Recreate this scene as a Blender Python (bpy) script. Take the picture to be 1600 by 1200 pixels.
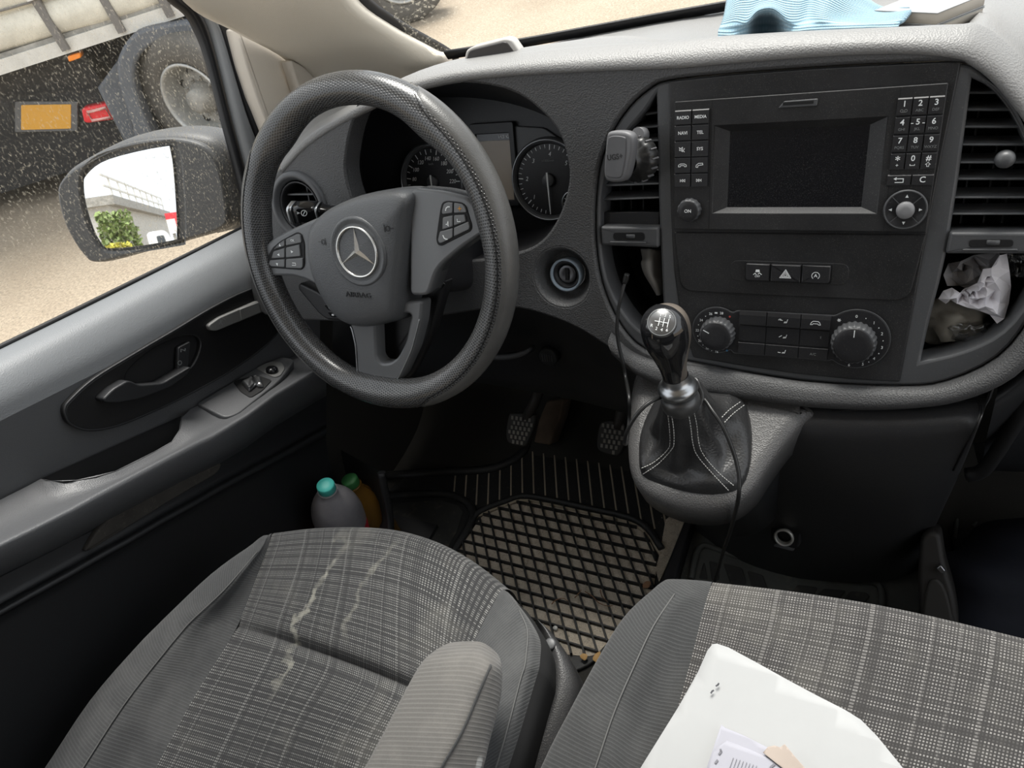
import bpy, bmesh, math, random
from mathutils import Vector, Matrix
from mathutils.geometry import delaunay_2d_cdt
random.seed(7)
for o in list(bpy.data.objects): bpy.data.objects.remove(o)
SC = bpy.context.scene
COL = SC.collection
V3 = Vector
rad = math.radians

# ------------------------------------------------------------------ camera
# van axes: X right, Y forward, Z up; the camera hangs over the gap between the seats
FPX = 1100.0
_f = FPX
def _u(v): return v.normalized()
_X = -_u(V3((-1400-800, 328-600, _f)))
_V = _u(V3((1023-800, 3136-600, _f)))
_V = _u(_V - _X*(_V @ _X))
_N = _X.cross(_V)
TILT = rad(20)
_F = math.cos(TILT)*_N - math.sin(TILT)*_V
_U = -(math.sin(TILT)*_N + math.cos(TILT)*_V)
CAM = V3((0, 0, 1.5))
def c2w(v): return V3((_X @ v, _F @ v, _U @ v))
cam_data = bpy.data.cameras.new('camera')
cam = bpy.data.objects.new('camera', cam_data); COL.objects.link(cam)
r_, u_, b_ = c2w(V3((1, 0, 0))), c2w(V3((0, -1, 0))), c2w(V3((0, 0, -1)))
cam.matrix_world = Matrix(((r_.x, u_.x, b_.x, CAM.x), (r_.y, u_.y, b_.y, CAM.y), (r_.z, u_.z, b_.z, CAM.z), (0, 0, 0, 1)))
cam_data.sensor_fit = 'HORIZONTAL'; cam_data.sensor_width = 36.0
cam_data.lens = 36.0*FPX/1600.0
cam_data.clip_start = 0.02; cam_data.clip_end = 400
SC.camera = cam

# ------------------------------------------------------------------ sky, sun, exposure
world = bpy.data.worlds.new('overcast_sky'); SC.world = world; world.use_nodes = True
wn = world.node_tree; wn.nodes.clear()
wo = wn.nodes.new('ShaderNodeOutputWorld'); wb = wn.nodes.new('ShaderNodeBackground')
wt = wn.nodes.new('ShaderNodeTexCoord'); wnz = wn.nodes.new('ShaderNodeTexNoise'); wr = wn.nodes.new('ShaderNodeValToRGB')
wnz.inputs['Scale'].default_value = 2.2; wnz.inputs['Detail'].default_value = 5
wr.color_ramp.elements[0].position = .3; wr.color_ramp.elements[0].color = (.76, .83, .92, 1)
wr.color_ramp.elements[1].position = .7; wr.color_ramp.elements[1].color = (.97, .985, 1.0, 1)
wn.links.new(wt.outputs['Generated'], wnz.inputs['Vector']); wn.links.new(wnz.outputs['Fac'], wr.inputs['Fac'])
wn.links.new(wr.outputs['Color'], wb.inputs['Color']); wn.links.new(wb.outputs['Background'], wo.inputs['Surface'])
wb.inputs['Strength'].default_value = 1.15
sun_d = bpy.data.lights.new('sun', 'SUN'); sun_d.energy = 4.7; sun_d.angle = rad(28); sun_d.color = (1, .965, .91)
sun = bpy.data.objects.new('sun', sun_d); COL.objects.link(sun)
sun.rotation_euler = V3((.10, -.40, -1.0)).to_track_quat('-Z', 'Y').to_euler()
SC.view_settings.view_transform = 'Standard'; SC.view_settings.look = 'None'
SC.view_settings.gamma = 1.0; SC.view_settings.use_curve_mapping = False
SC.view_settings.exposure = 0.62

# ------------------------------------------------------------------ points from measured directions
def ray(x, y): return c2w(V3(((x-800)/_f, (y-600)/_f, 1.0)))
def dep(x, y, s): return CAM + ray(x, y)*s
def onp(x, y, p, n):
    d = ray(x, y); return CAM + d*(((p-CAM) @ n)/(d @ n))
def onx(x, y, X): return onp(x, y, V3((X, 0, 0)), V3((1, 0, 0)))
def ony(x, y, Y): return onp(x, y, V3((0, Y, 0)), V3((0, 1, 0)))
def onz(x, y, Z): return onp(x, y, V3((0, 0, Z)), V3((0, 0, 1)))
class Frame:
    """a plane with 2-D coordinates: p origin, ex right, ey up, n towards the viewer"""
    def __init__(s, p, ex, n):
        s.p = V3(p); s.n = V3(n).normalized(); s.ex = V3(ex); s.ex = (s.ex - s.n*(s.ex @ s.n)).normalized(); s.ey = s.n.cross(s.ex)
    def to3(s, u, v, w=0): return s.p + s.ex*u + s.ey*v + s.n*w
    def px(s, x, y, w=0): return onp(x, y, s.p + s.n*w, s.n)
    def to2(s, x, y, w=0):
        q = s.px(x, y, w) - s.p; return (q @ s.ex, q @ s.ey)
    def off(s, w): return Frame(s.p + s.n*w, s.ex, s.n)
    def at(s, x, y, w=0): return Frame(s.px(x, y, w), s.ex, s.n)
    def mat(s): return Matrix(((s.ex.x, s.ey.x, s.n.x, s.p.x), (s.ex.y, s.ey.y, s.n.y, s.p.y), (s.ex.z, s.ey.z, s.n.z, s.p.z), (0, 0, 0, 1)))
RF = Frame(dep(1265, 250, .68), (1, 0, 0), (0, -math.cos(TILT), math.sin(TILT)))   # the dashboard face, leaning back 20 degrees

# ------------------------------------------------------------------ materials
MATS = {}
def nodes_of(name):
    m = bpy.data.materials.new(name); m.use_nodes = True; nt = m.node_tree; nt.nodes.clear()
    out = nt.nodes.new('ShaderNodeOutputMaterial'); b = nt.nodes.new('ShaderNodeBsdfPrincipled')
    nt.links.new(b.outputs[0], out.inputs[0]); MATS[name] = m
    return m, nt, b, out
def N(nt, t, **kw):
    n = nt.nodes.new('ShaderNode'+t)
    for k, v in kw.items():
        if k in n.inputs: n.inputs[k].default_value = v
        else: setattr(n, k, v)
    return n
def mathn(nt, op, a, b=None, c=None):
    n = nt.nodes.new('ShaderNodeMath'); n.operation = op
    for i, x in enumerate((a, b, c)):
        if x is None: continue
        if isinstance(x, (int, float)): n.inputs[i].default_value = x
        else: nt.links.new(x, n.inputs[i])
    return n.outputs[0]
def ramp(nt, src, stops):
    n = nt.nodes.new('ShaderNodeValToRGB'); e = n.color_ramp.elements
    while len(e) < len(stops): e.new(.5)
    for i, (p, c) in enumerate(stops):
        e[i].position = p; e[i].color = (*c, 1) if len(c) == 3 else c
    nt.links.new(src, n.inputs['Fac']); return n.outputs['Color']
def mixc(nt, fac, a, b):
    n = nt.nodes.new('ShaderNodeMix'); n.data_type = 'RGBA'
    for s, x in ((n.inputs['Factor'], fac), (n.inputs[6], a), (n.inputs[7], b)):
        if isinstance(x, (int, float)): s.default_value = x
        elif isinstance(x, tuple): s.default_value = (*x, 1)
        else: nt.links.new(x, s)
    return n.outputs[2]
def noise(nt, vec, scale, detail=3, rough=.55):
    n = N(nt, 'TexNoise', Scale=scale, Detail=detail, Roughness=rough); nt.links.new(vec, n.inputs['Vector']); return n.outputs['Fac']
def plain(name, col, rough=.5, metal=0, grain=0, gscale=900, dust=0, dustcol=(.30, .28, .25), dscale=700, spec=.5, coat=0, wear=0, trans=0, ior=1.45, emit=None, gdist=.0006):
    m, nt, b, out = nodes_of(name)
    b.inputs['Base Color'].default_value = (*col, 1); b.inputs['Roughness'].default_value = rough; b.inputs['Metallic'].default_value = metal
    b.inputs['Specular IOR Level'].default_value = spec; b.inputs['Coat Weight'].default_value = coat; b.inputs['IOR'].default_value = ior
    b.inputs['Transmission Weight'].default_value = trans
    if emit: b.inputs['Emission Color'].default_value = (*emit[0], 1); b.inputs['Emission Strength'].default_value = emit[1]
    tc = N(nt, 'TexCoord').outputs['Object']
    col_s = None
    if wear:
        w = noise(nt, tc, 9, 6, .7)
        lo = tuple(max(0, c*(1-wear)) for c in col); hi = tuple(c*(1+wear) + .01*wear for c in col)
        col_s = ramp(nt, w, [(.3, lo), (.72, hi)])
    if dust:
        d1 = noise(nt, tc, dscale, 2, .6); d2 = noise(nt, tc, 14, 4, .7)
        k = mathn(nt, 'MULTIPLY', ramp(nt, d1, [(.60, (0, 0, 0)), (.74, (1, 1, 1))]), ramp(nt, d2, [(.35, (.15, .15, .15)), (.7, (1, 1, 1))]))
        k = mathn(nt, 'MULTIPLY', k, dust)
        col_s = mixc(nt, k, col_s if col_s is not None else col, dustcol)
    if col_s is not None: nt.links.new(col_s, b.inputs['Base Color'])
    if grain:
        vo = N(nt, 'TexVoronoi', Scale=gscale); vo.feature = 'SMOOTH_F1'; vo.inputs['Smoothness'].default_value = .4
        nt.links.new(tc, vo.inputs['Vector'])
        bp = N(nt, 'Bump', Strength=grain, Distance=gdist); nt.links.new(vo.outputs['Distance'], bp.inputs['Height']); nt.links.new(bp.outputs[0], b.inputs['Normal'])
    return m

# ------------------------------------------------------------------ objects
def world_loc(o):
    l = V3((0, 0, 0))
    while o is not None: l = l + o.location; o = o.parent
    return l
def tag(o, label=None, cat=None, group=None, kind=None):
    if label: o['label'] = label
    if cat: o['category'] = cat
    if group: o['group'] = group
    if kind: o['kind'] = kind
    return o
def thing(name, label, cat, loc=(0, 0, 0), group=None, kind=None):
    o = bpy.data.objects.new(name, None); COL.objects.link(o); o.location = loc; o.empty_display_size = .03
    return tag(o, label, cat, group, kind)
def obj(name, verts, faces, m, parent=None, smooth=True, uv=None, flat=(), label=None):
    verts = [V3(v) for v in verts]
    if parent is not None: base = world_loc(parent)
    else:
        lo = [min(v[i] for v in verts) for i in range(3)]; hi = [max(v[i] for v in verts) for i in range(3)]
        base = V3(((lo[0]+hi[0])/2, (lo[1]+hi[1])/2, lo[2]))
    me = bpy.data.meshes.new(name); me.from_pydata([tuple(v-base) for v in verts], [], faces)
    if smooth:
        fl = set(flat)
        for i, p in enumerate(me.polygons): p.use_smooth = i not in fl
    if uv is not None:
        l = me.uv_layers.new(name='uv')
        for p in me.polygons:
            for li in p.loop_indices: l.data[li].uv = uv[me.loops[li].vertex_index]
    me.materials.append(MATS[m] if isinstance(m, str) else m)
    o = bpy.data.objects.new(name, me); COL.objects.link(o)
    if parent is not None: o.parent = parent
    else: o.location = base
    if label: o['label'] = label
    return o
def fix_normals(o):
    bm = bmesh.new(); bm.from_mesh(o.data); bmesh.ops.recalc_face_normals(bm, faces=bm.faces); bm.to_mesh(o.data); bm.free(); return o
class MB:
    """collects pieces of ONE part"""
    def __init__(s): s.v = []; s.f = []; s.flat = []
    def add(s, v, f, flat=False):
        b = len(s.v); s.v += [V3(x) for x in v]
        for q in f:
            if flat: s.flat.append(len(s.f))
            s.f.append(tuple(i+b for i in q))
    def box(s, fr, u0, u1, v0, v1, w0, w1):
        P = [fr.to3(u, v, w) for w in (w0, w1) for v in (v0, v1) for u in (u0, u1)]
        s.add(P, [(0, 2, 3, 1), (4, 5, 7, 6), (0, 1, 5, 4), (2, 6, 7, 3), (0, 4, 6, 2), (1, 3, 7, 5)], True)
    def build(s, name, m, parent=None, smooth=True, label=None): return obj(name, s.v, s.f, m, parent, smooth, None, s.flat, label)

def cr(pts, n, closed=False):
    """Catmull-Rom through pts (any dimension), n samples per span"""
    P = [tuple(p) for p in pts]; L = len(P); out = []
    for i in range(L if closed else L-1):
        if closed: a, b, c, d = P[(i-1) % L], P[i], P[(i+1) % L], P[(i+2) % L]
        else:
            b, c = P[i], P[i+1]
            a = P[i-1] if i > 0 else tuple(2*x-y for x, y in zip(b, c)); d = P[i+2] if i+2 < L else tuple(2*y-x for x, y in zip(b, c))
        for k in range(n):
            t = k/n; t2 = t*t; t3 = t2*t
            out.append(tuple(.5*((2*q) + (-p+r)*t + (2*p-5*q+4*r-s)*t2 + (-p+3*q-3*r+s)*t3) for p, q, r, s in zip(a, b, c, d)))
    if not closed: out.append(P[-1])
    return out
def resample(pts, n, closed=False):
    P = [V3(p) if len(p) == 3 else V3((p[0], p[1], 0)) for p in pts]
    if closed: P = P + [P[0]]
    L = [0]
    for a, b in zip(P, P[1:]): L.append(L[-1] + (b-a).length)
    out = []; j = 0; m = n if closed else n-1
    for i in range(n):
        t = L[-1]*i/m
        while j < len(L)-2 and L[j+1] < t: j += 1
        s = (t-L[j])/max(1e-9, L[j+1]-L[j]); out.append(P[j].lerp(P[j+1], s))
    return out
def rounded(poly, r, n=5):
    """2-D polygon with its corners rounded; r may be one radius or one per corner"""
    L = len(poly); out = []
    for i in range(L):
        p = V3((*poly[i], 0)); a = V3((*poly[i-1], 0)); b = V3((*poly[(i+1) % L], 0))
        rr = r[i] if isinstance(r, (list, tuple)) else r
        d1 = (a-p); d2 = (b-p); k = min(rr, d1.length*.48, d2.length*.48)
        if k <= 1e-6: out.append((p.x, p.y)); continue
        q1 = p + d1.normalized()*k; q2 = p + d2.normalized()*k
        for j in range(n+1):
            t = j/n; q = q1*(1-t)**2 + p*2*t*(1-t) + q2*t*t; out.append((q.x, q.y))
    return out
def area2(P): return sum(P[i-1][0]*P[i][1] - P[i][0]*P[i-1][1] for i in range(len(P)))/2
def inset2(P, d):
    L = len(P); out = []
    for i in range(L):
        a = V3((*P[i-1], 0)); p = V3((*P[i], 0)); b = V3((*P[(i+1) % L], 0))
        e1 = (p-a); e2 = (b-p)
        if e1.length < 1e-9: e1 = e2
        if e2.length < 1e-9: e2 = e1
        e1.normalize(); e2.normalize(); n = V3((-e1.y-e2.y, e1.x+e2.x, 0))
        if n.length < 1e-6: n = V3((-e1.y, e1.x, 0))
        n.normalize(); c = max(.45, n @ V3((-e1.y, e1.x, 0))); q = p + n*(d/c); out.append((q.x, q.y))
    return out
def slab(name, fr, P, front, back, m, parent=None, bev=.001, label=None, seg=2, mb=None, dome=0):
    """a solid plate: outline P (2-D in frame fr), front face at height `front`, back at `back`, rounded front edge"""
    P = [tuple(p[:2]) for p in P]
    if area2(P) < 0: P = P[::-1]
    L = len(P); V = []; F = []; flat = []
    rings = [(0, back)]
    for k in range(seg+1):
        a = math.pi/2*k/seg; rings.append((bev*(1-math.cos(a)), front - bev*(1-math.sin(a))))
    for d, w in rings:
        Q = inset2(P, d) if d > 0 else P; V += [fr.to3(x, y, w) for x, y in Q]
    for r in range(len(rings)-1):
        for i in range(L):
            j = (i+1) % L; F.append((r*L+i, r*L+j, (r+1)*L+j, (r+1)*L+i))
    b = (len(rings)-1)*L
    if dome:
        c = V3((0, 0, 0))
        for i in range(L): c = c + V[b+i]
        V.append(c/L + fr.n*dome)
        for i in range(L): F.append((b+i, b+(i+1) % L, len(V)-1))
    else:
        flat.append(len(F)); F.append(tuple(range(b, b+L)))
    flat.append(len(F)); F.append(tuple(reversed(range(L))))
    if mb is not None:
        for i, q in enumerate(F): mb.add([], [])
        base = len(mb.v); mb.v += V
        for i, q in enumerate(F):
            if i in flat: mb.flat.append(len(mb.f))
            mb.f.append(tuple(k+base for k in q))
        return None
    return obj(name, V, F, m, parent, True, None, flat, label)
def in_poly(c, P):
    x, y = c; k = False
    for i in range(len(P)):
        (x1, y1), (x2, y2) = P[i-1], P[i]
        if (y1 > y) != (y2 > y) and x < (x2-x1)*(y-y1)/(y2-y1) + x1: k = not k
    return k
def plate(name, fr, outer, holes, front, back, m, parent=None, bev=.002, label=None, res=2):
    """a solid plate with holes through it, all front edges rounded"""
    loops = []
    for i, P in enumerate([outer] + list(holes)):
        P = [tuple(p[:2]) for p in P]; a = area2(P)
        if (i == 0 and a < 0) or (i > 0 and a > 0): P = P[::-1]
        loops.append(P)
    V = []; F = []; flat = []; ends = []
    rings = [(0, back)]
    for k in range(res+1):
        a = math.pi/2*k/res; rings.append((bev*(1-math.cos(a)), front - bev*(1-math.sin(a))))
    for P in loops:
        L = len(P); b = len(V)
        for d, w in rings: V += [fr.to3(x, y, w) for x, y in (inset2(P, d) if d > 0 else P)]
        for r in range(len(rings)-1):
            for i in range(L): j = (i+1) % L; F.append((b+r*L+i, b+r*L+j, b+(r+1)*L+j, b+(r+1)*L+i))
    for w, d in ((front, bev), (back, 0)):
        pts = []; ed = []; fc = []
        for P in loops:
            Q = inset2(P, d) if d > 0 else P; b = len(pts); pts += [Vector(q) for q in Q]; fc.append(Q); ed += [(b+i, b+(i+1) % len(Q)) for i in range(len(Q))]
        vs, es, fs, ov, oe, of = delaunay_2d_cdt(pts, ed, [], 0, 1e-7)
        cen = [(sum(vs[i].x for i in q)/len(q), sum(vs[i].y for i in q)/len(q)) for q in fs]
        fs = [q for q, c in zip(fs, cen) if in_poly(c, fc[0]) and not any(in_poly(c, h) for h in fc[1:])]
        b = len(V); V += [fr.to3(v.x, v.y, w) for v in vs]
        for q in fs:
            flat.append(len(F)); F.append(tuple(b+i for i in (q if w == front else reversed(q))))
    return obj(name, V, F, m, parent, True, None, flat, label)
def loft(name, rows, m, parent=None, su=5, sv=5, cu=False, cv=False, cap=False, label=None, thick=0, uvscale=1, mb=None):
    """smooth surface through rows of points (all the same count); cu closes each row, cv closes the stack of rows"""
    R1 = [cr(r, su, cu) if su > 1 else [tuple(p) for p in r] for r in rows]
    cols = list(zip(*R1)); C2 = [cr(c, sv, cv) if sv > 1 else list(c) for c in cols]
    nr, nc = len(C2[0]), len(C2)
    V = [V3(C2[j][i]) for i in range(nr) for j in range(nc)]; F = []
    for i in range(nr if cv else nr-1):
        for j in range(nc if cu else nc-1):
            i2 = (i+1) % nr; j2 = (j+1) % nc; F.append((i*nc+j, i*nc+j2, i2*nc+j2, i2*nc+j))
    # uv in metres along rows and columns
    um = [0]; mid = nr//2
    for j in range(1, nc): um.append(um[-1] + (V[mid*nc+j]-V[mid*nc+j-1]).length)
    vm = [0]; mj = nc//2
    for i in range(1, nr): vm.append(vm[-1] + (V[i*nc+mj]-V[(i-1)*nc+mj]).length)
    uv = [(um[j]*uvscale, vm[i]*uvscale) for i in range(nr) for j in range(nc)]
    flat = []
    if cap and cu:
        flat += [len(F), len(F)+1]; F.append(tuple(range(nc-1, -1, -1))); F.append(tuple((nr-1)*nc+j for j in range(nc)))
    if mb is not None: mb.add(V, F); return None
    o = obj(name, V, F, m, parent, True, uv, flat, label)
    if cu and cap: fix_normals(o)
    if thick: solidify(o, thick)
    return o
def solidify(o, t, off=-1):
    md = o.modifiers.new('thickness', 'SOLIDIFY'); md.thickness = t; md.offset = off; md.use_even_offset = False; return o
def tube(name, pts, r, m, parent=None, n=10, sub=6, label=None, closed=False, mb=None, cap=True):
    P = [V3(p) for p in (cr(pts, sub, closed) if sub > 1 else pts)]; L = len(P); V = []; F = []
    rr = r if isinstance(r, (list, tuple)) else None
    up = None
    for i, p in enumerate(P):
        a = P[i-1] if (i > 0 or closed) else p; b = P[(i+1) % L] if (i < L-1 or closed) else p
        t = (b-a).normalized()
        if up is None: up = V3((0, 0, 1)) if abs(t.z) < .9 else V3((0, 1, 0))
        s = t.cross(up).normalized(); up = s.cross(t).normalized()
        if rr:
            x = i/(L-1)*(len(rr)-1); k = min(int(x), len(rr)-2); q = rr[k]*(1-(x-k)) + rr[k+1]*(x-k)
        else: q = r
        for j in range(n):
            a_ = 2*math.pi*j/n; V.append(p + (s*math.cos(a_) + up*math.sin(a_))*q)
    for i in range(L if closed else L-1):
        for j in range(n):
            i2 = (i+1) % L; F.append((i*n+j, i*n+(j+1) % n, i2*n+(j+1) % n, i2*n+j))
    if cap and not closed: F.append(tuple(range(n-1, -1, -1))); F.append(tuple((L-1)*n+j for j in range(n)))
    if mb is not None: mb.add(V, F); return None
    return obj(name, V, F, m, parent, True, None, (len(F)-1, len(F)-2) if cap and not closed else (), label)
def lathe(name, fr, prof, m, parent=None, n=32, label=None, mb=None, sub=1, a0=0, ripple=None, cap=False):
    """profile of (radius, height along fr.n) turned about the frame's normal"""
    pr = cr(prof, sub) if sub > 1 else prof
    V = []; F = []; L = len(pr)
    for i, (r, h) in enumerate(pr):
        for j in range(n):
            a = 2*math.pi*j/n + a0; q = r*(ripple(j, i) if ripple else 1); V.append(fr.to3(q*math.cos(a), q*math.sin(a), h))
    for i in range(L-1):
        for j in range(n): F.append((i*n+j, i*n+(j+1) % n, (i+1)*n+(j+1) % n, (i+1)*n+j))
    fl = []
    if cap and pr[0][0] > 1e-6: fl.append(len(F)); F.append(tuple(range(n-1, -1, -1)))
    if cap and pr[-1][0] > 1e-6: fl.append(len(F)); F.append(tuple((L-1)*n+j for j in range(n)))
    if mb is not None: mb.add(V, F); return None
    return fix_normals(obj(name, V, F, m, parent, True, None, fl, label))
def sharp(o, ang=35):
    """keep creases crisp: edges steeper than ang are split in shading"""
    bm = bmesh.new(); bm.from_mesh(o.data)
    for e in bm.edges:
        if len(e.link_faces) == 2 and e.calc_face_angle(0) > rad(ang): e.smooth = False
    bm.to_mesh(o.data); bm.free(); return o
FONTS = {}
def text(name, s, fr, u, v, size, m, parent, w=.0004, align='CENTER', ex=.0001, shear=0, sx=1.0, rot=0, bold=0, label=None):
    """lettering as thin flat print standing a hair proud of the surface"""
    cu = bpy.data.curves.new(name, 'FONT'); cu.body = s; cu.size = size; cu.align_x = align; cu.align_y = 'CENTER'; cu.extrude = ex; cu.shear = shear; cu.offset = bold; cu.resolution_u = 3
    t = bpy.data.objects.new(name, cu); me = bpy.data.meshes.new_from_object(t); bpy.data.objects.remove(t); bpy.data.curves.remove(cu)
    c, n_ = math.cos(rot), math.sin(rot)
    V = [fr.to3(u + (q.co.x*sx)*c - q.co.y*n_, v + (q.co.x*sx)*n_ + q.co.y*c, w + q.co.z) for q in me.vertices]; F = [tuple(p.vertices) for p in me.polygons]
    bpy.data.meshes.remove(me)
    return obj(name, V, F, m, parent, False, None, (), label)
def stroke(name, fr, lines, wd, m, parent, w=.0004, mb=None):
    """line drawings printed on a surface: polylines (2-D in fr) as thin raised strips"""
    own = mb is None; mb = mb or MB()
    for Ln in lines:
        for a, b in zip(Ln, Ln[1:]):
            d = V3((b[0]-a[0], b[1]-a[1], 0))
            if d.length < 1e-7: continue
            d.normalize(); nx, ny = -d.y*wd/2, d.x*wd/2; ax, ay = a[0]-d.x*wd*.3, a[1]-d.y*wd*.3; bx, by = b[0]+d.x*wd*.3, b[1]+d.y*wd*.3
            P = [fr.to3(ax+nx, ay+ny, w), fr.to3(ax-nx, ay-ny, w), fr.to3(bx-nx, by-ny, w), fr.to3(bx+nx, by+ny, w)]
            Q = [p - fr.n*.0002 for p in P]
            mb.add(P+Q, [(0, 1, 2, 3), (0, 4, 5, 1), (1, 5, 6, 2), (2, 6, 7, 3), (3, 7, 4, 0)], True)
    return mb.build(name, m, parent, False) if own else None
def fillpoly(name, fr, polys, m, parent, w=.0004):
    mb = MB()
    for P in polys: slab(name, fr, P, w, w-.0003, m, None, .00001, seg=1, mb=mb)
    return mb.build(name, m, parent, False)
def circ(r, n=24, c=(0, 0), a0=0, a1=2*math.pi): 
    full = abs(a1-a0-2*math.pi) < 1e-6
    return [(c[0]+r*math.cos(a0+(a1-a0)*i/(n if full else n-1)), c[1]+r*math.sin(a0+(a1-a0)*i/(n if full else n-1))) for i in range(n)]
def P2(fr, pts, w=0): return [fr.to2(x, y, w) for x, y in pts]
def rrect(x0, x1, y0, y1, r, n=4): return rounded([(x0, y0), (x1, y0), (x1, y1), (x0, y1)], r, n)
def copy_of(o, parent=None, loc=None, rot=None):
    c = o.copy(); COL.objects.link(c)
    if parent is not None: c.parent = parent
    if loc is not None: c.location = loc
    if rot is not None: c.rotation_euler = rot
    return c
# ------------------------------------------------------------------ material library
G = .35
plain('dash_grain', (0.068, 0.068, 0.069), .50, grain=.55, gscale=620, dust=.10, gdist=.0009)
plain('dash_top', (0.215, 0.212, 0.207), .46, grain=.45, gscale=620, dust=.15, gdist=.0009)  # same black plastic as dash_grain, lightened to paint in windscreen sky glare
plain('hard_black', (0.0168, 0.0168, 0.0184), .42, grain=.12, gscale=1400, dust=.16)
plain('panel_black', (0.0160, 0.0160, 0.0168), .48, grain=.10, gscale=1500, dust=.85, dustcol=(.17, .165, .15), dscale=1300, wear=.5)
plain('recess_black', (.004, .004, .0045), .7)
plain('gloss_black', (.008, .008, .009), .16)
plain('bezel_grey', (0.0720, 0.0736, 0.0768), .42, grain=.15, gscale=1500, dust=.2)
plain('button_black', (0.0192, 0.0192, 0.0208), .42, grain=.1, gscale=1600, dust=.15)
plain('legend_white', (.78, .80, .80), .6)
plain('legend_dim', (.22, .23, .23), .6)
plain('legend_red', (.42, .06, .05), .6)
plain('legend_blue', (.05, .16, .28), .6)
plain('legend_orange', (.55, .25, .03), .6)
plain('chrome', (.72, .72, .70), .18, metal=1)
plain('satin_metal', (.42, .43, .44), .32, metal=1)
plain('dark_metal', (.12, .12, .125), .35, metal=1)
plain('door_plastic', (0.080, 0.082, 0.086), .42, grain=.35, gscale=800, dust=.06)
plain('door_sill', (0.165, 0.174, 0.182), .46, grain=.35, gscale=800, dust=.10)
plain('door_black', (0.0165, 0.0173, 0.0188), .45, grain=.2, gscale=900, dust=.05)
plain('seal_rubber', (.006, .006, .007), .55)
plain('frame_grey', (0.150, 0.156, 0.160), .42, dust=.1)
plain('beige_trim', (.64, .59, .505), .75, grain=.25, gscale=1100, dust=.12, dustcol=(.36, .33, .28))
plain('beige_sail', (.60, .55, .475), .7, grain=.2, gscale=1100, dust=.15, dustcol=(.34, .31, .27))
plain('headliner', (.45, .42, .37), .95)
plain('carpet_black', (0.026, 0.0245, 0.021), .98, dust=.3, dustcol=(.10, .085, .065), dscale=420)
plain('inset_dusty', (.040, .036, .031), .8, dust=.6, dustcol=(.16, .14, .115), dscale=160, wear=.5)
plain('insert_black', (.0065, .0065, .007), .45, grain=.15, gscale=900, dust=.05)
plain('grey_button', (.16, .16, .155), .5)
plain('van_paint', (.10, .11, .115), .30, coat=.3, dust=.25)
plain('mirror_housing', (0.050, 0.051, 0.053), .5, grain=.25, gscale=420, dust=.8, dustcol=(.26, .24, .20), dscale=900)
plain('mirror_silver', (.93, .94, .94), .012, metal=1)
plain('rear_wall', (.22, .22, .22), .8)
# outside
plain('tarp_cream', (.64, .61, .52), .55, wear=.18)
plain('strap_grey', (.16, .15, .14), .8)
plain('rail_white', (.62, .60, .55), .5, wear=.15)
plain('underbody', (.016, .016, .017), .8)
plain('mudguard', (.095, .104, .118), .6, dust=.3, dscale=60)
plain('tyre', (.105, .098, .088), .9, dust=.5, dustcol=(.22, .19, .15), dscale=40)
plain('rim_silver', (.46, .46, .44), .45, metal=.35, wear=.2)
plain('rim_dirty', (.28, .27, .245), .7, wear=.4)
plain('lamp_red', (.72, .02, .03), .25)
plain('lamp_red_pale', (.80, .42, .38), .35)
plain('lamp_orange', (.95, .27, .02), .3)
plain('plate_yellow', (.66, .33, .04), .5)
plain('plate_grey', (.10, .10, .10), .5)
plain('concrete', (.46, .45, .42), .9, wear=.15)
plain('foliage', (.20, .27, .09), .8, wear=.5)
plain('bark', (.09, .06, .04), .9)
plain('sign_red', (.62, .035, .05), .5)
plain('white_paint', (.75, .76, .76), .5)
plain('window_dark', (.05, .06, .07), .2)

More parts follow.
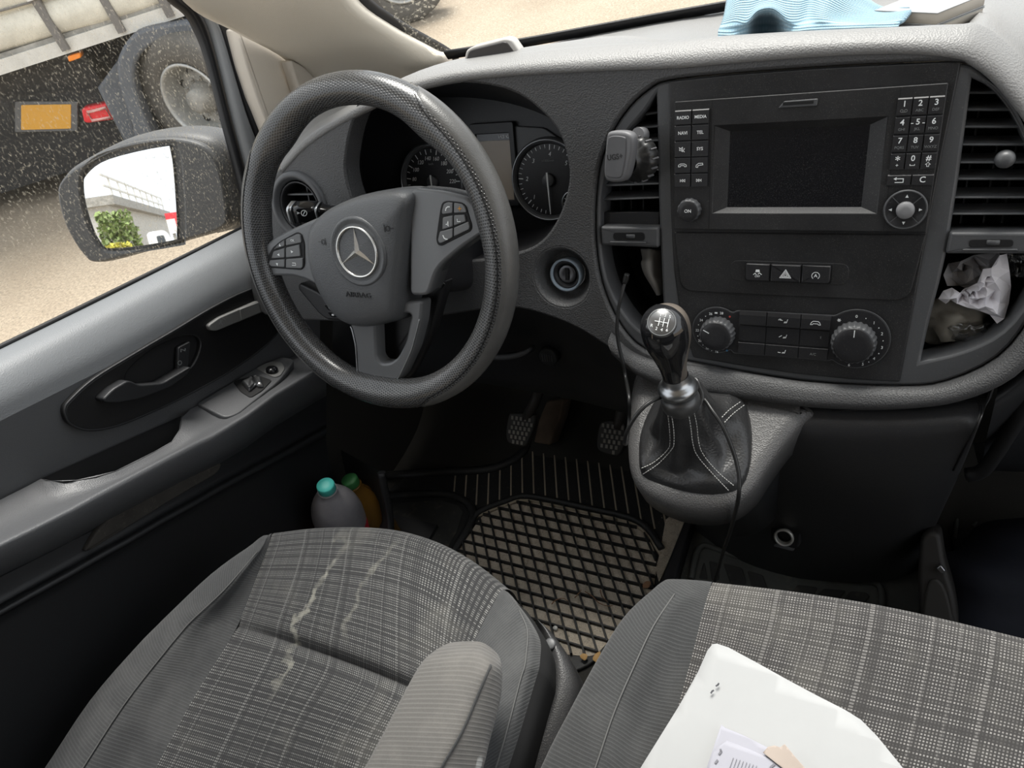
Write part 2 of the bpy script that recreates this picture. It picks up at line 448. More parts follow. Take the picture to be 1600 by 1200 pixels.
def ground_material():
    m, nt, b, out = nodes_of('yard_ground')
    tc = N(nt, 'TexCoord').outputs['Object']
    n1 = noise(nt, tc, 1.1, 5, .65); n2 = noise(nt, tc, 60, 3, .6)
    c = ramp(nt, n1, [(.3, (.27, .215, .155)), (.55, (.33, .27, .20)), (.8, (.38, .32, .25))])
    k = ramp(nt, n2, [(.35, (.72, .72, .72)), (.65, (1.12, 1.12, 1.12))])
    mx = N(nt, 'Mix'); mx.data_type = 'RGBA'; mx.blend_type = 'MULTIPLY'; mx.inputs[0].default_value = 1
    nt.links.new(c, mx.inputs[6]); nt.links.new(k, mx.inputs[7]); nt.links.new(mx.outputs[2], b.inputs['Base Color'])
    b.inputs['Roughness'].default_value = .95
ground_material()
def dusty_glass(name, amount, scale, col=(.62, .57, .46), lo=.56, hi=.66, streak=1.0):
    m, nt, b, out = nodes_of(name)
    nt.nodes.remove(b)
    tc = N(nt, 'TexCoord').outputs['Object']
    mp = N(nt, 'Mapping'); mp.inputs['Scale'].default_value = (1, 1, streak); nt.links.new(tc, mp.inputs['Vector'])
    d1 = noise(nt, mp.outputs[0], scale, 3, .65); d2 = noise(nt, tc, 5, 4, .6); d3 = noise(nt, mp.outputs[0], scale*.33, 2, .6)
    k = mathn(nt, 'MULTIPLY', ramp(nt, d1, [(lo, (0, 0, 0)), (hi, (1, 1, 1))]), ramp(nt, d3, [(.36, (.1, .1, .1)), (.60, (1, 1, 1))]))
    k = mathn(nt, 'MULTIPLY', k, ramp(nt, d2, [(.3, (.35, .35, .35)), (.7, (1, 1, 1))]))
    k = mathn(nt, 'ADD', mathn(nt, 'MULTIPLY', k, amount), .025)
    tr = N(nt, 'BsdfTransparent'); tr.inputs[0].default_value = (.96, .97, .965, 1)
    gl = N(nt, 'BsdfGlossy'); gl.inputs['Roughness'].default_value = .02
    fr = N(nt, 'Fresnel'); fr.inputs['IOR'].default_value = 1.25
    s1 = N(nt, 'MixShader'); nt.links.new(fr.outputs[0], s1.inputs[0]); nt.links.new(tr.outputs[0], s1.inputs[1]); nt.links.new(gl.outputs[0], s1.inputs[2])
    df = N(nt, 'BsdfDiffuse'); df.inputs[0].default_value = (*col, 1); tl = N(nt, 'BsdfTranslucent'); tl.inputs[0].default_value = (*col, 1)
    s0 = N(nt, 'MixShader'); s0.inputs[0].default_value = .5; nt.links.new(df.outputs[0], s0.inputs[1]); nt.links.new(tl.outputs[0], s0.inputs[2])
    s2 = N(nt, 'MixShader'); nt.links.new(k, s2.inputs[0]); nt.links.new(s1.outputs[0], s2.inputs[1]); nt.links.new(s0.outputs[0], s2.inputs[2])
    nt.links.new(s2.outputs[0], out.inputs[0])
dusty_glass('side_glass', .72, 350, lo=.53, hi=.63, streak=.6)
dusty_glass('windscreen_glass', .65, 210, lo=.53, hi=.64)

def struct(o, label=None): o['kind'] = 'structure'; return tag(o, label)

# ------------------------------------------------------------------ yard, cab shell
gv = [(-40, -40, 0), (40, -40, 0), (40, 60, 0), (-40, 60, 0)]
struct(obj('ground', gv, [(0, 1, 2, 3)], 'yard_ground', smooth=False), 'pale tan gravel yard outside the van')
WX = Frame((0, 0, 0), (1, 0, 0), (0, 0, 1))
def boxobj(name, lo, hi, m, parent=None):
    mb = MB(); mb.box(WX, lo[0], hi[0], lo[1], hi[1], lo[2], hi[2]); return mb.build(name, m, parent, False)
struct(boxobj('floor', (-.90, -1.0, .41), (.86, .80, .445), 'carpet_black'), 'black carpeted cab floor')
# toe board rising in front of the pedals
toe = loft('wall_front', [[(x, .72, .44) for x in (-.9, 0, .86)], [(x, .86, .47) for x in (-.9, 0, .86)], [(x, .98, .60) for x in (-.9, 0, .86)], [(x, 1.04, .80) for x in (-.9, 0, .86)], [(x, 1.06, 1.12) for x in (-.9, 0, .86)]], 'carpet_black', None, 2, 4)
struct(toe, 'black carpeted toe board behind the pedals')
struct(boxobj('ceiling', (-.80, -1.0, 1.86), (.80, .40, 1.90), 'headliner'))
struct(boxobj('wall_right', (.86, -1.0, .44), (.90, 1.0, .82), 'door_black'), 'black inner side of the passenger door')
struct(boxobj('wall_left', (-.89, .42, .44), (-.880, 1.06, .96), 'carpet_black'), 'black carpeted side of the footwell')
struct(boxobj('wall_back', (-.86, -1.04, .44), (.86, -1.0, 1.88), 'rear_wall'))

# ------------------------------------------------------------------ driver's door
door = thing('door_1', 'grey driver door with dark armrest and oval handle panel', None, (-.85, .35, .45), kind='structure')
def drow(pts): return [onx(x, y, X) for x, y, X in pts]
def dl(X, *pts): return [onx(x, y, X) for x, y in pts]
sill = [dl(-.930, (-420, 748), (-150, 616), (0, 545), (190, 452), (375, 358), (500, 294)),
        dl(-.918, (-420, 752), (-150, 620), (0, 549), (190, 456), (375, 362), (500, 298)),
        dl(-.890, (-420, 784), (-150, 648), (0, 575), (190, 482), (375, 388), (500, 322)),
        dl(-.872, (-420, 835), (-150, 696), (0, 620), (190, 528), (375, 430), (500, 364)),
        dl(-.868, (-420, 880), (-150, 736), (0, 658), (190, 562), (375, 463), (500, 398))]
loft('window_sill', sill, 'door_sill', door, 4, 4)
up = [dl(-.868, (-420, 880), (-150, 736), (0, 658), (190, 562), (375, 463), (500, 398)),
      dl(-.870, (-420, 925), (-150, 785), (0, 708), (190, 612), (375, 512), (500, 440)),
      dl(-.874, (-420, 990), (-150, 856), (0, 783), (180, 698), (345, 616), (500, 530)),
      dl(-.880, (-420, 1040), (-150, 906), (0, 833), (180, 748), (345, 666), (500, 580))]
loft('upper_panel', up, 'door_plastic', door, 4, 4)
inner = [(-420, 990), (-150, 855), (0, 781), (40, 761), (64, 748), (80, 751), (120, 750), (180, 736), (240, 706), (268, 690), (280, 672), (283, 652), (296, 640), (330, 624), (400, 588), (500, 534)]
outer = [(-420, 1074), (-150, 932), (0, 856), (50, 832), (90, 812), (110, 802), (150, 780), (200, 754), (257, 724), (290, 707), (310, 697), (330, 688), (352, 675), (385, 655), (430, 622), (510, 574)]
ar = [[onx(x, y, -.868) for x, y in inner]]
for i, p in enumerate(ar[0]):
    if 4 < i < 12: 
        x, y = inner[i]; k = (0, 0, 0, 0, 0, .02, .045, .05, .048, .042, .036, .02, 0)[i] if i < 13 else 0
        ar[0][i] = onx(x, y, -.868 + k)
ar += [[a.lerp(onx(x, y, -.797), .6) for a, (x, y) in zip(ar[0], outer)]]
ar += [[onx(x, y-10, -.792) for x, y in outer], [onx(x, y, -.786) for x, y in outer], [onx(x, y+16, -.789) for x, y in outer], [onx(x, y+34, -.805) for x, y in outer], [onx(x, y+44, -.842) for x, y in outer]]
loft('armrest', ar, 'door_plastic', door, 1, 3)
pk_in = inner[4:13]
tub = [[onx(64+(283-64)*i/8, 748+(650-748)*i/8, -.869) for i in range(9)],
       [onx(64+(283-64)*i/8, 748+(650-748)*i/8, -.869) - V3((0, 0, .06*math.sin(math.pi*min(1, max(0, i/8))) + .004)) for i in range(9)],
       [ar[0][4+i] - V3((0, 0, .055*math.sin(math.pi*i/8) + .004)) for i in range(9)], [ar[0][4+i] + V3((.001, 0, .0)) for i in range(9)]]
loft('armrest_pocket', tub, 'recess_black', door, 2, 1)
lowr = [[onx(x, y+44, -.842) for x, y in outer],
        dl(-.842, *[(x, y) for x, y in zip([p[0] for p in outer], [1120, 978, 903, 878, 858, 847, 828, 802, 773, 757, 746, 736, 724, 708, 684, 634])]),
        dl(-.838, *[(x, y) for x, y in zip([p[0] for p in outer], [1160, 1018, 943, 915, 893, 882, 860, 833, 800, 782, 771, 760, 748, 730, 706, 660])]),
        dl(-.822, *[(x, y) for x, y in zip([p[0] for p in outer], [1172, 1028, 952, 924, 902, 891, 868, 841, 808, 790, 779, 767, 755, 737, 713, 668])]),
        dl(-.820, *[(x, y) for x, y in zip([p[0] for p in outer], [1188, 1042, 964, 936, 914, 903, 880, 852, 818, 800, 789, 777, 765, 747, 723, 680])]),
        dl(-.836, *[(x, y) for x, y in zip([p[0] for p in outer], [1204, 1058, 980, 950, 928, 916, 893, 864, 830, 812, 800, 788, 776, 757, 734, 694])])]
low_last = lowr[-1]
lowr.append([V3((-.836, p.y-.03, .60)) for p in low_last]); lowr.append([V3((-.83, p.y-.05, .44)) for p in low_last])
loft('lower_panel', lowr, 'door_black', door, 1, 3)
DX = Frame((-.868, .4, 1.0), (0, 1, 0), (1, 0, 0))
slab('trim_inset', DX, rounded(P2(DX, [(128, 862), (150, 826), (178, 800), (240, 768), (345, 722), (338, 738), (250, 790), (140, 858)], .030), .012), .034, .016, 'inset_dusty', door, .002)
oval = cr([(101, 640), (110, 662), (139, 672), (183, 665), (238, 643), (293, 617), (367, 575), (430, 525), (455, 470), (440, 440), (385, 455), (330, 482), (275, 515), (205, 556), (147, 592), (112, 623)], 4, True)
scoop = cr([(196, 592), (206, 572), (235, 548), (270, 530), (300, 524), (312, 535), (306, 560), (292, 578), (258, 597), (222, 601)], 4, True)
ov2, sc2 = P2(DX, oval, .008), P2(DX, scoop, .008)
ins = plate('handle_panel', DX, ov2, [sc2], .009, -.004, 'insert_black', door, .002)
tube('panel_rim', [DX.to3(u, v, .008) for u, v in ov2], .0016, 'door_black', door, 6, 1, closed=True)
hb = rounded(P2(DX, [(157, 622), (172, 607), (196, 593), (214, 601), (249, 598), (295, 571), (290, 584), (262, 604), (215, 622), (180, 629), (160, 628)], .02), .006)
h = slab('door_handle', DX, hb, .026, .006, 'door_black', door, .0022, seg=3)
slab('handle_recess', DX, [(a, b) for a, b in inset2(sc2 if area2(sc2) > 0 else sc2[::-1], -.002)], .0020, -.002, 'recess_black', door, .0002)
lk = slab('lock_button', DX, rounded(P2(DX, [(277, 543), (296, 533), (292, 574), (276, 580)], .010), .003), .0125, .004, 'door_black', door, .001)
c = DX.to2(286, 547, .013); stroke('legend', DX, [[(c[0]-.004+.008*t, c[1]+.003*math.sin(t*6)) for t in (0, .25, .5, .75, 1)]], .0012, 'legend_dim', lk, .013)
c = DX.to2(281, 567, .013); stroke('legend', DX, [circ(.003, 8, c)+[circ(.003, 8, c)[0]]], .001, 'legend_dim', lk, .013)
# grey seat-adjuster style button strip and the switch panel on the armrest
gs = slab('memory_button', DX, rounded(P2(DX, [(323, 508), (340, 496), (400, 470), (412, 470), (412, 486), (335, 517), (326, 516)], .012), .005), .016, .006, 'grey_button', door, .0015)
c = DX.to2(345, 504, .016); stroke('legend', DX, [[(c[0]-.004, c[1]), (c[0]+.004, c[1]+.001)], [(c[0], c[1]-.005), (c[0]+.001, c[1]+.004)], [(c[0]+.006, c[1]+.004), (c[0]+.009, c[1]-.002)]], .001, 'legend_dim', gs, .0164)
slab('memory_button', DX, rounded(P2(DX, [(372, 483), (414, 467), (414, 484), (374, 500)], .013), .001), .0172, .012, 'grey_button', door, .0008)
# switch panel lies on the armrest top: a plane through three armrest points
a, b, c = onx(312, 634, -.868), onx(352, 672, -.797), onx(440, 560, -.868)
sn = (b-a).cross(c-a).normalized(); sn = sn if sn.z > 0 else -sn
SWF = Frame((a+b+c)/3 + sn*.002, (c-a).normalized(), sn)
slab('switch_panel', SWF, rounded(P2(SWF, [(308, 634), (352, 656), (372, 650), (437, 598), (462, 565), (440, 560), (400, 578)]), [.004, .012, .012, .02, .02, .01, .01]), .004, -.02, 'door_plastic', door, .002)
sw = slab('window_switch', SWF, rounded(P2(SWF, [(364, 600), (400, 590), (426, 598), (410, 615), (392, 626), (376, 616)]), .006), .0055, .002, 'recess_black', door, .001)
mb = MB(); slab('k', SWF, rounded(P2(SWF, [(378, 605), (395, 597), (401, 609), (390, 618)]), .003), .013, .004, None, None, .004, mb=mb)
slab('k', SWF, rounded(P2(SWF, [(396, 596), (409, 598), (412, 611), (402, 611)]), .003), .013, .004, None, None, .004, mb=mb); mb.build('rocker', 'satin_metal', sw)
mj = slab('mirror_switch', SWF, rounded(P2(SWF, [(400, 580), (420, 570), (440, 570), (446, 580), (438, 592), (428, 594)]), .007), .006, .002, 'grey_button', door, .001)
fj = SWF.at(425, 580, .006); lathe('joystick', fj, [(.0095, 0), (.0095, .004), (.008, .006), (.004, .0075), (0, .0078)], 'gloss_black', mj, 20)

# window frame, seals, glass
GL = [onx(x, y, -.935) for x, y in [(-420, 748), (0, 545), (190, 452), (384, 354), (372, 300), (345, 200), (318, 95), (300, 45), (285, 24), (262, 8)]]
def lerp_rows(A, B, n): return [[a.lerp(b, k/(n-1)) for a, b in zip(A, B)] for k in range(n)]
# front part of the door's window frame, four bands from the glass to the pillar
bands = [[(230, -40), (262, 2), (286, 22), (302, 48), (320, 96), (347, 200), (374, 300), (388, 352)],
         [(252, -60), (283, -8), (305, 12), (322, 38), (338, 90), (363, 190), (392, 296), (404, 342)],
         [(262, -70), (296, -14), (318, 6), (336, 34), (352, 84), (378, 184), (404, 290), (416, 336)],
         [(286, -80), (314, -14), (330, 18), (343, 48), (353, 76), (383, 174), (410, 246), (428, 320)],
         [(300, -84), (330, -24), (350, 8), (364, 42), (374, 76), (406, 164), (428, 226), (450, 312)]]
def band(name, A, B, xa, xb, m, bulge=0):
    mids = [[onx((p[0]+q[0])/2, (p[1]+q[1])/2, (xa+xb)/2 + bulge) for p, q in zip(A, B)]]
    o = loft(name, [[onx(*p, xa) for p in A]] + mids + [[onx(*p, xb) for p in B]], m, door, 3, 3); return solidify(o, .004)
band('window_seal', bands[0], bands[1], -.930, -.915, 'seal_rubber', .006)
band('window_frame', bands[1], bands[3], -.913, -.885, 'frame_grey', .004)
band('door_seal', bands[3], [(p[0]+8, p[1]+3) for p in bands[4]], -.887, -.880, 'seal_rubber', .004)
tube('sill_seal', [onx(x, y, -.928) for x, y in [(-420, 746), (-150, 614), (0, 543), (190, 450), (388, 352)]], .004, 'seal_rubber', door, 6, 3)
wg = obj('window_2', GL + [onx(150, -150, -.935), onx(-600, -150, -.935), onx(-600, 748, -.935)], [tuple(range(13))], 'side_glass', None, False)
struct(wg, 'dusty side window of the driver door')

# sail panel and A-pillar trim
SF = Frame((-.875, .7, 1.2), (0, 1, 0), (1, 0, 0))
sp = [(366, 42), (404, 62), (440, 84), (449, 96), (458, 125), (466, 155), (474, 210), (478, 270), (455, 300), (440, 262), (421, 210), (398, 150), (383, 103)]
s = slab('trim_1', SF, rounded(P2(SF, sp, .012), .006, 3), .016, -.02, 'beige_sail', None, .0035, seg=3); struct(s, 'beige triangular sail panel behind the mirror')
pa = [[(200, -120, -.82), (285, -3, -.83), (366, 42, -.845), (450, 90, -.855), (490, 150, -.86), (520, 215, -.86)],
      [(290, -130, -.77), (370, -6, -.785), (440, 62, -.80), (500, 105, -.815), (530, 155, -.825), (545, 215, -.84)],
      [(390, -130, -.70), (450, -8, -.715), (520, 50, -.73), (580, 92, -.745), (600, 140, -.77), (600, 205, -.81)],
      [(470, -130, -.645), (520, -6, -.662), (586, 48, -.672), (640, 86, -.675), (660, 115, -.69), (640, 190, -.76)],
      [(478, -132, -.640), (538, -5, -.655), (604, 47, -.662), (672, 84, -.662), (690, 100, -.662), (690, 170, -.74)],
      [(488, -134, -.655), (548, -7, -.67), (612, 44, -.677), (682, 82, -.677), (705, 98, -.677), (712, 160, -.75)]]
ptop = [(-.77, .30, 1.82), (-.735, .33, 1.85), (-.69, .36, 1.86), (-.65, .38, 1.87), (-.645, .39, 1.87), (-.655, .39, 1.87)]
o = loft('trim_2', [[V3(t), V3(t).lerp(onx(*r[0]), .55)] + [onx(*p) for p in r] for t, r in zip(ptop, pa)], 'beige_trim', None, 5, 4); solidify(o, .006, 1); struct(o, 'beige grained windscreen pillar cover')
# a small recess cover at the pillar's foot
SF2 = Frame((-.84, .8, 1.2), (0, 1, 0), (1, 0, -.1))
s = slab('trim_3', SF2, rounded(P2(SF2, [(450, 92), (500, 118), (512, 150), (506, 200), (470, 215), (468, 150)]), .01), .004, -.015, 'beige_sail', None, .003); struct(s, 'small beige cover at the foot of the pillar')

# windscreen: from the cowl up to the roof's front edge
cow = [(-.668, .978, 1.182), (-.655, .992, 1.181), (-.64, 1.005, 1.18), (-.50, 1.04, 1.175), (-.23, 1.09, 1.175), (.05, 1.11, 1.175), (.4, 1.08, 1.175), (.8, .92, 1.18)]
top = [(-.645, .39, 1.87), (-.61, .40, 1.875), (-.55, .41, 1.88), (-.40, .43, 1.88), (-.20, .44, 1.88), (.05, .44, 1.88), (.4, .43, 1.88), (.74, .36, 1.86)]
mid = [tuple((a+b)/2 + d for a, b, d in zip(p, q, (0, .03, .04))) for p, q in zip(cow, top)]
ws = loft('window_1', [cow, mid, top], 'windscreen_glass', None, 3, 5); struct(ws, 'dusty windscreen above the dashboard')
frit = loft('trim_4', [cow[2:], [tuple(V3(p).lerp(V3(q), .035)) for p, q in zip(cow, mid)][2:]], 'seal_rubber', None, 3, 2)
frit.location += V3((0, -.008, -.002)); solidify(frit, .004); struct(frit, 'black lower edge band of the windscreen')
e1 = [V3(p) for p in cow[:3]]
pf = [onx(*p) for p in pa[5]]
tube('trim_5', [p + V3((.006, .004, .004)) for p in pf[:5]] , .009, 'seal_rubber', None, 8, 4)['kind'] = 'structure'

# ------------------------------------------------------------------ exterior mirror
mn = V3((.46, -1.44, .36)).normalized()
MF = Frame(V3((-1.12, .70, 1.115)), mn.cross(V3((0, 0, 1))) * -1, mn)
mir = thing('wing_mirror', 'dusty dark grey wing mirror outside the driver window', 'mirror', (-1.10, .72, 1.0))
hp = cr([(97, 300), (103, 275), (130, 252), (200, 218), (270, 207), (318, 212), (345, 228), (362, 262), (372, 320), (366, 352), (300, 374), (230, 393), (163, 409), (138, 396), (110, 350)], 4, True)
h2 = P2(MF, hp)
rows = []
for sc, w in ((.93, .012), (1.0, 0), (1.02, -.03), (.98, -.07), (.80, -.10), (.45, -.118), (.1, -.122)):
    cx = sum(p[0] for p in h2)/len(h2); cy = sum(p[1] for p in h2)/len(h2)
    rows.append([MF.to3(cx+(p[0]-cx)*sc, cy+(p[1]-cy)*sc, w) for p in h2])
gp = cr([(139, 290), (146, 268), (180, 245), (262, 226), (276, 234), (283, 300), (285, 362), (276, 372), (186, 384), (164, 372), (146, 330)], 4, True)
op = cr([(133, 290), (140, 262), (176, 238), (264, 221), (284, 230), (292, 300), (293, 366), (280, 378), (184, 390), (158, 376), (140, 332)], 4, True)
o2, g2 = P2(MF, op, .010), P2(MF, gp, 0)
back = loft('housing', rows, 'mirror_housing', mir, 1, 3, cu=True, cap=True)
plate('front_rim', MF, [(cx+(p[0]-cx)*.945, cy+(p[1]-cy)*.945) for p in h2], [o2], .022, -.004, 'mirror_housing', mir, .004)
slab('glass', MF, g2, .016, .0125, 'mirror_silver', mir, .0008)
arm = [[onx(x, y, X) for x, y, X in [(362, 250, -.955), (384, 320, -.95), (388, 352, -.95), (372, 352, -1.0), (355, 330, -1.03)]],
       [onx(x, y, X) for x, y, X in [(330, 240, -1.02), (345, 300, -1.0), (350, 352, -1.0), (335, 362, -1.05), (322, 320, -1.07)]]]
loft('mounting_arm', arm, 'mirror_housing', mir, 3, 2, cu=True, cap=True)
# ------------------------------------------------------------------ dashboard body
dash = thing('dashboard', 'grained black dashboard spanning the cab under the windscreen', 'dashboard', (-.1, .75, .9))
Rw = lambda pts, w=0: [RF.px(x, y, w) for x, y in pts]
crest = [(440, 250), (480, 205), (540, 168), (620, 128), (690, 105), (760, 93), (840, 82), (960, 72), (1060, 63), (1130, 56), (1260, 48), (1400, 42), (1490, 38), (1530, 40), (1580, 75), (1640, 150), (1740, 310)]
E1 = [(438, 262), (476, 220), (536, 182), (618, 142), (690, 122), (760, 113), (840, 107), (960, 101), (1060, 96), (1130, 90), (1260, 78), (1400, 72), (1490, 80), (1525, 92), (1568, 125), (1625, 200), (1712, 345)]
E2 = [(442, 272), (480, 232), (540, 193), (622, 153), (692, 133), (762, 124), (842, 118), (962, 112), (1062, 108), (1130, 102), (1260, 92), (1400, 86), (1488, 92), (1518, 103), (1558, 136), (1612, 208), (1694, 350)]
C = Rw(crest, -.012)
CW = []
for c in C:
    X = c.x + (c.x+.1)*.10
    Y = 1.09 - .42*max(0, -.25-X)**1.5*1.15 - .25*max(0, X-.1)**1.5
    CW.append(V3((X, Y, 1.172)))
CW[0].x = -.87; CW[0].y = .85; CW[1].y = min(CW[1].y, .93)
depth_ = [0, 0, 0, 0, 0, 0, 0, 0, .022, .030, .032, .032, .030, 0, 0, 0, 0]
r0 = CW
r1 = [V3((a.x*.6+b.x*.4, a.y*.6+b.y*.4, 1.192 - d*.6)) for a, b, d in zip(CW, C, depth_)]
r2 = [V3((a.x*.15+b.x*.85, a.y*.15+b.y*.85, b.z - .008 - d)) for a, b, d in zip(CW, C, depth_)]
r3 = [c + V3((0, .010, -.001 - d*.3)) for c, d in zip(C, depth_)]
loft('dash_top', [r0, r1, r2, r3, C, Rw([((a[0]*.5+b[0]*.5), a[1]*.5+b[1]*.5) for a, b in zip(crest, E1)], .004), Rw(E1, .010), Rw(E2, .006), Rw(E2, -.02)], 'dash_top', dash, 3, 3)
face_out = [(442, 262), (480, 224), (540, 186), (622, 147), (692, 128), (762, 119), (842, 112), (962, 106), (1062, 102), (1130, 96), (1260, 84), (1400, 76), (1492, 78), (1528, 95), (1573, 129), (1627, 203), (1668, 296), (1704, 400), (1684, 490), (1634, 546), (1560, 592), (1500, 618), (1420, 630), (1320, 632), (1250, 628), (1130, 608), (1028, 580), (963, 545), (915, 515), (882, 499), (830, 482), (780, 478), (700, 490), (600, 500), (420, 490), (395, 430), (408, 330)]
stack_hole = [(1046, 124), (1015, 138), (985, 165), (958, 205), (938, 260), (931, 330), (934, 400), (946, 455), (972, 508), (1010, 545), (1085, 565), (1250, 594), (1405, 602), (1480, 594), (1560, 556), (1612, 490), (1637, 400), (1633, 300), (1609, 213), (1579, 158), (1540, 116), (1500, 96), (1380, 98), (1270, 104), (1150, 113)]
pod = [(576, 152), (610, 140), (660, 131), (715, 128), (770, 133), (815, 147), (853, 176), (880, 212), (893, 265), (888, 305), (874, 342), (850, 374), (812, 392), (740, 404), (660, 402), (590, 370), (558, 312), (546, 270), (547, 238), (556, 195)]
VF = Frame(RF.px(475, 322), RF.ex, RF.n)
vc = RF.to2(475, 322); igc = RF.to2(882, 431)
stack2, pod2 = cr(P2(RF, stack_hole), 3, True), cr(P2(RF, pod), 4, True)
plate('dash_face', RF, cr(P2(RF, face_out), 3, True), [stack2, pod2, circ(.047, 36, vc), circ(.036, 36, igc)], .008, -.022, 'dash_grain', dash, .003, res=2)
# the rolled lip below the centre stack
lipA = [(955, 520), (985, 548), (1030, 566), (1085, 572), (1170, 585), (1250, 597), (1330, 603), (1405, 606), (1480, 599), (1560, 562), (1622, 490)]
lipM = [(950, 535), (985, 566), (1030, 584), (1085, 594), (1170, 607), (1250, 617), (1330, 622), (1410, 622), (1490, 612), (1575, 574), (1640, 500)]
lipB = [(955, 552), (990, 582), (1030, 600), (1085, 612), (1170, 624), (1250, 634), (1330, 639), (1415, 638), (1500, 626), (1585, 588), (1655, 512)]
loft('lower_lip', [Rw(lipA, .002), Rw(lipA, .014), Rw(lipM, .024), Rw(lipB, .020), Rw(lipB, -.03)], 'dash_grain', dash, 4, 4)
# bezel around both vents and pockets
dl_open = [(1027, 146), (1010, 172), (988, 198), (965, 232), (946, 274), (940, 330), (943, 400), (955, 448), (978, 490), (1004, 517), (1040, 534), (1036, 440), (1031, 330), (1029, 230)]
dr_open = [(1518, 122), (1548, 138), (1580, 175), (1604, 230), (1620, 300), (1624, 390), (1606, 462), (1566, 515), (1510, 545), (1438, 564), (1452, 500), (1477, 400), (1497, 280)]
def part_cr(pts, corners, n=3):
    """smooth outline with the corners in `corners` kept sharp"""
    out = []; L = len(pts); cs = sorted(corners)
    for a, b in zip(cs, cs[1:]+[cs[0]+L]):
        seg = [pts[i % L] for i in range(a, b+1)]; out += cr(seg, n)[:-1] if len(seg) > 2 else [seg[0]]
    return out
dlo = P2(RF, part_cr(dl_open, [0, 10, 13])); dro = P2(RF, part_cr(dr_open, [0, 9, 12]))
plate('vent_bezel', RF, inset2(stack2 if area2(stack2) > 0 else stack2[::-1], .0012), [dlo, dro], .004, -.030, 'bezel_grey', dash, .003)
for P in (dl_open, dr_open):
    q = [RF.to2(x, y) for x, y in P]; cx = sum(a for a, b in q)/len(q); cy = sum(b for a, b in q)/len(q)
    q = [(cx+(a-cx)*1.04, cy+(b-cy)*1.03) for a, b in q]; q = q if area2(q) > 0 else q[::-1]
    L = len(q); V = [RF.to3(a, b, w) for w in (-.028, -.085) for a, b in q]
    obj('pocket_liner', V, [(i, (i+1) % L, (i+1) % L+L, i+L) for i in range(L)] + [tuple(range(L, 2*L))], 'recess_black', dash, False)
# centre stack plate
stk = [(1047, 127), (1150, 116), (1270, 107), (1400, 100), (1502, 95), (1470, 250), (1436, 430), (1406, 594), (1330, 590), (1250, 582), (1160, 569), (1085, 556), (1066, 500), (1055, 420), (1050, 330), (1048, 230)]
slab('centre_stack', RF, rounded(P2(RF, stk), .002, 2), .0055, -.05, 'panel_black', dash, .0015)
lp = rounded(P2(RF, [(1053, 363), (1447, 367), (1420, 471), (1240, 464), (1064, 455)], .008), [.001, .001, .014, .001, .014])
slab('blank_panel', RF, lp, .0075, .0, 'panel_black', dash, .0012)
# knee panel under the column
kt = [(520, 455), (600, 466), (700, 474), (780, 470), (835, 478), (885, 497), (920, 515), (963, 545), (1000, 572), (1030, 590)]
km = [(520, 520), (600, 530), (700, 538), (780, 535), (840, 538), (890, 550), (930, 566), (968, 592), (990, 606), (1030, 620)]
kb = [(520, 578), (600, 585), (700, 592), (770, 601), (830, 611), (890, 623), (930, 633), (968, 643), (1000, 652), (1040, 662)]
loft('knee_panel', [Rw(kt, -.015), [ony(x, y, .665) for x, y in km], [ony(x, y, .685) for x, y in kb], [ony(x, y, .685) + V3((0, .05, .004)) for x, y in kb], [ony(x, y, .685) + V3((0, .30, .03)) for x, y in kb]], 'door_black', dash, 3, 3)
KF = Frame(ony(858, 556, .660), (1, 0, 0), (0, -.94, .2))
sg = slab('sensor_grille', KF, circ(.0145, 24), .006, -.01, 'door_black', dash, .002)
for i in range(5): mb = MB(); mb.box(KF, -.008+.0036*i, -.0066+.0036*i, -.006, .006, .006, .0068); mb.build('grille_bar', 'bezel_grey', sg, False)
rh = [(752, 548), (775, 553), (800, 552), (822, 546), (829, 541), (829, 549), (815, 557), (790, 562), (765, 561), (752, 557)]
RHF = Frame(ony(790, 553, .64), (1, 0, 0), (0, -.85, .5)); slab('release_handle', RHF, cr(P2(RHF, rh), 3, True), .006, -.012, 'bezel_grey', dash, .003)
# lower console below the stack
cp = [[RF.px(x, y, -.006) for x, y in [(1120, 608), (1200, 622), (1290, 632), (1420, 634), (1530, 620), (1552, 612)]],
      [RF.px(x, y, .010) for x, y in [(1120, 625), (1200, 640), (1290, 648), (1420, 648), (1520, 638), (1543, 628)]],
      [RF.px(x, y, .018) for x, y in [(1125, 660), (1200, 676), (1290, 684), (1415, 684), (1505, 676), (1530, 664)]],
      [ony(x, y, Y) for x, y, Y in [(1118, 745, .595), (1190, 752, .58), (1280, 758, .575), (1400, 756, .58), (1478, 748, .60), (1500, 738, .63)]],
      [ony(x, y, Y) for x, y, Y in [(1090, 800, .665), (1170, 828, .63), (1270, 838, .615), (1390, 834, .62), (1452, 818, .645), (1468, 806, .68)]],
      [ony(x, y, Y) for x, y, Y in [(1086, 822, .70), (1160, 872, .665), (1260, 893, .65), (1375, 897, .655), (1425, 884, .68), (1440, 872, .73)]],
      [ony(x, y, Y) for x, y, Y in [(1086, 832, .72), (1160, 884, .675), (1260, 905, .66), (1375, 909, .665), (1428, 894, .69), (1444, 880, .74)]]]
for r in cp: r.append(r[-1] + V3((.012, .10, 0)))
plain('console_black', (.027, .027, .028), .42, grain=.2, gscale=900, dust=.12)
loft('console_panel', cp, 'console_black', dash, 4, 4)
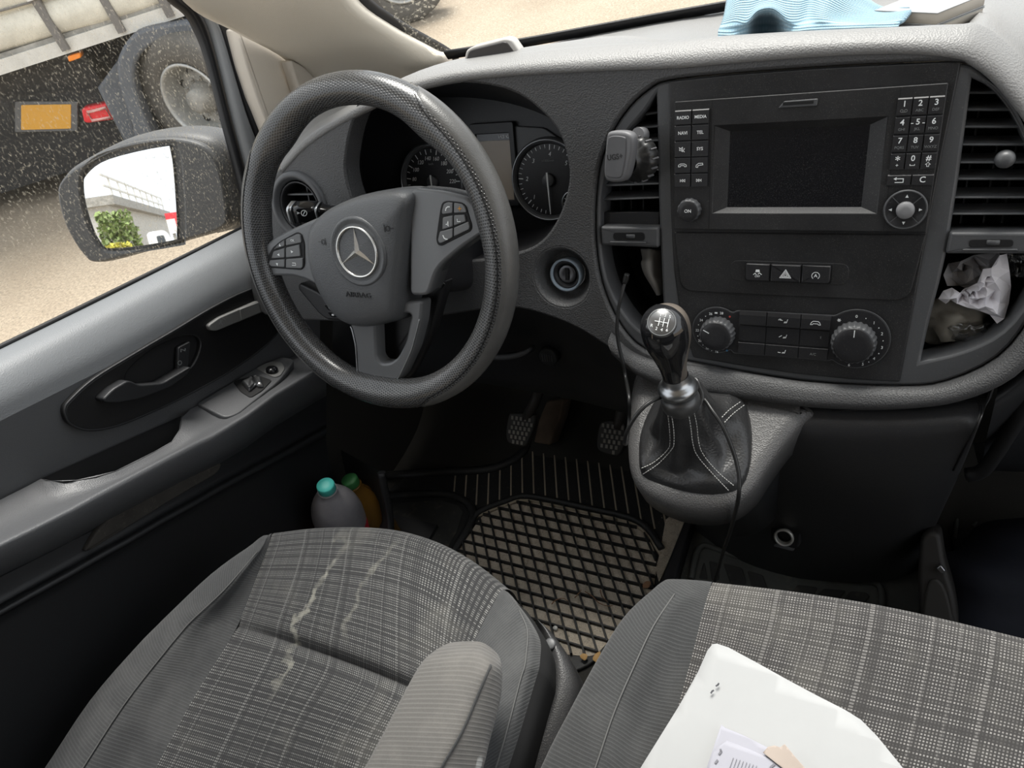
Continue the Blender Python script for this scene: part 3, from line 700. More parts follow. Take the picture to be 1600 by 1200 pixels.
# shelf that carries the gear lever
TF = Frame((-.16, .52, .893), (1, 0, 0), (0, -.34, .94))
tng = [(1000, 572), (985, 600), (981, 640), (977, 690), (983, 738), (1004, 768), (1050, 791), (1100, 798), (1142, 790), (1176, 764), (1200, 728), (1228, 690), (1256, 658), (1274, 640), (1240, 620), (1130, 600), (1060, 584)]
tg = cr(P2(TF, tng), 3, True)
plain('shelf_grain_lit', (.078, .076, .075), .42, grain=.55, gscale=620, dust=.5, dustcol=(.26, .24, .22), gdist=.0009)  # dash_grain plastic; lighter colour and pale specks paint in light from above
slab('gear_shelf', TF, tg, .0, -.055, 'shelf_grain_lit', dash, .016, seg=4)
slab('shelf_neck', TF, [(a*.86+.012, b*.8+.022) for a, b in tg], -.05, -.22, 'door_black', dash, .004)
# passenger side of the dash
pp = [[RF.px(x, y, -.012) for x, y in [(1560, 600), (1640, 528), (1760, 400)]], [RF.px(x, y, .004) for x, y in [(1552, 640), (1640, 560), (1760, 430)]],
      [ony(x, y, .62) for x, y in [(1540, 690), (1640, 620), (1780, 520)]], [ony(x, y, .70) for x, y in [(1532, 735), (1640, 735), (1800, 700)]], [ony(x, y, .95) for x, y in [(1520, 690), (1600, 680), (1700, 640)]]]
loft('passenger_panel', pp, 'door_black', dash, 4, 3)
tube('panel_gap', [ony(x, y, .615) for x, y in [(1625, 600), (1600, 636), (1568, 690), (1536, 735), (1510, 742)]], .008, 'recess_black', dash, 8, 3)

# the dash carries on to the passenger door
sec = []
for X, yc in ((.175, 1.06), (.30, 1.04), (.55, .99), (.84, .90)):
    sec.append([V3((X, yc, 1.172)), V3((X, yc*.6+.29, 1.215)), V3((X, .73, 1.235)), V3((X, .700, 1.215)), V3((X, .685, 1.15)), V3((X, .645, 1.00)), V3((X, .640, .92)), V3((X, .72, .86)), V3((X, .95, .84))])
loft('passenger_dash', sec, 'dash_grain', dash, 4, 3)

# ------------------------------------------------------------------ air vents
def slat(fr, x0, y0, x1, y1, w0, w1, par, th=.0016, name='louvre'):
    a, b = fr.to2(x0, y0), fr.to2(x1, y1)
    mb = MB(); V = []
    for (u, v) in (a, b):
        for w, dv in ((w1, 0), (w1-.001, th*.8), (w0, th+.004), (w0, .004-th*.2), (w1-.001, -th*.5)): V.append(fr.to3(u, v+dv, w))
    mb.add(V, [(i, (i+1) % 5, 5+(i+1) % 5, 5+i) for i in range(5)] + [(4, 3, 2, 1, 0), (5, 6, 7, 8, 9)], True)
    return mb.build(name, 'bezel_grey', par, False)
vl = thing('air_vent', 'black slatted air vent left of the radio behind the phone holder', 'air vent', RF.px(985, 300))
for y, x in [(178, 1009), (200, 990), (222, 975), (245, 962), (268, 951), (290, 945), (312, 942)]: slat(RF, x-3, y+2, 1027, y-1, -.030, -.006, vl)
slab('closing_plate', RF, P2(RF, [(939, 332), (1030, 331), (1030, 352), (939, 354)], -.008), -.008, -.02, 'hard_black', vl, .001)
for x in (970, 987, 1006):
    a, b = RF.to2(x, 170 if x > 1000 else 215, -.04), RF.to2(x, 345, -.04); mb = MB(); mb.box(RF, a[0]-.0008, a[0]+.0008, b[1], a[1], -.06, -.034); mb.build('vane', 'hard_black', vl, False)
def thumb_bar(par, P, wheel, slot, groove):
    s = slab('shelf_bar', RF, rounded(P2(RF, P, .006), .003), .0085, -.03, 'bezel_grey', par, .003)
    slab('slot', RF, rounded(P2(RF, slot, .009), .004), .0092, .004, 'recess_black', s, .0004)
    a, b = RF.to2(*wheel[0], .012), RF.to2(*wheel[1], .012); q = RF.to3((a[0]+b[0])/2, (a[1]+b[1])/2, .002)
    lathe('thumb_wheel', Frame(q, RF.ex, RF.ey), [(.0085, -.0022), (.0092, -.0018), (.0092, .0018), (.0085, .0022)], 'bezel_grey', s, 40, ripple=lambda j, i: 1.0 if j % 2 else .95)
    slab('groove', RF, rounded(P2(RF, groove, .009), .0015), .0098, .004, 'bezel_grey', s, .0006)
thumb_bar(vl, [(939, 353), (1030, 355), (1030, 387), (941, 383)], [(968, 370), (1000, 370)], [(958, 363), (1007, 363), (1008, 376), (958, 375)], [(953, 377), (1010, 378), (1010, 381), (953, 380)])
vr = thing('air_vent', 'black slatted air vent right of the radio with a grey knob', 'air vent', RF.px(1560, 260))
for y, x, x2 in [(145, 1512, 1570), (172, 1509, 1590), (199, 1506, 1604), (227, 1502, 1612), (255, 1498, 1618), (281, 1495, 1622), (310, 1490, 1624), (336, 1486, 1626)]: slat(RF, x, y+1, x2, y+1, -.030, -.006, vr)
for x in (1530, 1560, 1590):
    a, b = RF.to2(x, 165 if x < 1540 else 210, -.04), RF.to2(x, 350, -.04); mb = MB(); mb.box(RF, a[0]-.0008, a[0]+.0008, b[1], a[1], -.06, -.034); mb.build('vane', 'hard_black', vr, False)
thumb_bar(vr, [(1484, 362), (1630, 362), (1630, 396), (1477, 396)], [(1525, 380), (1580, 380)], [(1514, 374), (1584, 374), (1583, 386), (1514, 387)], [(1504, 389), (1590, 389), (1590, 392), (1504, 392)])
KV = Frame(RF.px(1570, 248, -.004), RF.ex, RF.n + V3((-.10, 0, .1)))
lathe('vent_knob', KV, [(.0065, 0), (.0072, .006), (.0078, .009), (.0066, .011), (.0072, .016), (.0072, .022), (.006, .0255), (.003, .027), (0, .0272)], 'bezel_grey', vr, 24)
vd = thing('air_vent', 'round black air vent left of the steering wheel', 'air vent', VF.p)
lathe('ring', VF, [(.050, -.004), (.050, .008), (.047, .013), (.042, .014), (.0385, .010), (.0365, .004), (.036, -.03)], 'bezel_grey', vd, 40, sub=2)
lathe('throat', VF, [(.0362, .002), (.034, -.02), (.032, -.04), (0, -.042)], 'recess_black', vd, 32)
lathe('inner_ring', VF, [(.0345, .006), (.0355, .008), (.0335, .009), (.032, .006), (.031, -.015)], 'hard_black', vd, 36)
for v in (.016, -.002, -.018):
    h = math.sqrt(.031**2 - v*v); mb = MB(); mb.box(VF, -h, h, v-.001, v+.0012, -.020, .000); mb.build('louvre', 'bezel_grey', vd, False)
mb = MB(); mb.box(VF, -.001, .001, -.026, .026, -.03, -.012); mb.build('vane', 'hard_black', vd, False)

# ------------------------------------------------------------------ instrument cluster
GF = Frame((-.49, .795, 1.11), (1, 0, 0), RF.n)
clu = thing('instrument_cluster', 'instrument cluster with two round dials behind the steering wheel', 'instrument cluster', GF.p)
gi = [(590, 170), (640, 158), (700, 152), (760, 155), (820, 168), (872, 192), (915, 232), (925, 282), (905, 322), (860, 352), (790, 366), (720, 370), (650, 366), (600, 345), (572, 300), (566, 255), (570, 210)]
gi2 = cr([GF.to2(x, y) for x, y in gi], 3, True)
A = resample([RF.to3(u, v, .004) for u, v in pod2], 48, True); B = resample([GF.to3(u, v, 0) for u, v in gi2], 48, True)
def align(A, B):
    n = len(A); best = min(range(n), key=lambda k: sum((A[i]-B[(i+k) % n]).length_squared for i in range(0, n, 4))); return [B[(i+best) % n] for i in range(n)]
B = align(A, B)
loft('visor', [[a + (a-A[0]*0)*0 for a in A], [a.lerp(b, .12) for a, b in zip(A, B)], [a.lerp(b, .55) for a, b in zip(A, B)], B], 'hard_black', clu, 1, 4, cu=True)
slab('face_panel', GF, [(u*1.02, v*1.02) for u, v in gi2], .0, -.01, 'hard_black', clu, .001)
c1, c2 = GF.to2(677, 284, .006), GF.to2(858, 281, .006)
RG = .053
def dial(name, c, labels, a_need, unit, sub_c):
    g = slab(name, GF, circ(.046, 40, c), .006, .0, 'hard_black', clu, .0005)
    fr = Frame(GF.to3(c[0], c[1], 0), GF.ex, GF.n)
    lathe('dial_ring', fr, [(RG+.002, 0), (RG+.001, .009), (RG-.001, .012), (RG-.004, .012), (.0475, .009), (.046, .0065)], 'bezel_grey', g, 48)
    lathe('chrome_ring', fr, [(RG-.0012, .0115), (RG-.0012, .013), (RG-.0026, .013), (RG-.0026, .0115)], 'satin_metal', g, 48)
    mb = MB()
    for a, s, big in labels:
        r1, r0 = .0445, .0445-(.0062 if big else .004); d = rad(a); dx, dy = math.sin(d), math.cos(d)
        stroke('', fr, [[(dx*r0, dy*r0), (dx*r1, dy*r1)]], .0012 if big else .0008, None, None, .0066, mb=mb)
    mb.build('ticks', 'legend_white', g, False)
    for a, s, big in labels:
        if s:
            d = rad(a); text('numeral', s, fr, math.sin(d)*.0325, math.cos(d)*.0325, .0078, 'legend_white', g, .0065, shear=.25, sx=.95)
    text('unit', unit, fr, 0, .0245, .0042, 'legend_dim', g, .0065)
    nd = MB(); d = rad(a_need); dx, dy = math.sin(d), math.cos(d)
    P = [fr.to3(dx*q-dy*w_, dy*q+dx*w_, .012) for q, w_ in ((.041, .0006), (.041, -.0006), (-.010, -.0012), (-.010, .0012))]
    nd.add(P + [p - fr.n*.001 for p in P], [(0, 1, 2, 3), (0, 4, 5, 1), (1, 5, 6, 2), (2, 6, 7, 3), (3, 7, 4, 0)], True); nd.build('needle', 'legend_white', g, False)
    lathe('needle_hub', fr, [(.0085, .006), (.0085, .0105), (.0075, .0115), (0, .0117)], 'bezel_grey', g, 24)
    f2 = Frame(fr.to3(sub_c[0], sub_c[1], 0), GF.ex, GF.n)
    sd = slab('small_dial', f2, circ(.0155, 28), .008, .001, 'hard_black', g, .0004)
    return g, f2
lab = []
for i, v in enumerate(range(0, 230, 10)):
    a = -83 + (v-80)*1.236; lab.append((a, str(v) if v % 20 == 0 and v > 0 else '', v % 20 == 0))
g1, f2 = dial('speedometer', c1, lab, 180, 'km/h', (.028, -.030))
lathe('small_ring', f2, [(.0165, .004), (.0165, .0095), (.0148, .0095), (.0148, .004)], 'satin_metal', g1, 32)
stroke('small_marks', f2, [[(.012*math.sin(a), .012*math.cos(a)), (.0142*math.sin(a), .0142*math.cos(a))] for a in (-1.4, -.9, -.45, 0, .45, .9, 1.4)] + [[(0, 0), (0, .011)]], .0007, 'legend_white', g1, .0086)
lab = []
for i in range(0, 26):
    a = -180 + 30 + (i-2.4)*12.3; 
    v = i*.2; lab.append((-179 + v*46.0, str(int(round(v))) if abs(v-round(v)) < .01 and v > .5 else '', abs((v*2) - round(v*2)) < .01))
g2, f2 = dial('rev_counter', c2, [l for l in lab], 178, 'x1000/min', (.034, -.030))
lathe('small_ring', f2, [(.0165, .004), (.0165, .0095), (.0148, .0095), (.0148, .004)], 'satin_metal', g2, 32)
stroke('small_marks', f2, [[(.011*math.sin(a), .011*math.cos(a)), (.0142*math.sin(a), .0142*math.cos(a))] for a in (-2, -1.57, -1.1, -.6, -.2, .3, .9)], .0008, 'legend_white', g2, .0086)
text('numeral', '80', f2, -.0075, 0, .0045, 'legend_white', g2, .0086, shear=.2)
x1, y1 = GF.to2(797, 206, .005); y0 = GF.to2(797, 312, .005)[1]
plain('lcd_tan', (.34, .29, .235), .35)
dsp = slab('display', GF, rrect(x1-.052, x1, y0, y1, .001), .0055, .0, 'lcd_tan', clu, .0004)
fb = plate('display_frame', GF, rrect(x1-.060, x1+.007, y0-.008, y1+.013, .004), [rrect(x1-.0515, x1-.0005, y0, y1-.001, .001)], .0085, .0, 'hard_black', clu, .001)
slab('status_strip', GF, rrect(x1-.051, x1-.001, y1-.010, y1-.001, .0005), .006, .005, 'gloss_black', dsp, .0002)
text('readout', '14.5°C', GF, x1-.010, y1-.0055, .0058, 'legend_white', dsp, .0062)
tr = [(796, 193), (850, 196), (880, 214), (905, 250), (840, 262), (806, 250), (801, 235)]
slab('trim_wing', GF, rounded(P2(GF, [(801, 196), (852, 199), (876, 216), (850, 228), (822, 250), (804, 249)]), .006), .004, .0, 'bezel_grey', clu, .0015)
slab('trim_wing', GF, rounded(P2(GF, [(727, 252), (741, 252), (742, 304), (722, 304)]), .002), .004, .0, 'bezel_grey', clu, .0015)

# ------------------------------------------------------------------ ignition switch in its dish
IG = Frame(RF.to3(igc[0], igc[1], 0), RF.ex, RF.n)
ig = thing('ignition_switch', 'round ignition switch with a pale ring in a dashboard dish', 'ignition switch', IG.p)
lathe('dish', IG, [(.0385, .0075), (.036, .0075), (.033, .003), (.028, -.012), (.024, -.016), (.02, -.017)], 'dash_grain', ig, 40, sub=3)
plain('ring_blue', (.30, .36, .42), .4)
lathe('pale_ring', IG, [(.0195, -.017), (.0205, -.005), (.0198, -.002), (.0178, -.002), (.0172, -.006)], 'ring_blue', ig, 40)
lathe('switch_body', IG, [(.0174, -.017), (.0174, -.006), (.016, -.005), (.0135, -.007), (.0125, -.011), (0, -.011)], 'hard_black', ig, 36)
lathe('lock_barrel', IG, [(.0118, -.011), (.0118, -.0085), (.0100, -.0075), (.005, -.009), (0, -.009)], 'dark_metal', ig, 28)
mb = MB(); mb.box(IG, -.0022, .0022, -.0075, .0075, -.0088, -.0070); mb.build('key_slot', 'recess_black', ig, False)
# ------------------------------------------------------------------ steering wheel
def perforated(name, col, sc=.0021):
    m, nt, b, out = nodes_of(name)
    uvn = N(nt, 'UVMap').outputs[0]
    sep = N(nt, 'SeparateXYZ'); nt.links.new(uvn, sep.inputs[0])
    gx = mathn(nt, 'DIVIDE', sep.outputs[0], sc); gy = mathn(nt, 'DIVIDE', sep.outputs[1], sc)
    row = mathn(nt, 'FLOOR', gy); off = mathn(nt, 'MULTIPLY', mathn(nt, 'MODULO', row, 2.0), .5)
    fx = mathn(nt, 'SUBTRACT', mathn(nt, 'FRACT', mathn(nt, 'ADD', gx, off)), .5); fy = mathn(nt, 'SUBTRACT', mathn(nt, 'FRACT', gy), .5)
    d = mathn(nt, 'SQRT', mathn(nt, 'ADD', mathn(nt, 'MULTIPLY', fx, fx), mathn(nt, 'MULTIPLY', fy, fy)))
    k = ramp(nt, d, [(.20, (0, 0, 0)), (.36, (1, 1, 1))])
    tc = N(nt, 'TexCoord').outputs['Object']
    w = ramp(nt, noise(nt, tc, 18, 4, .6), [(.3, tuple(c*.75 for c in col)), (.7, tuple(c*1.25 for c in col))])
    c = mixc(nt, k, tuple(x*.25 for x in col), w); nt.links.new(c, b.inputs['Base Color'])
    b.inputs['Roughness'].default_value = .26; b.inputs['Specular IOR Level'].default_value = .75
    bp = N(nt, 'Bump', Strength=.8, Distance=.0006); nt.links.new(k, bp.inputs['Height']); nt.links.new(bp.outputs[0], b.inputs['Normal'])
perforated('rim_perforated', (.058, .058, .058), .0029)
plain('rim_smooth', (.088, .086, .082), .32, grain=.25, gscale=900, wear=.2)
plain('hub_plastic', (.078, .081, .085), .42, grain=.4, gscale=850, dust=.10, gdist=.0006)
plain('spoke_satin', (.125, .128, .132), .26, grain=.12, gscale=1500, dust=.12)
plain('spoke_button', (.125, .128, .13), .42, dust=.1)
plain('emblem_metal', (.62, .61, .58), .22, metal=.9)
_a, _y = .399, -.018
wn_ = V3((math.sin(_y)*math.cos(_a), -math.cos(_y)*math.cos(_a), math.sin(_a)))
WF = Frame((-.517, .534, 1.13), (1, 0, 0), wn_)
sw = thing('steering_wheel', 'black three-spoke steering wheel with perforated rim and star emblem', 'steering wheel', WF.p)
RM = .1725
def rim_sec(th, ph, grow=0):
    """point of the rim: th round the wheel, ph round the section (0 outward, 90 towards the driver)"""
    d = math.degrees(th) % 360
    bump = sum(math.exp(-((d-c)/w)**2)*h for c, w, h in ((52, 11, .0065), (128, 11, .0065), (12, 9, .003), (168, 9, .003), (270, 16, .004)))
    inn = max(0, -math.cos(ph)); a = .0170 + grow + bump*inn**1.5
    x = RM + a*math.cos(ph); return WF.to3(x*math.cos(th), x*math.sin(th), (.0178+grow)*math.sin(ph))
n = 120
rows = [[rim_sec(2*math.pi*i/n, 2*math.pi*j/24) for j in range(25)] for i in range(n+1)]
loft('rim', rows, 'rim_perforated', sw, 1, 1)
def grip(t0, t1):
    rows = []; k = 40
    for i in range(k+1):
        f = i/k; th = rad(t0+(t1-t0)*f); e = min(1, min(f, 1-f)*9); e = math.sqrt(max(0, 1-(1-e)**2)) if e < 1 else 1
        rows.append([rim_sec(th, rad(-22 + (p-(-22))*max(.02, e)), .0011*(math.sin(math.pi*j/10)**.5 if 0 < j < 10 else -.6)) for j, p in enumerate([-125+20*q for q in range(11)])])
    o = loft('grip', rows, 'rim_smooth', sw, 1, 1)
    seam = [r[-1] + WF.n*.0006 for r in rows]; tube('grip_seam', seam, .0008, 'recess_black', sw, 5, 1)
    return o
grip(-76, 63); grip(136, 251)
# spokes
def spokeplate(name, pts, w, back, corner, holes=(), bev=.0035):
    O = rounded(P2(WF, pts, w), corner)
    if holes: return plate(name, WF, O, [rounded(P2(WF, h, w), .006) for h in holes], w, back, 'spoke_satin', sw, bev)
    return slab(name, WF, O, w, back, 'spoke_satin', sw, bev, seg=3)
ls = spokeplate('spoke', [(398, 432), (402, 412), (411, 386), (428, 371), (457, 357), (512, 333), (540, 340), (540, 450), (497, 447), (480, 438), (457, 431)], .004, -.022, .01)
rs = spokeplate('spoke', [(648, 294), (690, 298), (730, 308), (742, 320), (753, 352), (760, 362), (748, 369), (721, 387), (692, 411), (681, 425), (669, 462), (640, 462), (640, 300)], .004, -.022, .008)
bs = spokeplate('spoke', [(535, 480), (549, 513), (555, 540), (558, 597), (566, 610), (606, 607), (615, 602), (627, 588), (646, 546), (657, 503), (660, 470)], .000, -.018, .006, [[(585, 490), (588, 559), (595, 568), (608, 568), (621, 559), (634, 534), (643, 490)]], .003)
se = rounded(P2(WF, [(537, 484), (550, 514), (556, 540), (559.5, 596), (567, 608), (605, 605), (613.5, 601), (625, 587), (644, 545), (655, 503), (658, 474)], 0), .006)
tube('spoke_edge', [WF.to3(u, v, .0004) for u, v in se[7:-7]], .0009, 'satin_metal', bs, 6, 1)
slab('spoke_base', WF, rounded(P2(WF, [(545, 500), (556, 545), (560, 606), (572, 614), (612, 609), (634, 590), (668, 520), (690, 440), (640, 470)], -.02), .006), -.030, -.045, 'hard_black', bs, .004)
# airbag cover: domed pad whose flanks fall away
padpx = [(482, 385, .008), (484, 362, .008), (494, 345, .008), (520, 324, .006), (568, 304, .002), (618, 295, .0), (650, 295, -.006), (668, 303, -.016), (673, 325, -.026), (670, 380, -.032), (664, 440, -.034), (658, 484, -.034), (636, 496, -.032), (600, 503, -.030), (570, 501, -.024), (540, 490, -.012), (516, 470, -.002), (498, 446, .005), (486, 417, .008)]
pb = [(WF.to2(x, y, w), w) for x, y, w in padpx]; ec = WF.to2(558, 394, .022)
rows = []
for s, k, wt in ((1.0, 0, 0), (.985, .45, .012), (.95, .8, .0155), (.86, .97, .018), (.62, 1, .0205), (.42, 1, .0215), (.0, 1, .0225)):
    rows.append([WF.to3(ec[0]+(p[0]-ec[0])*s, ec[1]+(p[1]-ec[1])*s, w*(1-k)+wt*k) for p, w in pb])
rows = [[r_.lerp(r_, 0) for r_ in r] for r in rows]
loft('airbag_cover', [[p - WF.n*.02 for p in rows[0]]] + rows, 'hub_plastic', sw, 3, 3, cu=True)
ef = Frame(WF.to3(ec[0], ec[1], .0215), WF.ex, WF.n)
er = (WF.to2(589, 394, .022)[0] - WF.to2(526, 394, .022)[0])/2
em = thing('emblem', None, None); em.parent = sw
E0 = MB()
lathe('', ef, [(er*1.36, -.001), (er*1.30, .0012), (er*1.18, .0006), (er*1.06, -.0004), (er*1.0, .0002)], None, None, 40, mb=E0, sub=2)
o = E0.build('emblem_dish', 'hub_plastic', em)
lathe('emblem_ring', ef, [(er*1.0, -.001), (er*1.0, .0018), (er*.96, .0026), (er*.91, .0018), (er*.90, -.001)], 'emblem_metal', em, 48, sub=2)
st = MB(); R1, r1 = er*.93, er*.17
tips = [(R1*math.sin(rad(a)), R1*math.cos(rad(a))) for a in (0, 120, 240)]; val = [(r1*math.sin(rad(a)), r1*math.cos(rad(a))) for a in (60, 180, 300)]
P = [ef.to3(0, 0, .0042)] + [ef.to3(x, y, .0010) for x, y in tips] + [ef.to3(x, y, .0004) for x, y in val]
st.add(P, [(0, 4, 1), (0, 1, 6), (0, 2, 4), (0, 5, 2), (0, 3, 5), (0, 6, 3)], True); st.build('star', 'emblem_metal', em, False)
def padtop(x, y):   # height of the pad under a point near its middle
    return .0205
tw = .0196
f2 = Frame(WF.to3(0, 0, 0), WF.ex, WF.n)
from mathutils.bvhtree import BVHTree
def bvh_of(o):
    off = world_loc(o); return BVHTree.FromPolygons([v.co + off for v in o.data.vertices], [tuple(p.vertices) for p in o.data.polygons])
PB = bvh_of([o for o in sw.children if o.name.startswith('airbag_cover')][0])
def on_pad(x, y, lift=.0):
    d = ray(x, y).normalized(); h = PB.ray_cast(CAM, d); p, n = h[0], h[1]; n = n if n @ d < 0 else -n
    return Frame(p + n*lift, WF.ex, n)
fa = on_pad(560, 461); plain('letter_grey', (.018, .018, .019), .4); text('airbag_lettering', 'AIRBAG', fa, 0, 0, .0085, 'letter_grey', sw, .0004, sx=1.25, ex=.0005)
for (hx, hy, sg) in ((505, 378, 1), (606, 357, -1)):
    fh = on_pad(hx, hy); q = .0035
    stroke('horn_mark', fh, [[(-q*2*sg, 0), (-q*.6*sg, 0)], [(q*(.7*math.cos(t)), q*.8*math.sin(t)) for t in [i*.785 for i in range(9)]], [(q*1.1*sg, -q), (q*1.1*sg, q*1.2)]], .0009, 'letter_grey', sw, .0007)
def cluster(par, outline, btns, w):
    b = slab('button_well', WF, rounded(P2(WF, outline, w), .004), w+.0005, w-.004, 'recess_black', par, .0006)
    for pts, marks in btns:
        k = slab('button', WF, rounded(P2(WF, pts, w+.002), .0015), w+.0022, w-.002, 'spoke_button', par, .0008)
LBT = [[(428, 389.5), (432, 384), (440, 377.5), (444, 375), (444.5, 384.5)], [(446.5, 374), (464, 365.5), (469, 367), (471, 379), (446.5, 384)], [(424, 404), (427, 393), (444.5, 387.5), (444.5, 402.5)], [(446.5, 387), (467.5, 382), (469.5, 400.5), (446.5, 402.5)], [(420, 413), (421, 407), (444.5, 405), (444.5, 417.5), (424, 416.5)], [(446.5, 405), (473, 403), (473, 417), (470, 419.5), (446.5, 418.5)]]
cluster(ls, [(417, 414), (418, 402), (426, 387), (439, 376), (464, 362.5), (471, 365), (476, 380), (476.5, 414), (472, 422), (423, 418.5)], [(b, 0) for b in LBT], .0045)
RBT = [[(690, 330), (693, 319), (699, 316), (707, 317), (707, 333), (691, 335)], [(709, 317), (721, 319), (726, 323), (729, 332), (709, 333)], [(691.5, 340), (707, 336.5), (707, 354), (691, 359)], [(709, 336.5), (725.5, 335.5), (728, 346), (709, 353)], [(684, 375), (687, 362), (707, 356.5), (707, 371), (690, 380), (686, 380)], [(709, 356), (731, 346.5), (734, 354), (733, 358.5), (709, 370)]]
cluster(rs, [(688, 327), (691, 316), (699, 313.5), (721, 316), (728, 321), (738, 353), (736, 361), (690, 384.5), (684, 382.5), (681.5, 374)], [(b, 0) for b in RBT], .0045)
def tri(c, s, a): return [(c[0]+s*math.cos(rad(a+q)), c[1]+s*math.sin(rad(a+q))) for q in (0, 130, 230)]
for (x, y, a) in ((437, 383, 90), (435, 398, 180), (456, 393.5, 0), (433, 413, 270)): fillpoly('legend', WF, [tri(WF.to2(x, y, .007), .0022, a)], 'legend_white', ls, .0071)
a = WF.to2(457, 376, .007); text('legend', 'OK', WF, a[0], a[1], .0042, 'legend_white', ls, .0071)
a = WF.to2(459, 412.5, .007); stroke('legend', WF, [[(a[0]+.003, a[1]+.0012), (a[0]+.003, a[1]-.0016), (a[0]-.003, a[1]-.0016)], [(a[0]+.003, a[1]+.0012), (a[0]-.002, a[1]+.0012)]], .0007, 'legend_white', ls, .0071)
for x, y, sgn in ((699, 326, 1), (695.5, 371, -1)):
    a = WF.to2(x, y, .007); stroke('legend', WF, [[(a[0]-.0025, a[1]-.002*sgn), (a[0]-.0015, a[1]+.0005*sgn), (a[0]+.0005, a[1]+.0018*sgn), (a[0]+.0026, a[1]+.0018*sgn)]], .0011, 'legend_white', rs, .0071)
a = WF.to2(718, 326, .007); stroke('legend', WF, [[(a[0]-.002, a[1]), (a[0]+.002, a[1])], [(a[0], a[1]-.002), (a[0], a[1]+.002)]], .0008, 'legend_orange', rs, .0071)
a = WF.to2(699, 349, .007); stroke('legend', WF, [[(a[0]-.002, a[1]-.001), (a[0]-.0005, a[1]-.001), (a[0]+.001, a[1]+.002), (a[0]+.001, a[1]-.003), (a[0]-.0005, a[1]-.001)]], .0007, 'legend_white', rs, .0071)
a = WF.to2(717, 344, .007); stroke('legend', WF, [[(a[0]-.002, a[1]+.001), (a[0]-.002, a[1]-.0015), (a[0]+.0015, a[1]-.0015)]], .0007, 'legend_white', rs, .0071)
# steering column behind the wheel, with its levers
colm = thing('steering_column', 'black steering column shroud behind the wheel', 'steering column', WF.to3(0, 0, -.1))
sec = [[WF.to3(a*sx, b*sy - dy, w) for a, b in rrect(-.055, .055, -.06, .045, .02)] for w, sx, sy, dy in ((-.046, .9, .9, 0), (-.055, 1, 1, 0), (-.12, 1.05, 1.1, .005), (-.20, 1.05, 1.1, .015))]
loft('shroud', sec, 'hard_black', colm, 1, 2, cu=True, cap=True)
ind = thing('indicator_stalk', 'black wiper stalk with pale end ring left of the wheel hub', 'stalk', dep(520, 335, .90))
p0, p1 = dep(458, 332, .915), dep(566, 334, .90); ax = (p0-p1).normalized()
AF = Frame(p1, V3((0, 0, 1)), ax); L_ = (p0-p1).length
sq = lambda s, l: [AF.to3(a*s, b*s, l) for a, b in rrect(-.0125, .0125, -.0115, .0115, .006)]
loft('stalk_arm', [sq(.62, -.02), sq(.68, L_*.45), sq(.9, L_*.58)], 'gloss_black', ind, 1, 2, cu=True, cap=True)
loft('stalk_ring', [sq(1.0, L_*.585), sq(1.0, L_*.615)], 'satin_metal', ind, 1, 1, cu=True, cap=True)
loft('stalk_head', [sq(1.0, L_*.617), sq(1.05, L_*.75), sq(1.0, L_*.95)], 'gloss_black', ind, 1, 2, cu=True, cap=True)
loft('stalk_end', [sq(1.02, L_*.952), sq(1.0, L_*1.02), sq(.8, L_*1.04)], 'satin_metal', ind, 1, 1, cu=True, cap=True)
LF = Frame(dep(475, 332, .905), -ax, (CAM - dep(475, 332, .9)).normalized()); hw = .0125
FF = Frame(dep(475, 333, .893), -ax, (CAM-dep(475, 333, .893)).normalized())
stroke('legend', FF, [circ(.0035, 12)+[(.0035, 0)], [(-.001, -.002), (.001, .002)], [(-.0085, .001), (-.0055, 0), (-.0085, -.001)]], .0008, 'legend_white', ind, .002)
cl = thing('column_lever', 'small black lever with two buttons under the left wheel spoke', 'stalk', dep(520, 485, .88))
CF = Frame(dep(520, 484, .88), WF.ex, WF.n)
slab('lever_body', CF, rounded(P2(CF, [(470, 440), (500, 455), (543, 485), (548, 500), (514, 499), (502, 490), (468, 450)]), .006), .004, -.02, 'hard_black', cl, .003)
for x, y in ((519, 479), (524, 490)): 
    b = slab('button', CF, rounded(P2(CF, [(x-9, y-5), (x+6, y-5), (x+14, y+4), (x-2, y+4)]), .002), .0055, .002, 'gloss_black', cl, .0008)
    c = CF.to2(x+1, y, 0); stroke('legend', CF, [[(c[0]-.0012, c[1]), (c[0]+.0012, c[1])]], .002, 'legend_white', b, .006)
# ------------------------------------------------------------------ radio
rd = thing('radio', 'dusty black car radio with dark screen and number keypad', 'radio', RF.px(1265, 250))
w0 = .0125
x0, y1 = RF.to2(1054, 159, w0); x1 = RF.to2(1482, 129, w0)[0]; x1b, y0 = RF.to2(1446, 363, w0)
so = P2(RF, [(1115, 196), (1388, 183), (1368, 334), (1115, 333)], w0); si = P2(RF, [(1141, 205), (1357, 196.5), (1345, 323), (1139, 323)], .0065)
def aarect(P): xs = sorted(p[0] for p in P); ys = sorted(p[1] for p in P); return ((xs[0]+xs[1])/2, (xs[2]+xs[3])/2, (ys[0]+ys[1])/2, (ys[2]+ys[3])/2)
so, si = aarect(so), aarect(si)
rectp = lambda r: [(r[0], r[2]), (r[1], r[2]), (r[1], r[3]), (r[0], r[3])]
slot0, slot1 = RF.to2(1221, 158, w0), RF.to2(1276, 166, w0)
plate('faceplate', RF, rrect(x0, x1, y0, y1, .0012), [rectp(so)], w0, .004, 'panel_black', rd, .0007)
A = [RF.to3(*p, w0-.0006) for p in rectp(so)]; B = [RF.to3(*p, .0062) for p in rectp(si)]
obj('screen_frame', A+B, [(i, (i+1) % 4, 4+(i+1) % 4, 4+i) for i in range(4)], 'panel_black', rd, False)
plain('screen_glass', (.010, .010, .0115), .22, dust=.55, dustcol=(.20, .20, .19), dscale=1300)
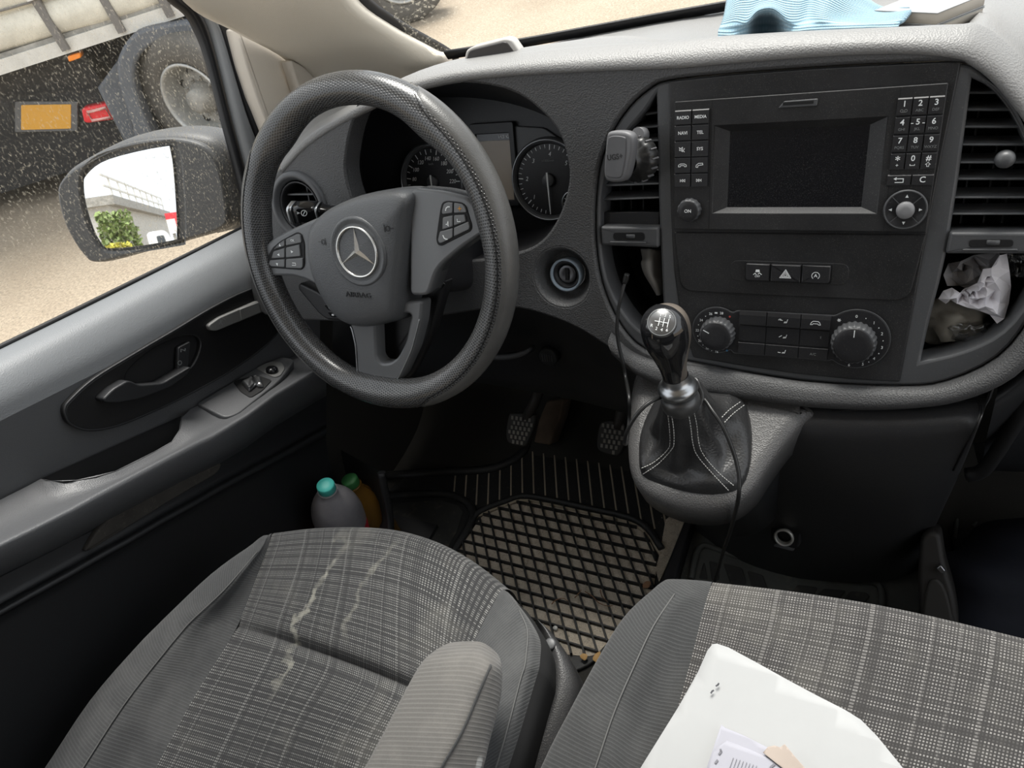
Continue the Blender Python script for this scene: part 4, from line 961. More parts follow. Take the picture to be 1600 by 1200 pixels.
slab('screen', RF, rectp((si[0]-.001, si[1]+.001, si[2]-.001, si[3]+.001)), .0066, .0058, 'screen_glass', rd, .0002)
# card slot: a small raised lip with a dark mouth
sx0, sx1 = RF.to2(1220, 162, w0)[0], RF.to2(1277, 160, w0)[0]; sy = (RF.to2(1248, 157, w0)[1]+RF.to2(1248, 167, w0)[1])/2
s = slab('card_slot', RF, rounded([(sx0-.002, sy-.0028), (sx1, sy-.0028), (sx1+.0005, sy+.0034), (sx0+.003, sy+.0030)], .001), w0+.0012, w0-.002, 'bezel_grey', rd, .0006)
slab('slot_mouth', RF, rrect(sx0+.002, sx1-.003, sy-.0006, sy+.0022, .0004), w0+.0015, w0-.001, 'recess_black', s, .0002)
# seams of the faceplate's side panels
for xs in (RF.to2(1110, 260, w0)[0], RF.to2(1405, 160, w0)[0]):
    mb = MB(); mb.box(RF, xs-.0002, xs+.0002, y0+.001, y1-.001, w0-.001, w0+.00015); mb.build('seam', 'recess_black', rd, False)
wb_ = .0150
def button(par, u0, u1, v0, v1, w=wb_, mat='button_black', gap=.0004, top=.0012):
    """a key whose upper edge leans back, as the real keys do"""
    mb = MB(); u0 += gap; u1 -= gap; v0 += gap*1.8; v1 -= gap
    P = [(u0, v0, w-.003), (u1, v0, w-.003), (u1, v1, w-.003), (u0, v1, w-.003), (u0+.0002, v0+.0002, w), (u1-.0002, v0+.0002, w), (u1-.0002, v1-top, w-.0002), (u0+.0002, v1-top, w-.0002), (u0+.0003, v1-.0002, w-.0012), (u1-.0003, v1-.0002, w-.0012)]
    mb.add([RF.to3(*p) for p in P], [(4, 5, 6, 7), (7, 6, 9, 8), (8, 9, 2, 3), (0, 1, 5, 4), (1, 2, 9, 6, 5), (0, 4, 7, 8, 3), (3, 2, 1, 0)], True)
    return mb.build('button', mat, par, False)
LB = [RF.to2(x, y, wb_) for x, y in ((1053.5, 171.5), (1107.5, 168), (1053, 292), (1107, 292))]
lu0, lu1 = (LB[0][0]+LB[2][0])/2, (LB[1][0]+LB[3][0])/2; lv1 = LB[0][1]; lv0 = LB[2][1]; mu = (lu0+lu1)/2
pyr = [172, 195.5, 220.5, 246, 271.5]; ends = [195, 220, 246, 271, 293]
legs = [('RADIO', 'MEDIA'), ('NAVI', 'TEL'), ('mute', 'SYS'), ('hang', 'call'), ('prev', 'next')]
mic = {'mute': lambda c: [[(c[0]-.003, c[1]-.001), (c[0]-.003, c[1]+.001), (c[0]-.0015, c[1]+.001), (c[0], c[1]+.0022), (c[0], c[1]-.0022), (c[0]-.0015, c[1]-.001), (c[0]-.003, c[1]-.001)], [(c[0]+.001, c[1]-.001), (c[0]+.002, c[1]+.001)], [(c[0]-.0035, c[1]+.002), (c[0]+.002, c[1]-.0025)]],
       'hang': lambda c: [[(c[0]-.004, c[1]-.0012), (c[0]-.004, c[1]+.0004), (c[0]-.002, c[1]+.0016), (c[0]+.002, c[1]+.0016), (c[0]+.004, c[1]+.0004), (c[0]+.004, c[1]-.0012), (c[0]+.0022, c[1]-.0012), (c[0]+.0018, c[1]), (c[0]-.0018, c[1]), (c[0]-.0022, c[1]-.0012), (c[0]-.004, c[1]-.0012)]],
       'call': lambda c: [[(c[0]-.0035, c[1]-.002), (c[0]-.0033, c[1]), (c[0]-.001, c[1]+.0017), (c[0]+.003, c[1]+.0018), (c[0]+.0034, c[1]+.0002), (c[0]+.0016, c[1]), (c[0]-.0014, c[1]-.0004), (c[0]-.0018, c[1]-.0022), (c[0]-.0035, c[1]-.002)]]}
for i in range(5):
    va, vb = RF.to2(1080, ends[i], wb_)[1], RF.to2(1080, pyr[i]-1.5, wb_)[1]
    for j in range(2):
        a, b = (lu0, mu) if j == 0 else (mu, lu1); k = button(rd, a, b, va, vb); s = legs[i][j]; c = ((a+b)/2, (va+vb)/2-.0003)
        if s.isupper(): text('legend', s, RF, c[0], c[1], .0042 if len(s) > 4 else .0044, 'legend_white', k, wb_+.0002, sx=.95, bold=.00006)
        elif s in mic: stroke('legend', RF, mic[s](c), .0006, 'legend_white', k, wb_+.0003)
        else:
            sg = -1 if s == 'prev' else 1
            tr = [[(c[0]+sg*(q-.0010), c[1]+.0013), (c[0]+sg*(q+.0010), c[1]), (c[0]+sg*(q-.0010), c[1]-.0013), (c[0]+sg*(q-.0010), c[1]+.0013)] for q in (-.0018, .0004)]
            stroke('legend', RF, tr+[[(c[0]+sg*.0020, c[1]-.0013), (c[0]+sg*.0020, c[1]+.0013)]], .0005, 'legend_white', k, wb_+.0003)
K = [RF.to2(x, y, wb_) for x, y in ((1401.5, 153), (1476, 148), (1463, 264), (1389.5, 267))]
ku0, ku1 = (K[0][0]+K[3][0])/2, (K[1][0]+K[2][0])/2; kv1, kv0 = (K[0][1]+K[1][1])/2, (K[2][1]+K[3][1])/2
keys = [('1', 'QLO'), ('2', 'ABC'), ('3', 'DEF'), ('4', 'GHI'), ('5', 'JKL'), ('6', 'MNO'), ('7', 'PQRS'), ('8', 'TUV'), ('9', 'WXYZ'), ('*', '+'), ('0', '_'), ('#', 'up')]
keys[0] = ('1', 'o_o')
for i, (a, b) in enumerate(keys):
    r, c = divmod(i, 3); du = (ku1-ku0)/3; dv = (kv1-kv0)/4
    ua, vb = ku0+du*c, kv1-dv*r; k = button(rd, ua, ua+du, vb-dv, vb, gap=.0003); cx, cy = ua+du/2, vb-dv/2
    text('legend', a, RF, cx, cy+(.0022 if a != '*' else .0008), .0068 if a != '*' else .009, 'legend_white', k, wb_+.0002, bold=.0001)
    if b == 'up': stroke('legend', RF, [[(cx-.0008, cy-.005), (cx-.0008, cy-.0032), (cx-.002, cy-.0032), (cx, cy-.0014), (cx+.002, cy-.0032), (cx+.0008, cy-.0032), (cx+.0008, cy-.005), (cx-.0008, cy-.005)]], .0004, 'legend_white', k, wb_+.0003)
    elif b == '_': stroke('legend', RF, [[(cx-.0018, cy-.0028), (cx-.0018, cy-.0038), (cx+.0018, cy-.0038), (cx+.0018, cy-.0028)]], .0005, 'legend_white', k, wb_+.0003)
    elif b == 'o_o': stroke('legend', RF, [circ(.0011, 10, (cx-.0016, cy-.0034))+[(cx-.0005, cy-.0034)], circ(.0011, 10, (cx+.0016, cy-.0034))+[(cx+.0027, cy-.0034)], [(cx-.0016, cy-.0045), (cx+.0016, cy-.0045)]], .0004, 'legend_dim', k, wb_+.0003)
    else: text('legend', b, RF, cx, cy-.0036, .0032 if b != '+' else .0045, 'legend_dim' if b != '+' else 'legend_white', k, wb_+.0002)
    if a == '5': stroke('legend', RF, [[(cx-.0052, cy+.0012), (cx-.0036, cy+.0012)], [(cx+.0036, cy+.0012), (cx+.0052, cy+.0012)]], .0006, 'legend_white', k, wb_+.0003)
va, vb = RF.to2(1420, 290.5, wb_)[1], RF.to2(1420, 272, wb_)[1]; ua, um, ub = RF.to2(1385.5, 281, wb_)[0], RF.to2(1424, 280, wb_)[0], RF.to2(1459.5, 279, wb_)[0]
k = button(rd, ua, um, va, vb, gap=.0003); c = ((ua+um)/2, (va+vb)/2)
stroke('legend', RF, [[(c[0]-.003, c[1]+.0012), (c[0]+.0035, c[1]+.0012), (c[0]+.0035, c[1]-.002), (c[0]-.003, c[1]-.002)]], .0007, 'legend_white', k, wb_+.0003); fillpoly('legend', RF, [[(c[0]-.0045, c[1]+.0012), (c[0]-.002, c[1]+.0027), (c[0]-.002, c[1]-.0003)]], 'legend_white', k, wb_+.0003)
k = button(rd, um, ub, va, vb, gap=.0003); text('legend', 'C', RF, (um+ub)/2, (va+vb)/2, .0072, 'legend_white', k, wb_+.0002, bold=.0001)
NF = Frame(RF.px(1414.5, 327.5, wb_-.001), RF.ex, RF.n)
rr = .0182
pad = lathe('navigation_pad', NF, [(rr, -.004), (rr, .0006), (rr*.97, .0016), (rr*.90, .0018), (rr*.88, .0008), (rr*.40, .0002), (0, .0002)], 'hard_black', rd, 40)
lathe('pad_rim', NF, [(rr*1.0, .0006), (rr*.97, .0021), (rr*.91, .0021), (rr*.89, .001)], 'bezel_grey', pad, 40)
for a in (45, 135, 225, 315):
    d = rad(a); stroke('pad_groove', NF, [[(math.cos(d)*rr*.42, math.sin(d)*rr*.42), (math.cos(d)*rr*.95, math.sin(d)*rr*.95)]], .0007, 'bezel_grey', pad, .0023)
for a in (0, 90, 180, 270): d = rad(a); fillpoly('legend', NF, [tri((math.cos(d)*rr*.66, math.sin(d)*rr*.66), .0017, a)], 'legend_white', pad, .0012)
plain('grey_cap', (.20, .20, .205), .45)
lathe('centre_button', NF, [(.0076, .0), (.0076, .0055), (.0070, .0068), (.003, .0072), (0, .0072)], 'grey_cap', pad, 28)
def knob(par, fr, r, h, name='knob', ribs=16, capmat='button_black', grip='gloss_black', cap_r=.76):
    k = lathe(name, fr, [(r, 0), (r, .0015), (r*.97, h*.75), (r*.90, h*.96), (r*.84, h)], 'bezel_grey', par, ribs*4, ripple=lambda j, i: 1.0 if j % 4 in (0, 1) else .955)
    lathe('knob_cap', fr, [(r*.87, h*.9), (r*.85, h*1.02), (r*.80, h*1.07), (r*.5, h*1.09), (0, h*1.09)], capmat, k, 36); return k
ON = Frame(RF.px(1078, 327.5, w0), RF.ex, RF.n)
k = knob(rd, ON, .0122, .0085, ribs=14); text('legend', 'ON', ON, 0, 0, .0046, 'legend_white', k, .0095, bold=.00005)

# ------------------------------------------------------------------ three-switch bank
sb = thing('switch_bank', 'row of three black switches with a hazard triangle below the radio', 'switch', RF.px(1230, 428))
sq0 = RF.to2(1165.5, 411, .011); sq1 = RF.to2(1296.5, 444.5, .011)
xs = [sq0[0], RF.to2(1203.5, 428, .011)[0], RF.to2(1252, 429, .011)[0], sq1[0]]; va, vb = sq1[1]+.0006, sq0[1]-.0002
slab('switch_well', RF, rrect(xs[0]-.0012, xs[3]+.0012, va-.0012, vb+.0012, .003), .0080, .004, 'recess_black', sb, .0004)
slab('scoop', RF, rrect(xs[0]-.016, xs[3]+.016, va-.002, vb+.002, .008), .0078, .004, 'panel_black', sb, .0006)
for i in range(3):
    c = [.0003, .0003, .0003, .0003]
    if i == 0: c = [.004, .0003, .0003, .001]
    if i == 2: c = [.0003, .004, .001, .0003]
    k = slab('switch', RF, rounded([(xs[i]+.0003, va), (xs[i+1]-.0003, va), (xs[i+1]-.0003, vb), (xs[i]+.0003, vb)], c), .0125, .006, 'button_black', sb, .0012)
    cx, cy = (xs[i]+xs[i+1])/2, (va+vb)/2-.001
    if i == 1:
        for s, wd in ((.0062, .0006), (.0042, .0006), (.0020, .0005)):
            t = [(cx+s*math.sin(rad(q)), cy-.0005+s*.92*math.cos(rad(q))) for q in (0, 120, 240, 0)]; stroke('legend', RF, [t], wd, 'legend_white', k, .0129)
    elif i == 0:
        fillpoly('legend', RF, [[(cx-.0022, cy+.0016), (cx+.0022, cy+.0016), (cx+.0017, cy+.0042), (cx-.0017, cy+.0042)]], 'legend_white', k, .0129)
        stroke('legend', RF, [[(cx-.004, cy-.0012), (cx-.0025, cy+.0004), (cx-.001, cy-.0012)], [(cx+.0005, cy-.0006), (cx+.002, cy+.0008), (cx+.004, cy-.0008)]], .0007, 'legend_white', k, .0129)
        text('legend', 'OFF', RF, cx, cy-.003, .003, 'legend_white', k, .0127)
    else:
        stroke('legend', RF, [circ(.0036, 20, (cx, cy), rad(-50), rad(230))], .0006, 'legend_white', k, .0129); text('legend', 'A', RF, cx, cy, .0046, 'legend_white', k, .0127, bold=.0001)

# ------------------------------------------------------------------ climate controls
cc = thing('climate_panel', 'black climate control panel with two ribbed knobs', 'climate control', RF.px(1230, 520))
cw = .0075
cl_, cr_ = RF.to2(1120, 515.5, cw), RF.to2(1337, 529.5, cw)
rl, rr2 = .0265, .0315
T = [RF.to2(x, y, cw) for x, y in ((1152, 485), (1303, 493))]; Bm = [RF.to2(x, y, cw) for x, y in ((1296, 563), (1146, 551))]
left = circ(rl, 20, cl_, rad(52), rad(308)); right = circ(rr2, 20, cr_, rad(-130), rad(130))
O = left + [Bm[1], Bm[0]] + right + [T[1], T[0]]
O = rounded(O, .004, 3)
slab('panel', RF, O, cw+.0012, .003, 'hard_black', cc, .0012)
tube('panel_edge', [RF.to3(u, v, cw+.0006) for u, v in O], .0005, 'bezel_grey', cc, 5, 1, closed=True)
xsb = [RF.to2(x, 520, .009)[0] for x in (1154, 1197, 1250, 1297)]
vt = lambda x, y: RF.to2(x, y, .009)[1]
vrow = [(vt(1225, 489), vt(1225, 510.5)), (vt(1225, 511.5), vt(1225, 537.5)), (vt(1225, 539), vt(1225, 557.5))]
def seat_icon(cx, cy, s, k, up): 
    return [[(cx+.0006*s, cy-.0014*s), (cx+.0028*s, cy-.0012*s), (cx+.0036*s, cy+.0018*s)], [(cx-.003*s, cy+(.001 if up > 0 else -.0008)*s), (cx-.0008*s, cy+(.0008 if up >= 0 else -.001)*s)], [(cx+.0010*s, cy-.0006*s), (cx+.0022*s, cy-.0004*s)]]
for r in range(3):
    for c in range(3):
        v1_, v0_ = vrow[r]; w = (.0118, .0098, .0102)[r]
        k = button(cc, xsb[c], xsb[c+1], v0_, v1_, w=w, gap=.0002, top=.0040 if r == 0 else .0008)
        cx, cy = (xsb[c]+xsb[c+1])/2, (v0_+v1_)/2-.0006
        if c == 1: stroke('legend', RF, seat_icon(cx, cy, 1.15, k, 1-r) + ([circ(.0012, 8, (cx-.0035, cy+.0010), 0, 3.14)] if r == 0 else []), .0006, 'legend_white', k, w+.0004)
        elif c == 2 and r == 0: stroke('legend', RF, [[(cx-.0048, cy-.0015), (cx-.0040, cy+.0008), (cx-.0024, cy+.0022), (cx+.0024, cy+.0022), (cx+.0040, cy+.0008), (cx+.0048, cy-.0015), (cx+.003, cy-.0015), (cx+.0022, cy-.0004), (cx-.0022, cy-.0004), (cx-.003, cy-.0015), (cx-.0048, cy-.0015)]], .0006, 'legend_white', k, w+.0004)
        elif c == 2 and r == 2: text('legend', 'A/C', RF, cx, cy, .0038, 'legend_dim', k, w+.0003)
        elif c == 2 and r == 1: stroke('legend', RF, [[(cx+.006, cy+.001), (cx+.006, cy+.003)]], .0008, 'legend_dim', k, w+.0003)
KL = Frame(RF.px(1122, 519.5, cw+.001), RF.ex, RF.n); KR = Frame(RF.px(1334, 533, cw+.001), RF.ex, RF.n)
kl = knob(cc, KL, .0190, .0135, ribs=22, capmat='hard_black'); kr = knob(cc, KR, .0215, .0135, ribs=24, capmat='hard_black')
stroke('pointer', KL, [[(math.cos(rad(152))*.008, math.sin(rad(152))*.008), (math.cos(rad(152))*.0145, math.sin(rad(152))*.0145)]], .0009, 'legend_white', kl, .0152)
stroke('pointer', KR, [[(0, .0095), (0, .0165)]], .0009, 'legend_white', kr, .0152)
for s, a in (('22', 178), ('24', 145), ('26', 112), ('28', 82), ('20', 210), ('18', 240), ('16', 268)): text('legend', s, KL, math.cos(rad(a))*.0228, math.sin(rad(a))*.0228, .0038, 'legend_white', cc, .0006)
for a in (161, 128, 195, 225, 254): fillpoly('legend', KL, [circ(.0005, 8, (math.cos(rad(a))*.0228, math.sin(rad(a))*.0228))], 'legend_white', cc, .0006)
stroke('legend', KL, [[(math.cos(rad(97))*.0228-.001, math.sin(rad(97))*.0228), (math.cos(rad(97))*.0228+.001, math.sin(rad(97))*.0228)]], .0016, 'legend_white', cc, .0006)
fillpoly('red_dot', KL, [circ(.0011, 10, (math.cos(rad(58))*.0228, math.sin(rad(58))*.0228))], 'legend_red', cc, .0007)
fillpoly('blue_dot', KL, [circ(.0011, 10, (math.cos(rad(297))*.0228, math.sin(rad(297))*.0228))], 'legend_blue', cc, .0007)
for s, a in (('0', 90), ('1', 52), ('2', 22), ('3', -10), ('4', -40), ('5', -66), ('6', -94)): text('legend', s, KR, math.cos(rad(a))*.0265, math.sin(rad(a))*.0265, .0042, 'legend_white', cc, .0006)
for a in (71, 37, 6, -25, -53): fillpoly('legend', KR, [circ(.0005, 8, (math.cos(rad(a))*.0265, math.sin(rad(a))*.0265))], 'legend_white', cc, .0006)
stroke('legend', KR, [[(math.cos(rad(126))*.0265+.0016*math.cos(rad(q)), math.sin(rad(126))*.0265+.0016*math.sin(rad(q))), (math.cos(rad(126))*.0265-.0016*math.cos(rad(q)), math.sin(rad(126))*.0265-.0016*math.sin(rad(q)))] for q in (0, 60, 120)], .0006, 'legend_white', cc, .0006)
# ------------------------------------------------------------------ fabrics
def fabric(name, base, light, pitch=(.0025, .0027), rough=.95, stain=.0, seed=0.0, trail=()):
    m, nt, b, out = nodes_of(name)
    uvn = N(nt, 'UVMap').outputs[0]; sep = N(nt, 'SeparateXYZ'); nt.links.new(uvn, sep.inputs[0]); u, v = sep.outputs[0], sep.outputs[1]
    tc = N(nt, 'TexCoord').outputs['Object']
    fx = mathn(nt, 'FRACT', mathn(nt, 'DIVIDE', u, pitch[0])); fy = mathn(nt, 'FRACT', mathn(nt, 'DIVIDE', v, pitch[1]))
    dash = mathn(nt, 'MULTIPLY', ramp(nt, fx, [(.42, (1, 1, 1)), (.60, (0, 0, 0))]), ramp(nt, fy, [(.40, (1, 1, 1)), (.58, (0, 0, 0))]))
    def band(c, scale, off, stops):
        n1 = nt.nodes.new('ShaderNodeTexNoise'); n1.noise_dimensions = '1D'; n1.inputs['Scale'].default_value = scale; n1.inputs['Detail'].default_value = 1.5; n1.inputs['Roughness'].default_value = .7
        nt.links.new(mathn(nt, 'ADD', c, off), n1.inputs['W']); return ramp(nt, n1.outputs['Fac'], stops)
    bu = band(u, 95, 3.1+seed, [(.36, (.5, .5, .5)), (.60, (1, 1, 1))]); bv = band(v, 210, 7.7+seed, [(.40, (.16, .16, .16)), (.52, (1, 1, 1))])
    k = mathn(nt, 'MULTIPLY', dash, mathn(nt, 'MULTIPLY', bu, bv))
    # brighter dotted lines running with the seat, and dark ones beside them
    per = mathn(nt, 'FRACT', mathn(nt, 'ADD', mathn(nt, 'DIVIDE', mathn(nt, 'ADD', u, .007), .031), mathn(nt, 'MULTIPLY', mathn(nt, 'SINE', mathn(nt, 'MULTIPLY', u, 61.0)), .33))); ln = mathn(nt, 'LESS_THAN', per, .06); ln2 = mathn(nt, 'LESS_THAN', mathn(nt, 'ABSOLUTE', mathn(nt, 'SUBTRACT', per, .15)), .045)
    k = mathn(nt, 'MAXIMUM', mathn(nt, 'MULTIPLY', k, mathn(nt, 'SUBTRACT', 1.0, mathn(nt, 'MULTIPLY', ln2, .6))), mathn(nt, 'MULTIPLY', mathn(nt, 'MULTIPLY', ln, ramp(nt, fy, [(.5, (1, 1, 1)), (.7, (0, 0, 0))])), .42))
    c = mixc(nt, k, base, light)
    n1 = noise(nt, tc, 7, 5, .65); st = ramp(nt, n1, [(.52, (0, 0, 0)), (.75, (1, 1, 1))]); c = mixc(nt, mathn(nt, 'MULTIPLY', st, stain), c, (.24, .23, .20))
    if trail:
        so_ = N(nt, 'SeparateXYZ'); nt.links.new(tc, so_.inputs[0])
        for x0, y0, y1, wd, amt in trail:
            wv = mathn(nt, 'MULTIPLY', mathn(nt, 'SUBTRACT', noise(nt, tc, 22, 4, .6), .5), .085)
            dx = mathn(nt, 'ABSOLUTE', mathn(nt, 'ADD', mathn(nt, 'SUBTRACT', so_.outputs[0], x0), wv))
            k1 = ramp(nt, mathn(nt, 'DIVIDE', dx, wd), [(.35, (1, 1, 1)), (1.0, (0, 0, 0))])
            k2 = ramp(nt, mathn(nt, 'DIVIDE', mathn(nt, 'SUBTRACT', so_.outputs[1], y0), y1-y0), [(.0, (0, 0, 0)), (.2, (1, 1, 1)), (.8, (1, 1, 1)), (1.0, (0, 0, 0))])
            k3 = ramp(nt, noise(nt, tc, 60, 3, .6), [(.35, (.15, .15, .15)), (.6, (1, 1, 1))])
            c = mixc(nt, mathn(nt, 'MULTIPLY', mathn(nt, 'MULTIPLY', k1, k2), mathn(nt, 'MULTIPLY', k3, amt)), c, (.34, .33, .28))
    sp = N(nt, 'TexVoronoi', Scale=17.0); nt.links.new(tc, sp.inputs['Vector'])
    spk = mathn(nt, 'MULTIPLY', ramp(nt, sp.outputs['Distance'], [(.05, (1, 1, 1)), (.09, (0, 0, 0))]), mathn(nt, 'GREATER_THAN', noise(nt, tc, 26, 1, .5), .57)); c = mixc(nt, mathn(nt, 'MULTIPLY', spk, .45), c, (.5, .49, .44))
    nt.links.new(c, b.inputs['Base Color']); b.inputs['Roughness'].default_value = rough; b.inputs['Specular IOR Level'].default_value = .15
    b.inputs['Sheen Weight'].default_value = .12
    bp = N(nt, 'Bump', Strength=.35, Distance=.0006); nt.links.new(dash, bp.inputs['Height']); nt.links.new(bp.outputs[0], b.inputs['Normal'])
def twill(name, base, light, pitch=.0036, ang=(.5, 1.0), stain=.3, wearcol=(.14, .14, .137)):
    m, nt, b, out = nodes_of(name)
    uvn = N(nt, 'UVMap').outputs[0]; sep = N(nt, 'SeparateXYZ'); nt.links.new(uvn, sep.inputs[0])
    tc = N(nt, 'TexCoord').outputs['Object']
    d = mathn(nt, 'ADD', mathn(nt, 'MULTIPLY', sep.outputs[0], ang[0]), mathn(nt, 'MULTIPLY', sep.outputs[1], ang[1]))
    s = mathn(nt, 'FRACT', mathn(nt, 'DIVIDE', d, pitch)); k = ramp(nt, s, [(.2, (0, 0, 0)), (.5, (1, 1, 1)), (.8, (0, 0, 0))])
    c = mixc(nt, k, base, light)
    n1 = noise(nt, tc, 9, 6, .7); st = ramp(nt, n1, [(.45, (0, 0, 0)), (.72, (1, 1, 1))]); c = mixc(nt, mathn(nt, 'MULTIPLY', st, stain), c, wearcol)
    fz = noise(nt, tc, 900, 2, .6); c2 = mixc(nt, mathn(nt, 'MULTIPLY', fz, .25), c, wearcol)
    sp = N(nt, 'TexVoronoi', Scale=13.0); nt.links.new(tc, sp.inputs['Vector'])
    spk = mathn(nt, 'MULTIPLY', ramp(nt, sp.outputs['Distance'], [(.05, (1, 1, 1)), (.085, (0, 0, 0))]), mathn(nt, 'GREATER_THAN', noise(nt, tc, 21, 1, .5), .57)); c2 = mixc(nt, mathn(nt, 'MULTIPLY', spk, .5), c2, (.55, .56, .54))
    nt.links.new(c2, b.inputs['Base Color']); b.inputs['Roughness'].default_value = .95; b.inputs['Specular IOR Level'].default_value = .15; b.inputs['Sheen Weight'].default_value = .15
    bp = N(nt, 'Bump', Strength=.35, Distance=.0006); nt.links.new(k, bp.inputs['Height']); nt.links.new(bp.outputs[0], b.inputs['Normal'])
fabric('plaid_driver', (.033, .033, .034), (.235, .233, .224), stain=.30, trail=((-.053, -.02, .19, .0065, .50), (.012, .06, .19, .007, .28)))
fabric('plaid_bench', (.039, .0375, .037), (.25, .241, .232), stain=.28, seed=4.4)
twill('bolster_grey', (.034, .035, .0365), (.056, .0575, .059), stain=.35)
twill('bolster_dark', (.027, .028, .029), (.047, .0485, .050), stain=.22)
twill('armrest_rib', (.090, .087, .083), (.125, .121, .115), pitch=.0034, ang=(.05, 1.0), stain=.35, wearcol=(.25, .235, .215))
plain('side_cloth', (.010, .010, .0105), .95)
plain('thread', (.095, .095, .093), .8)

# ------------------------------------------------------------------ driver's seat
SB = rad(12)
def seatframe(p): return Frame(p, (1, 0, 0), (0, -math.sin(SB), math.cos(SB)))
DS = seatframe((-.49, .35, .86))
def rowsOf(fr, rows): return [[fr.px(x, y, w) for x, y, w in r] for r in rows]
ds = thing('driver_seat', 'grey plaid driver seat with twill bolsters and a ribbed armrest', 'seat', (-.49, .15, .44))
ins = [[(428, 833, -.012), (500, 825, -.006), (590, 826, -.004), (660, 841, -.004), (725, 873, -.008), (788, 922, -.014)],
       [(420, 852, -.002), (495, 847, .004), (580, 850, .006), (650, 866, .005), (712, 896, .002), (771, 944, -.004)],
       [(402, 900, .000), (482, 903, .007), (572, 915, .009), (640, 934, .008), (695, 962, .005), (744, 997, -.002)],
       [(381, 955, -.002), (458, 975, .007), (562, 1008, .008), (640, 1038, .007), (684, 1058, .004), (716, 1074, -.002)],
       [(374, 971, -.004), (455, 994, .001), (560, 1030, .002), (640, 1063, .001), (679, 1082, .000), (705, 1094, -.004)],
       [(371, 978, -.006), (454, 1003, -.007), (560, 1040, -.008), (640, 1073, -.007), (677, 1090, -.006), (701, 1102, -.006)],
       [(368, 985, -.004), (452, 1011, .001), (559, 1048, .002), (637, 1082, .001), (674, 1099, .000), (697, 1111, -.004)],
       [(352, 1012, -.001), (443, 1036, .007), (550, 1073, .008), (628, 1106, .007), (665, 1124, .004), (688, 1136, -.002)],
       [(300, 1095, -.001), (400, 1122, .008), (500, 1152, .009), (590, 1182, .008), (640, 1200, .005), (672, 1213, -.001)],
       [(235, 1215, -.001), (340, 1252, .008), (450, 1292, .009), (540, 1332, .008), (600, 1360, .005), (640, 1380, -.001)],
       [(120, 1420, 0), (230, 1480, .008), (340, 1540, .008), (430, 1600, .008), (490, 1640, .005), (540, 1670, 0)]]
R = rowsOf(DS, ins)
fr0 = R[0]
front = [[p + V3((0, -.03, -.13)) for p in fr0], [p + V3((0, .006, -.075)) for p in fr0], [p + V3((0, .012, -.030)) for p in fr0]]
loft('seat_insert', front + R, 'plaid_driver', ds, 6, 4)
lb = [[(428, 833, -.012), (426, 834, -.010), (424, 836, -.008), (419, 838, -.012)],
      [(420, 852, -.002), (411, 857, .006), (402, 862, .012), (386, 856, .006)],
      [(402, 900, .000), (376, 911, .012), (350, 922, .026), (331, 896, .020)],
      [(381, 955, -.002), (341, 963, .011), (301, 968, .028), (265, 958, .022)],
      [(371, 978, -.003), (328, 983, .011), (283, 988, .028), (247, 976, .022)],
      [(352, 1012, -.001), (308, 1016, .011), (255, 1022, .028), (216, 1008, .022)],
      [(300, 1095, -.001), (252, 1098, .011), (193, 1102, .028), (143, 1093, .022)],
      [(235, 1215, -.001), (175, 1222, .011), (113, 1226, .028), (62, 1214, .022)],
      [(120, 1420, 0), (60, 1420, .012), (-10, 1420, .028), (-70, 1400, .022)]]
L_ = rowsOf(DS, lb)
L_ = [r + [r[-1] + V3((-.012, -.004, -.03)), r[-1] + V3((-.008, -.004, -.10)), r[-1] + V3((.01, 0, -.16))] for r in L_]
f0 = L_[0]; L_ = [[p + V3((0, -.03, -.13)) for p in f0], [p + V3((0, .008, -.06)) for p in f0]] + L_
loft('bolster', L_, 'bolster_grey', ds, 5, 4)
tube('piping', [DS.px(x, y, w+.001) for x, y, w in [r[2] for r in lb[1:]]], .0008, 'thread', ds, 5, 4)
rbs = [[(788, 922, -.014), (791, 925, -.012), (796, 930, -.010), (804, 939, -.016)],
       [(771, 944, -.004), (790, 947, .004), (811, 953, .008), (826, 966, -.004)],
       [(744, 997, -.002), (782, 986, .010), (824, 985, .018), (844, 1000, .004)],
       [(716, 1074, -.002), (768, 1045, .012), (822, 1025, .024), (844, 1030, .010)],
       [(701, 1102, -.003), (760, 1068, .012), (819, 1044, .026), (842, 1046, .012)],
       [(688, 1136, -.001), (750, 1098, .012), (812, 1066, .026), (836, 1066, .012)],
       [(672, 1213, -.001), (722, 1200, .012), (778, 1190, .026), (796, 1196, .012)],
       [(640, 1380, -.001), (680, 1360, .012), (722, 1340, .026), (738, 1345, .012)],
       [(540, 1670, 0), (580, 1640, .012), (622, 1620, .026), (642, 1625, .012)]]
R_ = rowsOf(DS, rbs); f0 = R_[0]
R4 = [[p + V3((0, -.03, -.13)) for p in f0], [p + V3((0, .008, -.06)) for p in f0]] + R_
loft('bolster', R4, 'bolster_grey', ds, 5, 4)
tube('piping', [DS.px(x, y, w+.001) for x, y, w in [r[2] for r in rbs[1:]]], .0008, 'thread', ds, 5, 4)
side = [[r[-1], r[-1] + V3((.008, 0, -.02)), r[-1] + V3((.006, 0, -.10)), r[-1] + V3((-.01, 0, -.16))] for r in R4]
loft('side_cover', side, 'side_cloth', ds, 3, 4)
plain('shroud_plastic', (.030, .030, .031), .40, grain=.3, gscale=800, dust=.35, wear=.2)
st = [(836, 972), (846, 992), (850, 1030), (842, 1090), (800, 1200), (745, 1345)]
so_ = [(846, 974), (864, 992), (889, 1035), (895, 1090), (850, 1205), (800, 1340)]
zs = [-.030, -.030, -.032, -.034, -.036, -.04]
A = [DS.px(x, y, z-.006) for (x, y), z in zip(st, zs)]; B = [DS.px(x, y, z) for (x, y), z in zip(so_, zs)]
